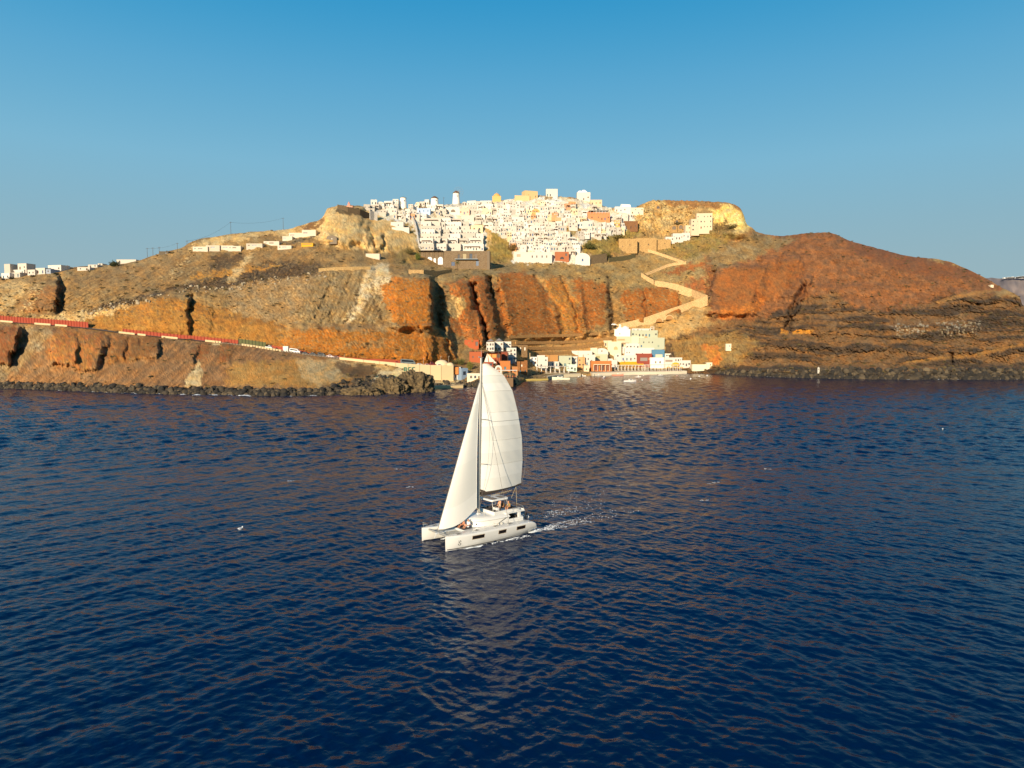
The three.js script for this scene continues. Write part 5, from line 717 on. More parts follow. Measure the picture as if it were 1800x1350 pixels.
for (const [x, y, w, h, l] of [[505, 421, 17, 5, 'lowest white stepped villa under the tan cliff'], [520, 416, 24, 6, 'middle white stepped villa under the tan cliff'], [543, 413, 24, 8, 'highest white stepped villa under the tan cliff']]) put(x, y, w, h, { name: 'stepped_villa', label: l, tone: [208, 194, 168], holes: [[-0.25, 0.3, 0.3, 0.3, 'w']], depth: 9, proud: 4, rim: 0.3 });
put(583, 422, 18, 8, { name: 'stone_cottage', label: 'small grey vaulted stone cottage under the tan cliff', tone: [128, 112, 92], vault: true, holes: [[0, 0.15, 0.14, 0.3, 'd', [190, 178, 160]]], proud: 4 });
put(540, 430, 20, 2.6, { name: 'yellow_awning', label: 'long yellow canopy over a dark opening below the stepped villas', category: 'canopy', tone: [220, 160, 40], proud: 5, depth: 5, rim: 0.1, holes: [[0, 0.05, 0.8, 0.5, 'w']] });
put(655, 452, 24, 6, { name: 'concrete_block', label: 'pale concrete tank block at the top of the scree fan', category: 'building', tone: [206, 190, 166], depth: 6, proud: 4, rim: 0.05 });
// ---- poles and wires along the ridge
const woodPole = paint(92, 80, 68), poles = [];
function pole(px, py, h, label, arm = true, group) { const b = ground(px, py), m = scaleAt(b), t = thing('utility_pole', label, 'pole', b, 0, group); mesh('post', cyl(0.17, 0.12, h * m + 1, 0, h * m / 2 - 0.5, 0, 8), woodPole, t); if (arm) mesh('crossarm', box(2.2, 0.16, 0.16, 0, h * m - 0.6, 0), woodPole, t); poles.push(new THREE.Vector3(b.x, b.y + h * m - 0.4, b.z)); }
[[259, 450, 14, 'leftmost leaning utility pole of the ridge cluster'], [269, 450, 15, 'second utility pole from the left in the ridge cluster'], [280, 447, 13, 'short utility pole beside the dark hut on the ridge'], [312, 443, 16, 'double-arm utility pole right of the dark hut'], [329, 440, 17, 'tall utility pole left of the white bungalows'], [406, 414, 23, 'lone tall utility pole above the tan bank, left of two'], [498, 404, 21, 'lone tall utility pole above the tan bank, right of two'], [119, 478, 12, 'utility pole behind the left ridge houses']].forEach(([x, y, h, l]) => pole(x, y, h, l));
function cable(a, b, sag, label) { const pts = []; for (let i = 0; i <= 8; i++) { const t = i / 8; pts.push(a.clone().lerp(b, t).add(new THREE.Vector3(0, -sag * 4 * t * (1 - t), 0))); } tag(mesh('power_line', rope(pts, 0.05, 4, 20), paint(70, 66, 64)), label, 'cable'); }
cable(poles[5], poles[6], 2.4, 'thin power line hanging between the two lone poles'); cable(poles[4], poles[5], 3, 'thin power line rising to the left lone pole'); cable(poles[0], poles[3], 1.5, 'thin power line across the ridge pole cluster');
{ const p = ground(808, 357), b = ground(780, 358); pole(780, 359, 12, 'dark lamp mast between the two right windmills', true); }
put(288, 447, 16, 5, { name: 'dark_hut', label: 'dark stone hut by the ridge pole cluster', category: 'hut', tone: [96, 84, 66], depth: 6, rim: 0.1, proud: 1, holes: [[0.2, 0.2, 0.14, 0.4, 'w']] });

[[[[892, 593], [940, 591], [1000, 590], [1050, 587], [1090, 581]], 'highest dry-stone terrace wall above the harbour'], [[[905, 603], [960, 603], [1020, 601], [1082, 594]], 'second dry-stone terrace wall above the harbour'], [[[912, 612], [960, 613], [1010, 612], [1070, 603]], 'third dry-stone terrace wall above the harbour houses'], [[[940, 622], [975, 622], [1003, 620]], 'short lowest terrace wall behind the waterfront roofs']].forEach(([p, l]) => wallAlong('terrace_wall', l, 'wall', p, 1.3, 0.8, [196, 150, 92], { out: 0.6, down: 1 }));
// ---------------------------------------------------------------- the road on the left shore
const ROAD = [[-60, 561], [0, 566], [70, 571.5], [143, 577], [211, 586], [277, 593], [345, 600], [420, 607], [470, 614], [506, 620], [550, 626], [594, 631], [645, 636.5], [695, 641], [740, 644], [795, 646]];
const roadAt = px => { let i = 0; while (i < ROAD.length - 2 && px > ROAD[i + 1][0]) i++; const t = (px - ROAD[i][0]) / (ROAD[i + 1][0] - ROAD[i][0]), s = (px - 900) / FOCAL, [d, y] = profile(s); return new THREE.Vector3(s * (d(3) + 0), y(3) + 0.3, -d(3)); };
{
  const pos = [], idx = []; let n = 0; for (let px = -40; px <= 800; px += 8) { const a = roadAt(px); pos.push(a.x, a.y, a.z + 0.4, a.x, a.y + 0.05, a.z - 8.4); if (n++) { const o = (n - 2) * 2; idx.push(o, o + 2, o + 1, o + 1, o + 2, o + 3); } }
  const g = new THREE.BufferGeometry(); g.setAttribute('position', new THREE.Float32BufferAttribute(pos, 3)); g.setIndex(idx); g.computeVertexNormals(); structure(tag(mesh('coast_road', g, paint(120, 108, 96)), 'narrow coast road descending to the harbour', 'road'));
}
const RED = paint(156, 66, 40, 0.85), CREAMWALL = paint(206, 180, 136);
function roadside(name, label, category, x0, x1, step, back, height, thick, mat, part, postMat, postStep) { // panels and posts along the road
  const o = roadAt(x0), t = thing(name, label, category, o); let prev = null;
  for (let px = x0; px <= x1 + 0.01; px += step) {
    const p = roadAt(px).sub(o); p.z -= back;
    if (prev) { const d = p.clone().sub(prev), L = Math.hypot(d.x, d.z), m = mesh(part, (() => { const g = box(L * 0.985, height, thick); const a = g.attributes.position; for (let i = 0; i < a.count; i++) a.setY(i, a.getY(i) + d.y * a.getX(i) / L); g.computeVertexNormals(); return g; })(), mat, t); m.position.copy(prev).addScaledVector(d, 0.5); m.position.y += height / 2 - 0.2; m.rotation.y = Math.atan2(-d.z, d.x); }
    if (postMat) { const q = mesh('post', unit, postMat, t); q.scale.set(0.28, height + 0.5, 0.28); q.position.copy(p); q.position.y += height / 2; q.position.z += thick / 2 + 0.12; }
    prev = p;
  }
  return t;
}
roadside('red_wall', 'tall red slatted wall along the road at the far left', 'wall', -30, 145, 5, 7.2, 3.6, 0.3, RED, 'panel', paint(160, 62, 40), 1);
roadside('red_wall', 'low red wall with posts behind the middle of the road', 'wall', 207, 412, 6, 7.2, 2.4, 0.3, RED, 'panel', paint(150, 58, 38), 1);
roadside('red_wall', 'plain red wall behind the parked cars on the road', 'wall', 470, 704, 9, 7.4, 2.3, 0.3, paint(158, 70, 40, 0.85), 'panel');
roadside('green_fence', 'green netted fence behind the road left of the white kiosk', 'fence', 414, 462, 6, 5.6, 3.4, 0.3, paint(92, 92, 54), 'panel', paint(80, 78, 52), 1);
[[-30, 30, 'leftmost cream road parapet below the tall red wall'], [64, 92, 'second cream road parapet, short piece under the red wall'], [100, 122, 'third cream road parapet near the end of the tall red wall'], [211, 240, 'cream road parapet left of the dark rock notch'], [244, 262, 'short cream road parapet at the dark rock notch'], [286, 318, 'cream road parapet right of the dark rock notch'], [362, 396, 'cream road parapet above the small pale rockfall'], [426, 500, 'long cream road parapet below the green fence']].forEach(([a, b, l]) => roadside('road_parapet', l, 'wall', a, b, 7, -0.2, 1.1, 0.4, CREAMWALL, 'block'));
roadside('road_railing', 'dark guard rail with posts along the seaward edge of the road', 'railing', 380, 640, 5, -0.3, 0.5, 0.1, paint(128, 112, 92), 'rail', paint(96, 84, 70), 1);
{ // concrete sea wall that carries the road to the harbour
  const o = roadAt(600), t = thing('sea_wall', 'cream concrete sea wall with green graffiti carrying the road to the harbour', 'wall', o), edges = [598, 640, 668, 696, 718, 738, 757, 776, 797];
  for (let i = 0; i < edges.length - 1; i++) {
    const a = roadAt(edges[i]).sub(o), b = roadAt(edges[i + 1]).sub(o), d = b.clone().sub(a), L = Math.hypot(d.x, d.z), H = lerp(4.5, 9.5, i / 7);
    const g = box(L * 0.992, H, 0.7), p = g.attributes.position; for (let k = 0; k < p.count; k++) p.setY(k, p.getY(k) + d.y * p.getX(k) / L); g.computeVertexNormals();
    const m = mesh('wall_panel', g, paint(218, 192, 146), t); m.position.copy(a).addScaledVector(d, 0.5); m.position.y += 0.9 - H / 2; m.position.z += 1.4; m.rotation.y = Math.atan2(-d.z, d.x);
    const q = mesh('joint', unit, paint(172, 146, 108), t); q.scale.set(0.22, H + 0.2, 0.3); q.position.copy(a); q.position.y += 0.95 - H / 2; q.position.z += 1.72;
  }
  const font = await new FontLoader().loadAsync('fonts/droid/droid_sans_bold.typeface.json'), txt = new TextGeometry('BCC', { font, size: 2.3, depth: 0.03, curveSegments: 4 }), a = roadAt(709).sub(o), b = roadAt(724).sub(o), d = b.clone().sub(a);
  const w = mesh('graffiti', txt, paint(60, 116, 88, 0.7), t); w.position.set(a.x + 0.2, a.y - 3.5, a.z + 2.0); w.rotation.y = Math.atan2(-d.z, d.x); w.scale.set(1.12, 1, 1);
}
// ---- vehicles
const tyreMat = paint(30, 30, 32), glassMat = new THREE.MeshPhysicalMaterial({ color: albedo(30, 34, 40), roughness: 0.08 });
function vehicle(name, label, category, px, back, L, H, Wd, tone, kind, flip = 1) {
  const a = roadAt(px - 3), b = roadAt(px + 3), c = roadAt(px); c.z -= back; c.y += 0.02; const d = b.sub(a), t = thing(name, label, category, c, Math.atan2(-d.z, d.x)), tiltZ = Math.atan2(d.y, Math.hypot(d.x, d.z)), paintM = new THREE.MeshPhysicalMaterial({ color: albedo(...tone), roughness: 0.35, clearcoat: 0.6, clearcoatRoughness: 0.1 });
  const prof = { car: [[-0.5, 0.22], [-0.49, 0.5], [-0.44, 0.58], [-0.3, 0.62], [-0.2, 0.96], [0.08, 1], [0.22, 0.66], [0.42, 0.58], [0.49, 0.48], [0.5, 0.22]], van: [[-0.5, 0.18], [-0.5, 0.9], [-0.47, 1], [0.22, 1], [0.34, 0.66], [0.48, 0.56], [0.5, 0.42], [0.5, 0.18]], bus: [[-0.5, 0.14], [-0.5, 0.9], [-0.46, 1], [0.3, 1], [0.42, 0.72], [0.49, 0.5], [0.5, 0.14]], pickup: [[-0.5, 0.3], [-0.5, 0.56], [-0.08, 0.56], [-0.06, 0.98], [0.16, 1], [0.26, 0.62], [0.46, 0.56], [0.5, 0.46], [0.5, 0.28]] }[kind];
  const shape = (pts, k = 1, dy = 0) => new THREE.Shape(pts.map(([x, y]) => new THREE.Vector2(x * L * k * flip, y * H + dy)));
  const body = mesh('body', new THREE.ExtrudeGeometry(shape(prof), { depth: Wd - 0.16, bevelSize: 0.06, bevelThickness: 0.08, bevelSegments: 2 }).translate(0, 0, -Wd / 2 + 0.08), paintM, t); body.rotation.z = tiltZ;
  const win = { car: [[-0.26, 0.64], [-0.18, 0.9], [0.06, 0.93], [0.18, 0.66]], van: [[-0.44, 0.58], [-0.44, 0.86], [0.2, 0.86], [0.3, 0.6]], bus: [[-0.46, 0.52], [-0.46, 0.86], [0.3, 0.86], [0.4, 0.6]], pickup: [[-0.04, 0.62], [-0.03, 0.92], [0.14, 0.92], [0.22, 0.64]] }[kind];
  for (const s of [-1, 1]) mesh('window', new THREE.ExtrudeGeometry(shape(win), { depth: 0.02, bevelEnabled: false }).translate(0, 0, s > 0 ? Wd / 2 + 0.005 : -Wd / 2 - 0.025), glassMat, body);
  for (const x of [-0.31, 0.31]) for (const s of [-1, 1]) { const wh = mesh('wheel', moved(new THREE.CylinderGeometry(H * 0.2, H * 0.2, 0.22, 14), x * L, H * 0.17, s * (Wd / 2 - 0.08), Math.PI / 2), tyreMat, body); mesh('rim', moved(new THREE.CylinderGeometry(H * 0.11, H * 0.11, 0.02, 10), x * L, H * 0.17, s * (Wd / 2 + 0.04), Math.PI / 2), alloy, wh); }
  for (const s of [-1, 1]) mesh('headlight', rbox(0.1, 0.14, 0.3, 0.5 * L * flip * 0.99 + 0.05 * flip, H * 0.42, s * (Wd / 2 - 0.3), 0.03), paint(230, 228, 216, 0.2), body);
  return t;
}
vehicle('parked_van', 'white parked van beside the white kiosk on the coast road', 'van', 518, 1.2, 6.2, 2.4, 2.0, [232, 226, 216], 'van');
vehicle('parked_car', 'dark grey parked car nose to the white van', 'car', 536, 1.4, 3.6, 1.5, 1.8, [54, 52, 54], 'car');
vehicle('parked_car', 'black parked car, left of the pair in the road dip', 'car', 550, 1.3, 4.4, 1.7, 1.8, [38, 38, 42], 'car');
vehicle('parked_car', 'black parked jeep, right of the pair in the road dip', 'car', 565, 1.3, 4.6, 2.0, 1.9, [30, 30, 32], 'van');
vehicle('parked_car', 'pale pinkish parked car right of the black jeep', 'car', 580, 1.2, 4.4, 1.5, 1.8, [214, 186, 178], 'car');
vehicle('parked_car', 'dark red low car at the right end of the parked row', 'car', 590, 1.3, 3.8, 1.4, 1.8, [96, 48, 44], 'car');
vehicle('parked_car', 'red car directly behind the grey minibus', 'car', 697, 1.2, 4.2, 1.6, 1.8, [170, 34, 30], 'car');
vehicle('minibus', 'grey minibus on the road above the sea wall graffiti', 'minibus', 716, 1.4, 8.4, 3.2, 2.2, [112, 120, 118], 'bus');
vehicle('parked_car', 'white low car right of the grey minibus', 'car', 737, 0.9, 4.4, 1.5, 1.8, [230, 222, 212], 'car');
vehicle('pickup_truck', 'dark red pickup truck left of the round tent at the harbour road', 'truck', 756, 3, 5.4, 2.6, 2.0, [120, 40, 38], 'pickup');
vehicle('parked_car', 'pale pink car in front of the dark red pickup', 'car', 750, 0.4, 4.2, 1.4, 1.8, [216, 176, 170], 'car');
vehicle('parked_car', 'white car in front of the round tent', 'car', 772, 0.4, 4.6, 1.5, 1.8, [236, 226, 214], 'car');
vehicle('pickup_truck', 'small white flatbed truck just right of the green fence', 'truck', 472, 1.4, 4.2, 2.2, 1.9, [222, 216, 206], 'pickup');
{ const c = roadAt(501); c.z -= 2.5; const t = thing('kiosk', 'small white box kiosk left of the white parked van', 'kiosk', c); mesh('cabin', rbox(2.9, 3.0, 2.4, 0, 1.5, 0, 0.06), paint(228, 222, 208), t); mesh('door', box(0.9, 2, 0.06, 0.6, 1.05, 1.22), paint(206, 200, 188), t); mesh('roof', box(3.1, 0.16, 2.6, 0, 3.06, 0), paint(214, 208, 196), t); }
{ const c = roadAt(778); c.z -= 4; const t = thing('canvas_tent', 'round-topped cream canvas tent beside the harbour road', 'tent', c); mesh('canopy', new THREE.SphereGeometry(4.2, 24, 10, 0, 6.29, 0, Math.PI / 2).scale(1, 0.75, 0.8).translate(-1, 0.8, 0), paint(226, 200, 158), t); mesh('side_lobe', new THREE.SphereGeometry(2.4, 18, 8, 0, 6.29, 0, Math.PI / 2).scale(1, 0.9, 0.8).translate(4, 0.2, 1), paint(222, 194, 150), t); mesh('skirt', cyl(4.2, 4.2, 1.4, -1, 0.2, 0, 24), paint(220, 192, 148), t); }
for (const [x, h, l] of [[601, 4.6, 'thin road lamp post above the cars on the left'], [742, 4.4, 'white lamp post right of the minibus'], [773, 5.6, 'lamp post behind the round tent'], [787, 6, 'tall lamp post between the tent and the orange bluff']]) { const c = roadAt(x); c.z -= 6; const t = thing('lamp_post', l, 'lamp post', c); mesh('post', cyl(0.1, 0.07, h, 0, h / 2, 0, 8), paint(196, 176, 150), t); mesh('lamp_head', rbox(0.7, 0.14, 0.24, 0.3, h, 0, 0.04), paint(190, 180, 166), t); }
// ---------------------------------------------------------------- the harbour
const hb = (px, py, w, h, o) => put(px, py, w, h, { category: 'house', name: 'harbour_house', proud: 1, rim: 0.25, ...o });
const RUSTWALL = [158, 78, 44], WHT = [208, 198, 182], PALEGREEN = [178, 178, 150], IVORY = [200, 186, 152];
hb(829, 611, 25, 13, { label: 'rust-red house with one dark window under the tan pinnacle', tone: [176, 88, 48], holes: [[0.36, 0.25, 0.18, 0.55, 'w']], depth: 8 });
{ const t = hb(862, 617, 14, 15, { label: 'white tiled villa block with a small gable, left of the tiled trio', tone: WHT, grid: [3, 2] }); mesh('gable_roof', moved(new THREE.ConeGeometry(3.4, 1.8, 4), 0, 7.2, -4, 0, Math.PI / 4, 0), paint(150, 140, 132), t); }
{ const t = hb(877, 617, 15, 16, { label: 'white tiled villa block in the middle of the tiled trio', tone: WHT, grid: [3, 2] }); mesh('gable_roof', moved(new THREE.ConeGeometry(3.4, 1.8, 4), 0, 7.8, -4, 0, Math.PI / 4, 0), paint(158, 148, 140), t); }
hb(891, 617, 15, 16, { label: 'white tiled villa block on the right of the tiled trio', tone: WHT, grid: [3, 2] });
hb(899, 634, 17, 22, { label: 'white stepped villa with blue railings below the tiled trio', tone: WHT, grid: [3, 3], terrace: 2 });
{ const t = hb(896, 634, 10, 6, { name: 'blue_balcony', label: 'pale blue glazed balcony front under the stepped villa', category: 'balcony', tone: [150, 178, 196], proud: 4, depth: 3, grid: [4, 1, 0] }); }
hb(913, 621, 28, 14, { label: 'grey-brown stone house with two bright windows above the harbour', tone: [140, 112, 78], stone: true, holes: [[-0.1, 0.35, 0.07, 0.4, 'w', [60, 52, 44]], [0.07, 0.35, 0.06, 0.4, 'w', [236, 226, 204]], [0.34, 0.35, 0.07, 0.4, 'w', [236, 226, 204]]] });
hb(836, 636, 22, 17, { label: 'plain rust-red house front left of the sailing mast', tone: [170, 88, 50], holes: [[-0.2, 0.4, 0.1, 0.2, 'w']] });
{ const t = hb(868, 636, 26, 16, { name: 'rust_restaurant', label: 'rust-red restaurant with yellow lit openings under a dark pergola', category: 'restaurant', tone: RUSTWALL, holes: [[-0.3, 0.45, 0.24, 0.4, 'w', [206, 150, 60]], [0.02, 0.45, 0.3, 0.4, 'w', [196, 140, 54]], [0.32, 0.45, 0.2, 0.4, 'w', [70, 56, 40]]], proud: 2 }); mesh('pergola', join([box(27, 0.4, 5, -2, 6.4, 1), ...Array.from({ length: 14 }, (_, i) => box(0.2, 0.25, 5.4, -15 + i * 2, 6.7, 1))]), paint(66, 52, 42), t); for (const x of [-14, -6, 3, 9]) mesh('post', box(0.3, 6.4, 0.3, x, 3.2, 3.2), paint(80, 62, 46), t); }
hb(886, 635, 12, 17, { label: 'plain red-brown cube at the right end of the rust restaurant', tone: [140, 70, 46], proud: 2.5 });
hb(888, 651, 18, 16, { label: 'orange house with a notched top beside the white arch', tone: [184, 112, 56], holes: [[0, 0.1, 0.2, 0.3, 'd']], proud: 2 });
hb(859, 652, 16, 15, { label: 'dark red plastered house behind the mainsail', tone: [150, 72, 46], grid: [2, 2], proud: 2 });
hb(876, 656, 12, 14, { name: 'arch_gate', label: 'white round arch gate below the orange house', category: 'gate', tone: WHT, vault: true, holes: [[0, 0.1, 0.56, 0.66, 'A', [150, 100, 62]]], proud: 4, depth: 2 });
hb(918, 657, 18, 23, { label: 'brown rubble house with a flat white roof at the jetty root', tone: [160, 108, 62], stone: true, holes: [[-0.05, 0.55, 0.12, 0.16, 'w', [228, 216, 190]], [-0.2, 0.06, 0.14, 0.2, 'd'], [0.3, 0.06, 0.14, 0.22, 'd']], proud: 2 });
{ const t = hb(890, 670, 24, 5, { name: 'terrace_taverna', label: 'quayside terrace with orange chairs on the dark rocks', category: 'terrace', tone: [120, 92, 64], holes: [], proud: 3, depth: 8 }); mesh('canopy', box(11.5, 0.25, 5, 0, 5.8, -2), paint(214, 206, 192), t); for (const x of [-5.5, -2, 2, 5.5]) for (const z of [-4.2, 0.2]) mesh('post', box(0.2, 3.8, 0.2, x, 3.9, z), paint(178, 150, 110), t); for (let i = 0; i < 8; i++) { const c = mesh('chair', join([box(0.5, 0.08, 0.5, 0, 0.45, 0), box(0.5, 0.5, 0.08, 0, 0.75, -0.22), box(0.06, 0.45, 0.06, -0.2, 0.22, 0.2), box(0.06, 0.45, 0.06, 0.2, 0.22, 0.2), box(0.06, 0.45, 0.06, -0.2, 0.22, -0.2), box(0.06, 0.45, 0.06, 0.2, 0.22, -0.2)]), paint(190, 96, 48), t); c.position.set(-5 + i * 1.4, 1.9, -0.6 - (i % 3) * 1.2); } }
hb(801, 666, 17, 20, { label: 'small white quay house with three narrow windows at the sea wall', tone: [232, 224, 210], holes: [[-0.3, 0.1, 0.1, 0.3, 'w', [80, 80, 120]], [0, 0.1, 0.1, 0.3, 'w', [80, 80, 120]], [0.32, 0.12, 0.14, 0.3, 'd', [130, 70, 80]], [0.3, 0.5, 0.2, 0.3, 'w']], proud: 3 });
hb(801, 649, 10, 3, { name: 'roof_box', label: 'orange brick roof box on top of the small white quay house', category: 'box', tone: [196, 120, 58], proud: 1, depth: 3 });
hb(817, 664, 14, 16, { label: 'shaded blue-grey shed behind the small white quay house', tone: [128, 148, 166], holes: [[0, 0.3, 0.5, 0.4, 'w', [40, 46, 60]]], turn: 0.7, proud: 1 });
hb(833, 667, 24, 10, { label: 'low white arched quay building left of the mast', tone: [220, 204, 176], holes: [[-0.2, 0.2, 0.16, 0.5, 'a'], [0.1, 0.2, 0.16, 0.5, 'a'], [0.36, 0.2, 0.12, 0.4, 'w']], proud: 2 });
{ const b = ground(860, 640), t = thing('shade_sail', 'white tent-like shade sail hoisted beside the masthead', 'shade sail', at(860, 640, -b.z - 6)); const g = new THREE.BufferGeometry(), tri = (a, c, d) => [...a, ...c, ...d]; g.setAttribute('position', new THREE.Float32BufferAttribute([...tri([-3.4, 0.5, 0.5], [-0.4, 0.3, 2.4], [-1.2, 6.4, 0]), ...tri([0.2, 0.3, 2.4], [4.6, 0.6, 0.6], [-0.9, 6.4, 0]), ...tri([4.6, 0.6, 0.6], [3.2, 1.2, -3], [-0.9, 6.4, 0]), ...tri([-3.4, 1, -3], [-3.4, 0.5, 0.5], [-1.2, 6.4, 0])], 3)); g.computeVertexNormals(); mesh('canvas', g, new THREE.MeshStandardMaterial({ color: albedo(226, 214, 192), roughness: 0.9, side: THREE.DoubleSide }), t); mesh('mast', cyl(0.14, 0.1, 8.5, -1.05, 2.5, 0, 8), paint(196, 176, 140), t); }
hb(948, 646, 30, 18, { label: 'white house left behind the grey taverna roof', tone: WHT, grid: [4, 2, 0.3] });
hb(938, 640, 12, 12, { label: 'white narrow house at the left end of the waterfront', tone: [226, 220, 208], grid: [2, 2] });
hb(967, 635, 28, 11, { name: 'terrace_wall', label: 'brown earth-walled terrace above the grey taverna', category: 'wall', tone: [176, 126, 70], depth: 5, rim: 0.05 });
hb(972, 645, 21, 9, { label: 'low white house with three doors behind the taverna roof', tone: WHT, holes: [[-0.38, 0.1, 0.12, 0.6, 'd', [110, 90, 60]], [0, 0.1, 0.14, 0.65, 'd'], [0.32, 0.1, 0.12, 0.6, 'd']] });
hb(993, 644, 24, 18, { label: 'pale green two-storey house right of the taverna', tone: PALEGREEN, grid: [3, 2, 0] });
hb(1005, 652, 18, 11, { label: 'mint-green low house front on the waterfront', tone: [196, 212, 190], grid: [3, 1, 0.3], proud: 3 });
hb(1009, 641, 12, 14, { label: 'white house between the pale green and striped houses', tone: WHT, grid: [2, 2, 0] });
hb(1022, 645, 12, 17, { label: 'tan rubble house with an outside stair on the waterfront', tone: [204, 158, 104], grid: [2, 2], stair: true });
hb(1036, 646, 20, 22, { label: 'white tall house with a dark window left of the gabled house', tone: WHT, holes: [[0.2, 0.4, 0.12, 0.2, 'w'], [-0.2, 0.1, 0.12, 0.3, 'd'], [-0.1, 0.6, 0.1, 0.15, 'w']] });
hb(1023, 627, 36, 10, { name: 'long_roof_house', label: 'long plain white house under the terraces, left of the gable', tone: [216, 204, 184], holes: [[0.3, 0.3, 0.05, 0.2, 'w']], depth: 9 });
hb(1056, 634, 24, 11, { label: 'cream house with a painted sign over the orange taverna', tone: IVORY, holes: [[-0.2, 0.35, 0.3, 0.4, 'w', [160, 150, 96]]], proud: 2 });
hb(1058, 625, 22, 13, { label: 'white vaulted house with a round front, left of the church steps', tone: WHT, vault: true, holes: [[0, 0.5, 0.1, 0.2, 'w']] });
{ const t = hb(1057, 652, 36, 17, { name: 'orange_taverna', label: 'orange waterfront taverna with white frame and lamps', category: 'restaurant', tone: [188, 112, 56], holes: [[-0.25, 0.05, 0.22, 0.5, 'w', [120, 60, 40]], [0.05, 0.05, 0.22, 0.5, 'w', [96, 60, 44]], [0.34, 0.05, 0.2, 0.5, 'w', [130, 76, 44]]], proud: 4 }); mesh('frame', join([box(12, 0.4, 0.3, 0, 5, 2.2), ...[-6, -3, 0, 3, 6].map(x => box(0.3, 5, 0.3, x, 2.5, 2.2))]), paint(226, 204, 172), t); }
{ const t = hb(1094, 592, 28, 13, { name: 'harbour_church', label: 'white domed church with a bell gable above the harbour', category: 'church', tone: [230, 224, 212], holes: [[-0.16, 0.3, 0.06, 0.18, 'w']], depth: 9, rim: 0.1 }); mesh('dome', new THREE.SphereGeometry(3.2, 20, 10, 0, 6.29, 0, Math.PI / 2).translate(3, 6, -4), paint(226, 222, 214), t); mesh('bell_gable', (() => { const s = new THREE.Shape([[-4.6, 0], [0.4, 0], [0.2, 1.2], [-1.2, 2.1], [-1.4, 4], [-2.1, 4.8], [-2.8, 4], [-3, 2.1], [-4.4, 1.2]].map(p => new THREE.Vector2(...p))); const hole = new THREE.Path(); hole.absarc(-2.1, 3.1, 0.4, 0, 6.28); s.holes.push(hole); return new THREE.ExtrudeGeometry(s, { depth: 0.7, bevelEnabled: false }).translate(0, 5.9, -0.5); })(), paint(232, 226, 214), t); mesh('side_vault', new THREE.CylinderGeometry(2.6, 2.6, 8, 16, 1, false, 0, Math.PI).rotateZ(Math.PI / 2).rotateX(0).translate(2, 5.6, -5), paint(228, 222, 210), t); }
hb(1097, 607, 26, 15, { label: 'cream house with a long balcony directly under the church', tone: IVORY, holes: [[-0.2, 0.55, 0.5, 0.18, 'w', [176, 150, 100]], [0.1, 0.1, 0.5, 0.2, 'w', [150, 120, 80]]], terrace: 1.5 });
{ const t = hb(1133, 592, 46, 11, { name: 'terrace_house', label: 'long pale green terrace house with a white roof frame by the stairs', tone: PALEGREEN, grid: [8, 1, 0.2] }); mesh('roof_frame', join([box(3, 0.25, 0.25, 6.6, 8.3, -1), box(3, 0.25, 0.25, 6.6, 6.8, -1), box(0.25, 3, 0.25, 5.2, 6.8, -1), box(0.25, 3, 0.25, 8, 6.8, -1)]), paint(236, 230, 220), t); }
hb(1128, 583, 34, 5, { label: 'white upper rooms behind the long pale green terrace house', tone: WHT, grid: [5, 1, 0], depth: 6 });
hb(1146, 612, 44, 18, { label: 'big pale green house with four small windows, right side of harbour', tone: PALEGREEN, holes: [[-0.33, 0.5, 0.04, 0.14, 'w'], [-0.12, 0.5, 0.04, 0.14, 'w'], [0.02, 0.5, 0.04, 0.14, 'w'], [0.26, 0.1, 0.06, 0.2, 'w', [140, 150, 130]], [-0.42, 0.1, 0.05, 0.2, 'd']], depth: 9, proud: 2 });
hb(1120, 608, 24, 16, { label: 'cream plain house beside the big pale green house', tone: [220, 206, 168], holes: [[0.1, 0.2, 0.05, 0.15, 'w']], proud: 1 });
hb(1080, 621, 24, 20, { label: 'cream stepped garden house left under the church', tone: [224, 208, 168], holes: [[0.1, 0.3, 0.3, 0.3, 'a', [200, 160, 110]]], terrace: 2 });
hb(1112, 613, 24, 9, { label: 'white house with three small dark windows above the long wall', tone: WHT, grid: [4, 1, 0], proud: 2 });
hb(1124, 623, 52, 11, { name: 'long_white_house', label: 'long bright white windowless house across the middle of the harbour', tone: [214, 205, 190], holes: [[-0.42, 0.2, 0.03, 0.2, 'w'], [-0.34, 0.2, 0.03, 0.2, 'w'], [0.1, 0.1, 0.03, 0.14, 'w']], depth: 9, proud: 4 });
hb(1086, 630, 13, 9, { label: 'small white vaulted house left of the red house', tone: WHT, vault: true, holes: [[0, 0.35, 0.2, 0.3, 'w']], proud: 3 });
hb(1102, 634, 34, 9, { label: 'white flat house directly above the yellow awning', tone: WHT, grid: [5, 1, 0], proud: 3 });
hb(1133, 640, 26, 18, { label: 'red two-storey house with a grey glazed front', tone: [140, 66, 50], holes: [[-0.05, 0.3, 0.5, 0.34, 'w', [140, 128, 118]], [0.34, 0.4, 0.14, 0.2, 'w', [190, 150, 120]]], proud: 4 });
{ const t = hb(1157, 630, 22, 15, { label: 'blue house with a wide cream doorway behind the white cube', tone: [84, 126, 148], holes: [[0.06, 0.02, 0.56, 0.46, 'w', [206, 188, 156]]], proud: 4 }); }
hb(1155, 642, 24, 13, { label: 'white cube house with two small windows below the blue house', tone: [232, 224, 212], holes: [[-0.1, 0.25, 0.1, 0.3, 'w'], [0.22, 0.25, 0.1, 0.3, 'w']], proud: 6 });
hb(1183, 641, 32, 12, { label: 'white house with three square windows above the yellow dome', tone: WHT, holes: [[0.16, 0.5, 0.07, 0.3, 'w'], [0.3, 0.5, 0.07, 0.3, 'w'], [0.42, 0.5, 0.05, 0.3, 'w'], [-0.22, 0.4, 0.4, 0.3, 'w', [150, 130, 110]]], proud: 4 });
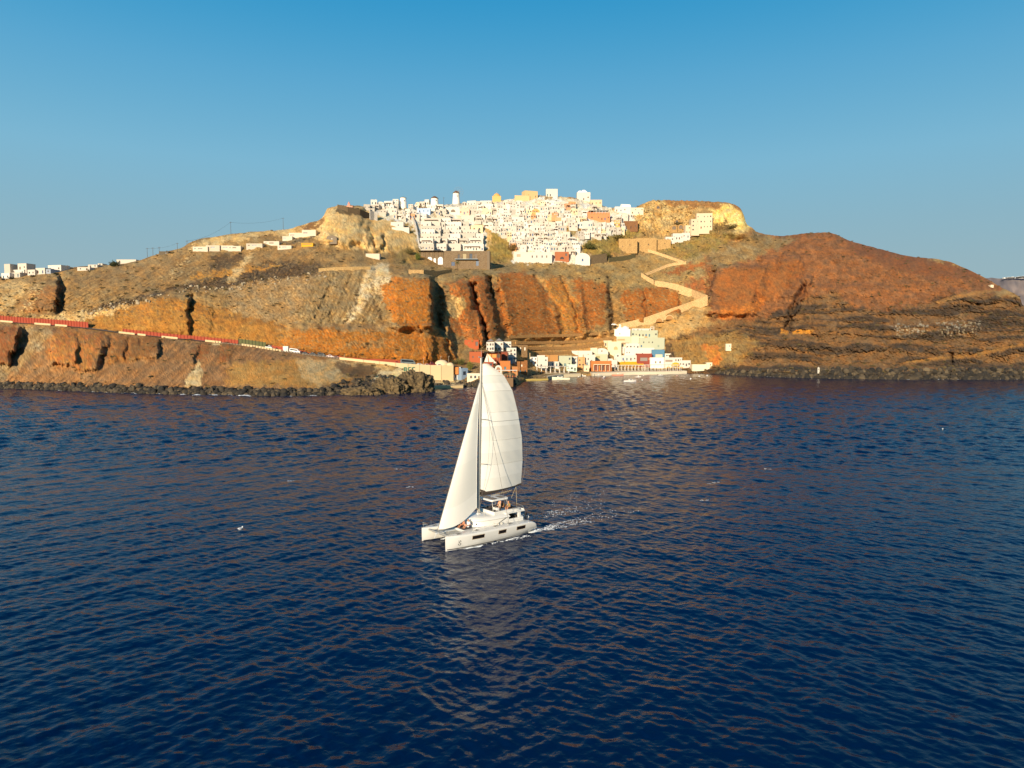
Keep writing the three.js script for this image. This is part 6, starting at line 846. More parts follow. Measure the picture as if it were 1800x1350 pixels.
hb(1204, 644, 20, 10, { label: 'low white house at the right end of the waterfront', tone: WHT, grid: [4, 1, 0], proud: 3 });
hb(1230, 650, 26, 9, { name: 'low_wall_house', label: 'low windowless cream wall house, last building on the right quay', tone: [230, 212, 178], proud: 3 });
for (const [x, y, w, h, tone, g, l] of [[951, 634, 14, 9, WHT, 2, 'little white house above the left waterfront house'], [1078, 646, 14, 13, WHT, 2, 'white house squeezed between the orange taverna and yellow awning'], [1044, 620, 12, 8, [216, 200, 168], 1, 'cream hut above the long plain white house'], [1068, 608, 14, 9, IVORY, 2, 'small cream house left of the house under the church'], [1031, 653, 9, 10, [222, 196, 160], 1, 'narrow cream house left of the orange taverna'], [925, 628, 14, 7, [190, 160, 116], 1, 'low tan shed right of the grey-brown stone house'], [1176, 628, 16, 6, [226, 214, 192], 2, 'low white terrace room right of the blue house'], [1071, 640, 12, 9, [214, 206, 190], 2, 'pale house behind the orange taverna roof'], [905, 657, 10, 12, [176, 116, 66], 1, 'small ochre house left of the brown rubble house'], [1094, 618, 14, 8, WHT, 2, 'white room beside the cream garden house'], [845, 624, 12, 7, [150, 100, 62], 1, 'low brown shed above the plain rust-red house'], [1016, 636, 10, 9, [222, 210, 190], 1, 'small white house behind the outside stair house']]) hb(x, y, w, h, { label: l, tone, grid: [g, 1, 0.2], depth: 6 });
// awnings and pergolas on the quay
function pergola(px, py, w, h, depth, n, label, roofTone, postTone, o = {}) { const b = ground(px, py); b.z += o.proud ?? 6; const m = scaleAt(b), W = w * m, Hh = h * m, q = at(px, py, -b.z), t = thing(o.name ?? 'pergola', label, o.category ?? 'pergola', q); mesh('roof', o.solid ? box(W, 0.3, depth, 0, Hh, -depth / 2) : join([box(W, 0.18, 0.25, 0, Hh, 0), box(W, 0.18, 0.25, 0, Hh, -depth), ...Array.from({ length: Math.round(W / 0.8) }, (_, i) => box(0.3, 0.12, depth + 0.5, -W / 2 + (i + 0.5) * 0.8, Hh + 0.15, -depth / 2))]), paint(...roofTone), t); for (let i = 0; i <= n; i++) for (const z of [0, -depth]) { const p = mesh('post', unit, paint(...postTone), t); p.scale.set(0.24, Hh, 0.24); p.position.set(-W / 2 + W * i / n, Hh / 2, z); } mesh('floor', box(W, 0.2, depth + 1, 0, 0, -depth / 2), paint(206, 190, 160), t);
  for (let i = 0; i < n * 2; i++) { const x = -W / 2 + W * (i + 0.5) / (n * 2), z = -1 - (i % 2) * 1.6, tb = mesh('table', join([box(0.9, 0.06, 0.9, x, 0.85, z), box(0.1, 0.8, 0.1, x, 0.45, z)]), paint(...(i % 3 ? [206, 190, 168] : [150, 84, 52])), t); for (const s of [-1, 1]) mesh('chair', join([box(0.45, 0.06, 0.45, x + s * 0.75, 0.5, z), box(0.06, 0.5, 0.45, x + s * 0.97, 0.75, z), box(0.3, 0.45, 0.3, x + s * 0.75, 0.28, z)]), paint(...(i % 2 ? [120, 76, 50] : [90, 74, 62])), tb); }
  return t; }
pergola(972, 656, 56, 12, 6, 7, 'grey-roofed waterfront taverna shelter with white posts and tables', [168, 160, 150], [232, 222, 206], { name: 'taverna_shelter', category: 'shelter', solid: true, proud: 4 });
{ const t = pergola(1108, 652, 54, 10, 4, 9, 'white-posted dining shelter below the yellow awning', [226, 210, 184], [236, 226, 206], { name: 'dining_shelter', category: 'shelter', solid: true, proud: 5 }); }
pergola(1165, 652.5, 64, 11, 5, 10, 'long pale waterfront dining pergola right of the yellow awning', [214, 200, 178], [232, 222, 204], { name: 'dining_pergola', proud: 5 });
{ const b = ground(1108, 644), t = thing('yellow_awning', 'big yellow awning roof over the waterfront restaurant', 'awning', at(1105, 642, -b.z - 2)), m = scaleAt(b); const W = 54 * m; mesh('sloped_canvas', (() => { const s = new THREE.Shape([[0, 0], [5, 2.9], [5.2, 2.9], [5.2, -0.2]].map(p => new THREE.Vector2(...p))); return new THREE.ExtrudeGeometry(s, { depth: W, bevelEnabled: false }).rotateY(Math.PI / 2).translate(-W / 2, 0, 0); })(), paint(232, 166, 28), t); for (let i = 0; i <= 6; i++) mesh('support', box(0.2, 3.6, 0.2, -W / 2 + W * i / 6, -1.9, -1.0), paint(226, 170, 60), t); mesh('back_wall', box(W, 3.6, 0.3, 0, -1.9, -4.6), paint(222, 158, 40), t); for (let i = 0; i < 6; i++) mesh('opening', box(W / 9, 2.2, 0.2, -W / 2 + W * (i + 0.5) / 6, -2.5, -4.4), paint(84, 60, 40), t); }
{ const b = ground(1189, 646), t = thing('yellow_arches', 'yellow domed bar with round arches at the right waterfront', 'bar', at(1186, 652, -b.z - 3)); mesh('dome', new THREE.SphereGeometry(3.6, 20, 8, 0, 6.29, 0, Math.PI / 2).scale(1, 0.75, 0.7).translate(1.2, 4.1, -2), paint(228, 164, 40), t); for (const x of [-5, -1.6, 1.8, 5.2]) mesh('arch', join([new THREE.TorusGeometry(1.5, 0.26, 6, 14, Math.PI).translate(x, 1.7, 0), box(0.5, 1.8, 0.5, x - 1.5, 0.9, 0), box(0.5, 1.8, 0.5, x + 1.5, 0.9, 0)]), paint(230, 168, 40), t); mesh('back_wall', box(14, 4, 0.4, 0, 2, -3.4), paint(214, 150, 46), t); }
// quay, jetty, poles
function quay(name, label, pts, top, tone, wide = 6) { const P = pts.map(([x, y]) => onSea(x, y).add(new THREE.Vector3(0, 0, 4.5))), pos = [], idx = [], t = thing(name, label, 'quay', P[0]); P.forEach((p, i) => { const q = p.clone().sub(P[0]); pos.push(q.x, -2, q.z, q.x, top, q.z, q.x, top + 0.02, q.z - wide, q.x, -2, q.z - wide); if (i) { const o = (i - 1) * 4; for (const [a, b] of [[0, 1], [1, 2], [2, 3]]) idx.push(o + a, o + a + 4, o + b, o + b, o + a + 4, o + b + 4); } }); const e = pos.length / 3 - 4; idx.push(0, 1, 2, 0, 2, 3, e, e + 2, e + 1, e, e + 3, e + 2); const g = new THREE.BufferGeometry(); g.setAttribute('position', new THREE.Float32BufferAttribute(pos, 3)); g.setIndex(idx); mesh('paving', toCreasedNormals(g, 0.5), paint(...tone), t); return t; }
quay('stone_quay', 'whitewashed stone quay in front of the yellow restaurants', [[1040, 660.6], [1080, 659.2], [1120, 658.2], [1160, 657.7], [1205, 656.4]], 2.2, [226, 208, 176], 16);
quay('stone_quay', 'low pale quay in front of the grey taverna shelter', [[962, 667], [975, 664.6], [990, 662.6], [1020, 661.4]], 2.0, [222, 200, 160], 14);
quay('stone_jetty', 'long low yellowish jetty reaching out left of the moored white launch', [[922, 668.8], [940, 668.4], [963, 667.6]], 1.0, [190, 162, 86], 5);
quay('concrete_slip', 'cream concrete slip below the small white quay house', [[764, 683], [790, 682], [815, 681]], 1.4, [214, 182, 130], 9);
for (const [x, y, h, l] of [[966, 652, 30, 'tall wooden pole at the grey taverna roof'], [1016, 652, 34, 'tall wooden pole by the striped rubble house'], [1068, 628, 14, 'thin pole right of the white vaulted house'], [1082, 642, 12, 'thin pole left of the yellow awning'], [1097, 642, 10, 'second thin pole above the yellow awning']]) { const b = ground(x, y), m = scaleAt(b), t = thing('harbour_pole', l, 'pole', b); mesh('post', cyl(0.13, 0.09, h * m, 0, h * m / 2, 0, 7), woodPole, t); mesh('crossarm', box(1.2, 0.1, 0.1, 0, h * m - 0.4, 0), woodPole, t); }
// small boats
function launch(px, py, L, label, tone, o = {}) {
  const c = onSea(px, py), t = thing(o.name ?? 'moored_boat', label, 'boat', c, o.turn ?? 0), W = o.beam ?? L * 0.3, hgt = o.free ?? L * 0.11, pos = [], idx = [], N = 14;
  for (let i = 0; i <= N; i++) { const u = i / N, w = W / 2 * Math.pow(Math.sin(Math.PI * (0.5 * u + 0.5)), 0.6) * (u < 0.05 ? 0.9 : 1), x = -L / 2 + L * u, s = hgt * (1 + 0.5 * u * u); for (const [z, y] of [[-w, s], [-w * 0.82, 0.02], [-w * 0.3, -0.25], [w * 0.3, -0.25], [w * 0.82, 0.02], [w, s], [w * 0.8, s * 0.98], [w * 0.75, 0.2], [-w * 0.75, 0.2], [-w * 0.8, s * 0.98]]) pos.push(x, y, z); if (i) for (let k = 0; k < 10; k++) { const a = (i - 1) * 10 + k, b = (i - 1) * 10 + (k + 1) % 10; idx.push(a, a + 10, b, b, a + 10, b + 10); } }
  for (let k = 1; k < 9; k++) idx.push(0, k, k + 1);
  const g = new THREE.BufferGeometry(); g.setAttribute('position', new THREE.Float32BufferAttribute(pos, 3)); g.setIndex(idx); mesh('hull', toCreasedNormals(g, 0.7), twoSided(paint(...tone, 0.5)), t);
  mesh('deck', box(L * 0.34, 0.1, W * 0.74, L * 0.2, hgt * 0.92, 0), paint(210, 200, 180), t);
  if (o.cabin) { const cb = mesh('cabin', rbox(L * 0.28, hgt * 1.3, W * 0.6, o.cabinX ?? L * 0.06, hgt * 1.3, 0, 0.1), paint(230, 222, 208), t); mesh('window', rbox(L * 0.2, hgt * 0.5, W * 0.62, o.cabinX ?? L * 0.06, hgt * 1.55, 0, 0.05), glassMat, cb); }
  else { mesh('console', rbox(0.7, 1.1, 0.8, 0, hgt + 0.3, 0, 0.08), paint(226, 218, 204), t); mesh('thwart', box(0.35, 0.08, W * 0.8, -L * 0.18, hgt * 0.8, 0), paint(150, 110, 70), t); }
  if (o.motor !== false) mesh('outboard_motor', join([rbox(0.4, 0.6, 0.36, -L / 2 - 0.15, hgt + 0.45, 0, 0.1), box(0.16, 1.1, 0.2, -L / 2 - 0.15, hgt - 0.3, 0)]), paint(56, 52, 50), t);
  if (o.mast) mesh('mast', cyl(0.06, 0.04, o.mast, L * 0.05, o.mast / 2 + hgt, 0, 6), paint(220, 206, 180), t);
  return t;
}
launch(986, 667.5, 11.5, 'long white motor launch moored off the grey taverna', [226, 212, 180], { turn: Math.PI, cabin: true });
launch(1107, 671.5, 8.4, 'white motorboat lying out in the middle of the bay', [226, 216, 206], { turn: 0.2, cabin: true });
launch(1062, 664.5, 4.6, 'small white pinkish dinghy with raised motor off the orange taverna', [222, 198, 196], { turn: 1.0 });
launch(1086, 660.2, 8.5, 'pink and cream boat tied along the yellow restaurant quay', [224, 150, 120], { turn: 0.05, motor: false });
launch(1052, 661.2, 6, 'grey open boat at the quay left of the pink boat', [200, 190, 172], { turn: 0.3 });
launch(1024, 661.5, 5, 'small white open boat off the mint-green house', [222, 210, 190], { turn: -0.4 });
launch(996, 661.8, 6, 'dark blue open boat close to the low pale quay', [72, 76, 88], { turn: 0.1 });
launch(1161, 660.5, 4.8, 'white boat with a short mast off the white cube house', [228, 220, 208], { turn: 0.5, cabin: true, mast: 3.4 });
launch(1122, 663, 4, 'tiny white rowing boat off the yellow awning', [226, 216, 202], { motor: false });
launch(957, 665.2, 4.5, 'white dinghy at the tip of the yellowish jetty', [230, 222, 208], { turn: 0.4 });
launch(940, 664.4, 3.8, 'small white tender behind the yellowish jetty', [226, 216, 200], { turn: -0.2 });
{ const c = onSea(937, 660); c.y = 1.6; c.z -= 3; const t = thing('red_canoe', 'long red canoe lying on the quay left of the taverna', 'canoe', c); mesh('hull', new THREE.SphereGeometry(1, 20, 8).scale(2.9, 0.35, 0.45), paint(206, 72, 66, 0.5), t); mesh('cockpit', rbox(1.6, 0.1, 0.4, 0, 0.32, 0, 0.04), paint(96, 50, 48), t); }
for (const [x, y, r, l] of [[1214, 666.5, 0.55, 'white mooring buoy nearest the camera, right part of bay'], [1229, 662, 0.5, 'white mooring buoy in the middle of the right three'], [1243, 660.6, 0.5, 'white mooring buoy furthest right in the bay'], [1190, 661, 0.4, 'pinkish small buoy off the yellow arches'], [1131, 660.6, 0.35, 'tiny white buoy right of the rowing boat'], [1129, 668.4, 0.45, 'white buoy behind the motorboat stern'], [1017, 662.4, 0.35, 'tiny white buoy off the mint-green house']]) { const c = onSea(x, y); const t = thing('mooring_buoy', l, 'buoy', c); mesh('float', new THREE.SphereGeometry(r, 12, 8).translate(0, r * 0.5, 0), paint(...(l.startsWith('pink') ? [220, 170, 160] : [232, 226, 216]), 0.5), t); mesh('eye', new THREE.TorusGeometry(r * 0.25, r * 0.07, 5, 10).translate(0, r * 1.6, 0), woodPole, t); }
for (const [x, y, l] of [[1657, 755, 'white gull sitting on the water at the right'], [423, 931, 'white gull sitting on the water at the left']]) { const c = onSea(x, y); c.y = waveHeight(c.x, c.z, 0.5); const t = thing('seagull', l, 'gull', c, 0.8); const bd = mesh('body', join([new THREE.SphereGeometry(0.2, 14, 10).scale(1.5, 0.75, 0.8).translate(0, 0.1, 0), new THREE.SphereGeometry(0.09, 10, 8).translate(0.27, 0.3, 0), rod([0.2, 0.15, 0], [0.27, 0.3, 0], 0.07), moved(new THREE.ConeGeometry(0.09, 0.26, 6), -0.34, 0.14, 0, 0, 0, 1.5)]), paint(232, 230, 226), t); mesh('wing', join([new THREE.SphereGeometry(0.16, 10, 8).scale(1.7, 0.5, 0.35).translate(-0.08, 0.16, 0.13), new THREE.SphereGeometry(0.16, 10, 8).scale(1.7, 0.5, 0.35).translate(-0.08, 0.16, -0.13)]), paint(176, 178, 182), bd); mesh('beak', moved(new THREE.ConeGeometry(0.025, 0.1, 6), 0.39, 0.29, 0, 0, 0, -1.6), paint(220, 160, 40), bd); }
{ const b = ground(1436, 652), t = thing('shrine', 'tiny white arched shrine on the rocks of the right shore', 'shrine', b); b.z += 2; t.position.z += 2; const s = new THREE.Shape([[-0.8, -2], [0.8, -2], [0.8, 2.6], [0, 3.6], [-0.8, 2.6]].map(p => new THREE.Vector2(...p))), h = new THREE.Path(); h.absarc(0, 1.4, 0.36, 0, 6.28); s.holes.push(h); mesh('wall', new THREE.ExtrudeGeometry(s, { depth: 0.9, bevelEnabled: false }), paint(196, 186, 168), t); t.scale.set(0.8, 0.8, 0.8); mesh('niche', box(1.2, 1.6, 0.1, 0, 1.4, 0.3), paint(70, 60, 50), t); }
for (const [x, y, w, h, l] of [[1281, 610, 9, 5, 'lone small cream hut on the lava slope right of the harbour'], [1744, 504, 5, 2.5, 'tiny white cairn house on the far right crest'], [1247, 643, 10, 5, 'tumbled cream boathouse beside the low wall house']]) put(x, y, w, h, { name: 'small_hut', label: l, category: 'hut', tone: [226, 210, 176], holes: [[0.2, 0.1, 0.2, 0.5, 'd']], proud: 2, depth: 3 });
person('person in dark clothes standing at the sharp bend of the zigzag stairway', (() => { const p = ground(1245, 524); p.z += 5.5; p.y += 2.2; return p; })(), 0.4, stand(), { skin: skinTone[0], top: std(albedo(60, 62, 74), 0.9), bottom: std(albedo(40, 40, 46), 0.9), hair: hairBrown, leg: 0.95, sleeve: 0.8 });
{ const p = ground(1077, 574); p.z += 6; p.y += 1; const t = thing('parked_car', 'white car parked at the foot of the zigzag stairway', 'car', p); mesh('body', new THREE.ExtrudeGeometry(new THREE.Shape([[-2, 0.3], [-2, 0.9], [-1.4, 1], [-0.9, 1.6], [0.6, 1.6], [1.2, 1], [2, 0.85], [2, 0.3]].map(q => new THREE.Vector2(...q))), { depth: 1.6, bevelSize: 0.06, bevelThickness: 0.06, bevelSegments: 2 }), paint(236, 230, 222, 0.4), t); for (const x of [-1.2, 1.2]) mesh('wheel', moved(new THREE.CylinderGeometry(0.34, 0.34, 0.24, 12), x, 0.3, 1.6, Math.PI / 2), tyreMat, t); mesh('window', new THREE.ExtrudeGeometry(new THREE.Shape([[-1.2, 1.05], [-0.8, 1.5], [0.5, 1.5], [0.95, 1.05]].map(q => new THREE.Vector2(...q))), { depth: 0.02, bevelEnabled: false }).translate(0, 0, 1.67), glassMat, t); }
// ---------------------------------------------------------------- rocks, scrub, trees, foam, the far coast
function rockGeometry(seed, detail = 4, sx = 1, sy = 1, sz = 1, f = 1, boxy = 2) { // a boulder of half sizes sx, sy, sz, broken by joints f to the metre
  const g = mergeVertices(new THREE.IcosahedronGeometry(1, detail).deleteAttribute('uv').deleteAttribute('normal')), p = g.attributes.position, v = new THREE.Vector3(), col = new Float32Array(p.count * 3), r = rngOf(seed * 100 | 0);
  for (let i = 0; i < p.count; i++) {
    v.fromBufferAttribute(p, i); v.divideScalar(Math.pow(Math.abs(v.x) ** boxy + Math.abs(v.y) ** boxy + Math.abs(v.z) ** boxy, 1 / boxy));
    const X = v.x * sx * f, Y = v.y * sy * f, Z_ = v.z * sz * f, c = 1 - Math.abs(noise3(X * 0.8 + seed, Y * 0.35, Z_ * 0.8)), c2 = 1 - Math.abs(noise3(X * 0.3 + seed + 9, Y * 0.7, Z_ * 0.3)), k = 1 + 0.16 * noise3(X * 0.35 + seed, Y * 0.35, Z_ * 0.35) - 0.16 * Math.max(0, c * 4 - 3.2) - 0.12 * Math.max(0, c2 * 4 - 3.2) + 0.07 * noise3(X * 1.3 + seed, Y * 1.3, Z_ * 1.3) + 0.03 * noise3(X * 4, Y * 4 + seed, Z_ * 4);
    p.setXYZ(i, v.x * sx * k, v.y * sy * k, v.z * sz * k);
    const m = clamp(0.5 + 0.9 * fbm3(X * 0.7 + seed, Y * 1.0, Z_ * 0.7, 4), 0, 1), q = 0.8 + 0.4 * r(); for (let n = 0; n < 3; n++) col[i * 3 + n] = lerp([0.045, 0.031, 0.015][n], [0.185, 0.122, 0.052][n], m) * q;
  }
  g.computeVertexNormals(); g.setAttribute('color', new THREE.BufferAttribute(col, 3)); return g;
}
const rockMat = new THREE.MeshStandardMaterial({ vertexColors: true, roughness: 0.95 });
[[727, 690, 62, 35, 'big dark brown rock head at the right end of the left shore'], [680, 692, 60, 27, 'cracked brown rock mass left of the big rock head'], [630, 695, 70, 14, 'low black rock shelf at the left end of the outcrop'], [632, 682, 64, 36, 'brown broken crag above the low black shelf']].forEach(([x, y, w, h, l], i) => { const c = onSea(x, y), m = scaleAt(c), W = w * m / 2, Hh = h * m; c.z -= W * 0.8 + (i === 3 ? 26 : 0); tag(mesh('shore_rock', rockGeometry(3.1 + i * 7.7, 26, W * 1.05, Hh * 0.97, W * 0.85, 0.5, i < 2 ? 3.2 : 2.4), rockMat), l, 'rock').position.copy(c); });
{ // loose black boulders all along the water's edge
  const rnd = rngOf(21), N = 7000, g = rockGeometry(1.7, 3); g.deleteAttribute('color'); const im = new THREE.InstancedMesh(toCreasedNormals(g, 0.5), std(new THREE.Color(1, 1, 1), 0.95), N), q = new THREE.Object3D(), c = new THREE.Color(); let n = 0;
  while (n < N) { const px = -40 + rnd() * 1890; if (px > 752 && px < 838 && rnd() < 0.8) continue; if (px > 905 && px < 1258) continue; const s = (px - 900) / FOCAL, [d, y] = profile(s), v = 0.9 + Math.pow(rnd(), 1.4) * (1.02 + 0.12 * noise2(px * 0.02, 9)), D = d(v), Y = y(v); const big = (0.28 + 1.3 * Math.pow(rnd(), 4)) * (px > 1250 ? 1.3 : 1); q.position.set(s * D, Y + big * 0.15, -D); q.rotation.set(rnd() * 6, rnd() * 6, rnd() * 6); q.scale.set(big * (0.7 + rnd() * 0.7), big * (0.6 + rnd() * 0.5), big * (0.7 + rnd() * 0.7)); q.updateMatrix(); im.setMatrixAt(n, q.matrix); const m = rnd(), k = 0.7 + 0.6 * rnd(); im.setColorAt(n++, c.setRGB(lerp(0.02, 0.12, m * m) * k, lerp(0.017, 0.085, m * m) * k, lerp(0.013, 0.045, m * m) * k)); }
  im.name = 'shore_boulders'; im.castShadow = im.receiveShadow = true; scene.add(im); stuff(im, 'loose black and brown boulders along the water line', 'boulders');
}
function leafClump(seed, n, size) { const r = rngOf(seed), pos = []; for (let i = 0; i < n; i++) { const u = r() * 2 - 1, a = r() * 6.283, k = Math.cbrt(r()) * (0.75 + 0.35 * noise3(Math.cos(a) * 1.5 + seed, u * 2, Math.sin(a) * 1.5)), s = Math.sqrt(1 - u * u), c = new THREE.Vector3(Math.cos(a) * s * k, (u * 0.5 + 0.5) * k * 1.1, Math.sin(a) * s * k), e = () => new THREE.Vector3(r() - 0.5, r() - 0.5, r() - 0.5).multiplyScalar(size); for (let t = 0; t < 3; t++) { const q = c.clone().add(e()); pos.push(q.x, q.y, q.z); } } const g = new THREE.BufferGeometry(); g.setAttribute('position', new THREE.Float32BufferAttribute(pos, 3)); g.computeVertexNormals(); return g; }
{ const rnd = rngOf(9), spots = landSpots, im = new THREE.InstancedMesh(leafClump(4, 56, 0.75), new THREE.MeshStandardMaterial({ color: 0xffffff, roughness: 1, side: THREE.DoubleSide }), spots.length), q = new THREE.Object3D(), c = new THREE.Color();
  spots.forEach(([x, y, z, cx, cy], i) => { const s = 0.22 + 1.3 * Math.pow(rnd(), 3.4); q.position.set(x, y - 0.15, z); q.rotation.set(0, rnd() * 6, 0); q.scale.set(s * (0.8 + rnd() * 0.6), s * (0.5 + rnd() * 0.5), s * (0.8 + rnd() * 0.6)); q.updateMatrix(); im.setMatrixAt(i, q.matrix); const m = rnd(), k = 0.7 + 0.7 * rnd(); im.setColorAt(i, c.setRGB(lerp(0.075, 0.17, m) * k, lerp(0.06, 0.115, m) * k, lerp(0.022, 0.042, m) * k)); });
  im.name = 'dry_scrub'; im.castShadow = im.receiveShadow = true; scene.add(im); stuff(im, 'low dry olive and brown scrub dotted over the slopes', 'scrub'); console.log('scrub', spots.length); }
function shrub(name, px, py, w, h, label, category, tone, o = {}) { const b = ground(px, py); b.z += o.proud ?? 1.5; const m = scaleAt(b), t = thing(name, label, category, b), g = leafClump(px * 7 + py, o.n ?? 900, 0.22); g.scale(w * m / 2, h * m * 0.95, w * m / 2.2).translate(0, o.trunk ? h * m * 0.25 : -0.3, 0); mesh('foliage', g, new THREE.MeshStandardMaterial({ color: albedo(...tone), roughness: 1, side: THREE.DoubleSide }), t); mesh('trunk', rod([0, -0.8, 0], [0.1, h * m * 0.5, 0], 0.22, 0.1, 7), paint(92, 74, 54), t); return t; }
shrub('round_tree', 203, 468, 21, 11, 'dark green round tree on the left shoulder beside the low villa', 'tree', [62, 66, 38], { n: 1600 });
for (const [x, y, w, h, tone, l] of [[8, 492, 9, 5, [52, 50, 34], 'dark bush at the far left below the tower house'], [22, 490, 14, 5, [60, 56, 38], 'dark bush in front of the second ridge house'], [60, 486, 12, 4, [62, 58, 40], 'dark bush in front of the stepped ridge house'], [101, 482, 12, 5, [50, 52, 32], 'dark bush under the long ridge house'], [810, 640, 20, 14, [96, 92, 44], 'olive bush beside the orange bluff above the quay'], [826, 648, 14, 16, [116, 110, 46], 'yellow-green bush left of the mast by the rust house'], [798, 640, 14, 10, [70, 70, 38], 'dark shrub at the foot of the shaded bluff'], [735, 456, 12, 16, [92, 100, 40], 'bright green bush left of the stone building'], [720, 446, 16, 12, [104, 92, 52], 'brown bush below the hotel\'s left corner'], [1036, 437, 26, 14, [86, 84, 36], 'dark green bush at the foot of the right town edge'], [1064, 452, 24, 12, [92, 86, 38], 'olive bushes under the green slope'], [1086, 420, 30, 10, [120, 104, 50], 'dry green bush below the arched houses on the right'], [900, 440, 20, 14, [124, 96, 50], 'dry brown bush left of the lower town'], [1222, 404, 14, 6, [98, 86, 46], 'olive bush at the foot of the tall cave house'], [1192, 395, 20, 6, [110, 94, 52], 'dry bush on the castle hill left of the cave house'], [1286, 405, 20, 8, [112, 96, 52], 'dry bush under the yellow cliff'], [742, 372, 5, 5, [44, 50, 38], 'dark bush behind the middle windmill'], [722, 362, 10, 4, [48, 52, 40], 'dark tree crown on the ridge right of the left windmill']]) shrub('bush', x, y, w, h, l, 'bush', tone);
{ const b = ground(805, 476); b.z += 9; const t = thing('palm_tree', 'dry palm tree in front of the dark stone building', 'palm', b), m = scaleAt(b); mesh('trunk', rod([0, -1, 0], [0.2, 6, 0], 0.4, 0.28, 8), paint(120, 96, 64), t); const r = rngOf(6); for (let i = 0; i < 22; i++) { const a = i * 2.4, up = 0.9 - i * 0.07, L = 3.4; const pts = [0, 0.35, 0.7, 1].map(u => new THREE.Vector3(0.2 + Math.cos(a) * L * u * 0.9, 6 + L * (up * u - 0.75 * u * u), Math.sin(a) * L * u * 0.9)), cv = new THREE.CatmullRomCurve3(pts), pos = []; for (let k = 0; k < 16; k++) { const p = cv.getPoint(k / 16), d = cv.getTangent(k / 16), sd = new THREE.Vector3(-d.z, 0, d.x).normalize(), wd = 0.75 * Math.sin(Math.PI * (0.15 + 0.8 * k / 16)); for (const s of [-1, 1]) { const e = p.clone().addScaledVector(sd, s * wd).add(new THREE.Vector3(0, -0.25, 0)).addScaledVector(d, 0.3), f = p.clone().addScaledVector(d, 0.16); pos.push(p.x, p.y, p.z, e.x, e.y, e.z, f.x, f.y, f.z); } } const g = new THREE.BufferGeometry(); g.setAttribute('position', new THREE.Float32BufferAttribute(pos, 3)); g.computeVertexNormals(); mesh('frond', g, new THREE.MeshStandardMaterial({ color: albedo(...(i > 12 ? [126, 96, 52] : [104, 104, 50])), roughness: 0.9, side: THREE.DoubleSide }), t); } }
{ // pale blocks fallen along the dark band
  const rnd = rngOf(88), g = rockGeometry(5.3, 2); g.deleteAttribute('color'); const N = 230, im = new THREE.InstancedMesh(toCreasedNormals(g, 0.5), std(new THREE.Color(1, 1, 1), 0.95), N), q = new THREE.Object3D(), c = new THREE.Color(), L = [[150, 552], [200, 538], [260, 527], [330, 508], [390, 505], [440, 499], [480, 494], [540, 488], [580, 480]];
  for (let i = 0; i < N; i++) { const t = rnd() * (L.length - 1), k = Math.floor(t), x = lerp(L[k][0], L[k + 1][0], t - k) + (rnd() - 0.5) * 20, y = lerp(L[k][1], L[k + 1][1], t - k) + (rnd() + rnd() - 1) * 9, p = ground(x, y), s = 0.2 + 0.9 * Math.pow(rnd(), 3.5); q.position.copy(p); q.position.z += 0.6; q.rotation.set(rnd() * 6, rnd() * 6, 0); q.scale.set(s * 1.4, s, s); q.updateMatrix(); im.setMatrixAt(i, q.matrix); const m = 0.6 + 0.6 * rnd(); im.setColorAt(i, c.setRGB(0.4 * m, 0.31 * m, 0.19 * m)); }
  im.name = 'fallen_blocks'; im.castShadow = im.receiveShadow = true; scene.add(im); stuff(im, 'pale fallen stone blocks along the dark band on the left slope', 'boulders');
}
// ---- foam: thin broken sheets of bubbles lying on the water
const foamMat = std(albedo(214, 218, 220), 0.9, { side: THREE.DoubleSide });
function foamPatch(spots, name, label) { const pos = []; const r = rngOf(spots.length); for (const [x, z, s] of spots) { const n = 5, a0 = r() * 6, y = waveHeight(x, z, 0.3) + 0.05; for (let i = 0; i < n; i++) { const a = a0 + i / n * 6.283, b = a0 + (i + 1) / n * 6.283, k = s * (0.6 + 0.6 * r()), l = s * (0.6 + 0.6 * r()); const p = (c, q) => { const X = x + Math.cos(c) * q, Z = z + Math.sin(c) * q * 0.6; return [X, waveHeight(X, Z, 0.3) + 0.045, Z]; }; pos.push(x, y + 0.03, z, ...p(a, k), ...p(b, l)); } } const g = new THREE.BufferGeometry(); g.setAttribute('position', new THREE.Float32BufferAttribute(pos, 3)); g.computeVertexNormals(); stuff(mesh(name, g, foamMat), label, 'foam'); }
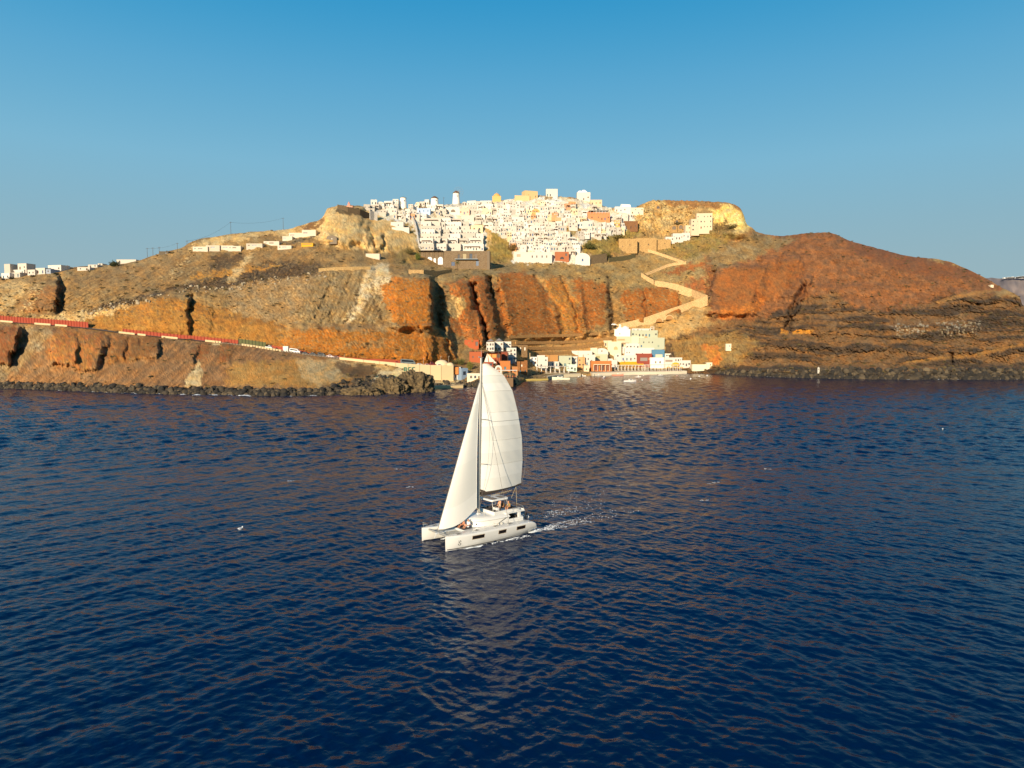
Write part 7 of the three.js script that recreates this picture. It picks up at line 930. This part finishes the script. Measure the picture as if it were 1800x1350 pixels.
{ const r = rngOf(55), s = [];
  for (let px = 60; px < 760; px += 0.35) { const n = noise2(px * 0.03, 3) + 0.5 * noise2(px * 0.15, 8) + (px > 320 && px < 440 ? 0.7 : 0) + (px > 205 && px < 225 ? 0.6 : 0) + (px > 590 ? 0.1 : 0) - 0.25; if (r() > n) continue; const q = (px - 900) / FOCAL, [d] = profile(q), D = d(1) - 0.4 - r() * (px > 320 && px < 440 ? 3.5 : 1.4); s.push([q * D, -D, px > 320 && px < 440 ? 0.5 + 0.8 * r() : 0.3 + 0.55 * r()]); }
  for (let px = 1262; px < 1830; px += 0.6) { if (r() > 0.35 + noise2(px * 0.04, 1)) continue; const q = (px - 900) / FOCAL, [d] = profile(q), D = d(1) - 0.3 - r() * 0.9; s.push([q * D, -D, 0.22 + 0.4 * r()]); }
  foamPatch(s, 'shore_foam', 'thin white line of surf along the rocks');
  const w = [], P = (a, z) => { const p = onBoat(a, 0, z); return [p.x, p.z]; };
  for (const zc of [SEP, -SEP]) {
    for (let i = 0; i < 2600; i++) { const a = 13 + 22 * Math.pow(r(), 2.2), z = zc + (r() - 0.5) * (1.4 + (a - 13) * 0.16), n = noise2(a * 0.9, z * 1.4 + 7); if (r() > (n + 0.75) * Math.exp(-(a - 13) / 6) * 1.4) continue; w.push([...P(a, z), 0.03 + 0.09 * r()]); }
    for (let i = 0; i < 1100; i++) { const a = 2.2 + 9.8 * r(), side = r() < 0.75 ? 1 : -1, off = hullHalf(a) * 0.9 + 0.05 + (a * 0.09) * r() * r(), n = noise2(a * 0.8 + 3, off * 2 + zc); if (r() > n + 0.35) continue; w.push([...P(a, zc + side * off), 0.03 + 0.11 * r()]); }
    for (let i = 0; i < 160; i++) { const a = 2.0 + 1.6 * r() + r(); w.push([...P(a, zc + (hullHalf(a) * 0.85 + r() * 0.45)), 0.06 + 0.13 * r()]); }
  }
  for (let i = 0; i < 700; i++) { const a = 16 + 34 * r(), z = -2 - (a - 16) * 0.33 + (r() - 0.5) * 6, n = noise2(a * 0.35, z * 0.5); if (r() > n * 1.2 - 0.25) continue; w.push([...P(a, z), 0.02 + 0.05 * r()]); }
  foamPatch(w, 'wake_foam', 'broken white bow wave and wake around the yacht');
  const caps = [[1250, 850], [1258, 848], [1237, 880], [1350, 825], [700, 824], [512, 845], [720, 856]], cs = []; for (const [x, y] of caps) { const c = onSea(x, y); for (let i = 0; i < 14; i++) cs.push([c.x + (r() - 0.5) * 1.4, c.z + (r() - 0.5) * 0.6, 0.04 + 0.08 * r()]); } foamPatch(cs, 'whitecap_foam', 'few tiny whitecaps scattered over the sea'); }
{ // far caldera rim behind the right end
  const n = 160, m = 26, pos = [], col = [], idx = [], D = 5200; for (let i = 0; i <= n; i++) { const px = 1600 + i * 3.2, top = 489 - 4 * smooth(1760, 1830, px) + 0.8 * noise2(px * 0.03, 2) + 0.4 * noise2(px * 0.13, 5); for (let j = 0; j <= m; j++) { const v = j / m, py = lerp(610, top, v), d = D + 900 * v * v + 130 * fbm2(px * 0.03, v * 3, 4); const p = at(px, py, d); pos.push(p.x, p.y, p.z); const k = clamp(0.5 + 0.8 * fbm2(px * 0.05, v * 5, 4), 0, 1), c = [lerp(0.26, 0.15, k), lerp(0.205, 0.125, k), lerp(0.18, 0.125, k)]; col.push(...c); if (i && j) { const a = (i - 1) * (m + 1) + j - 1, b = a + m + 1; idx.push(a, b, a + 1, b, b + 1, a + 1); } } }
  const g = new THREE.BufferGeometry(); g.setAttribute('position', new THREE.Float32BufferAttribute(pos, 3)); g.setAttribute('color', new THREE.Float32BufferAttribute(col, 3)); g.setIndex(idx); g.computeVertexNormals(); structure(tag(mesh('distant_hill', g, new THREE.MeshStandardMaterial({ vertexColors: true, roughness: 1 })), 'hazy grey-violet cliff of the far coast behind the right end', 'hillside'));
  const r = rngOf(3), w = []; for (let i = 0; i < 60; i++) { const px = 1766 + r() * 60, p = at(px, 488.4 - 3.4 * smooth(1760, 1830, px) + r() * 1.2, D + 800); w.push(box(14 + r() * 26, 6 + r() * 6, 20, p.x, p.y, p.z)); } stuff(mesh('distant_village', join(w), paint(226, 220, 210)), 'white village strung along the far hazy rim', 'village'); }
renderer.render(scene, camera);
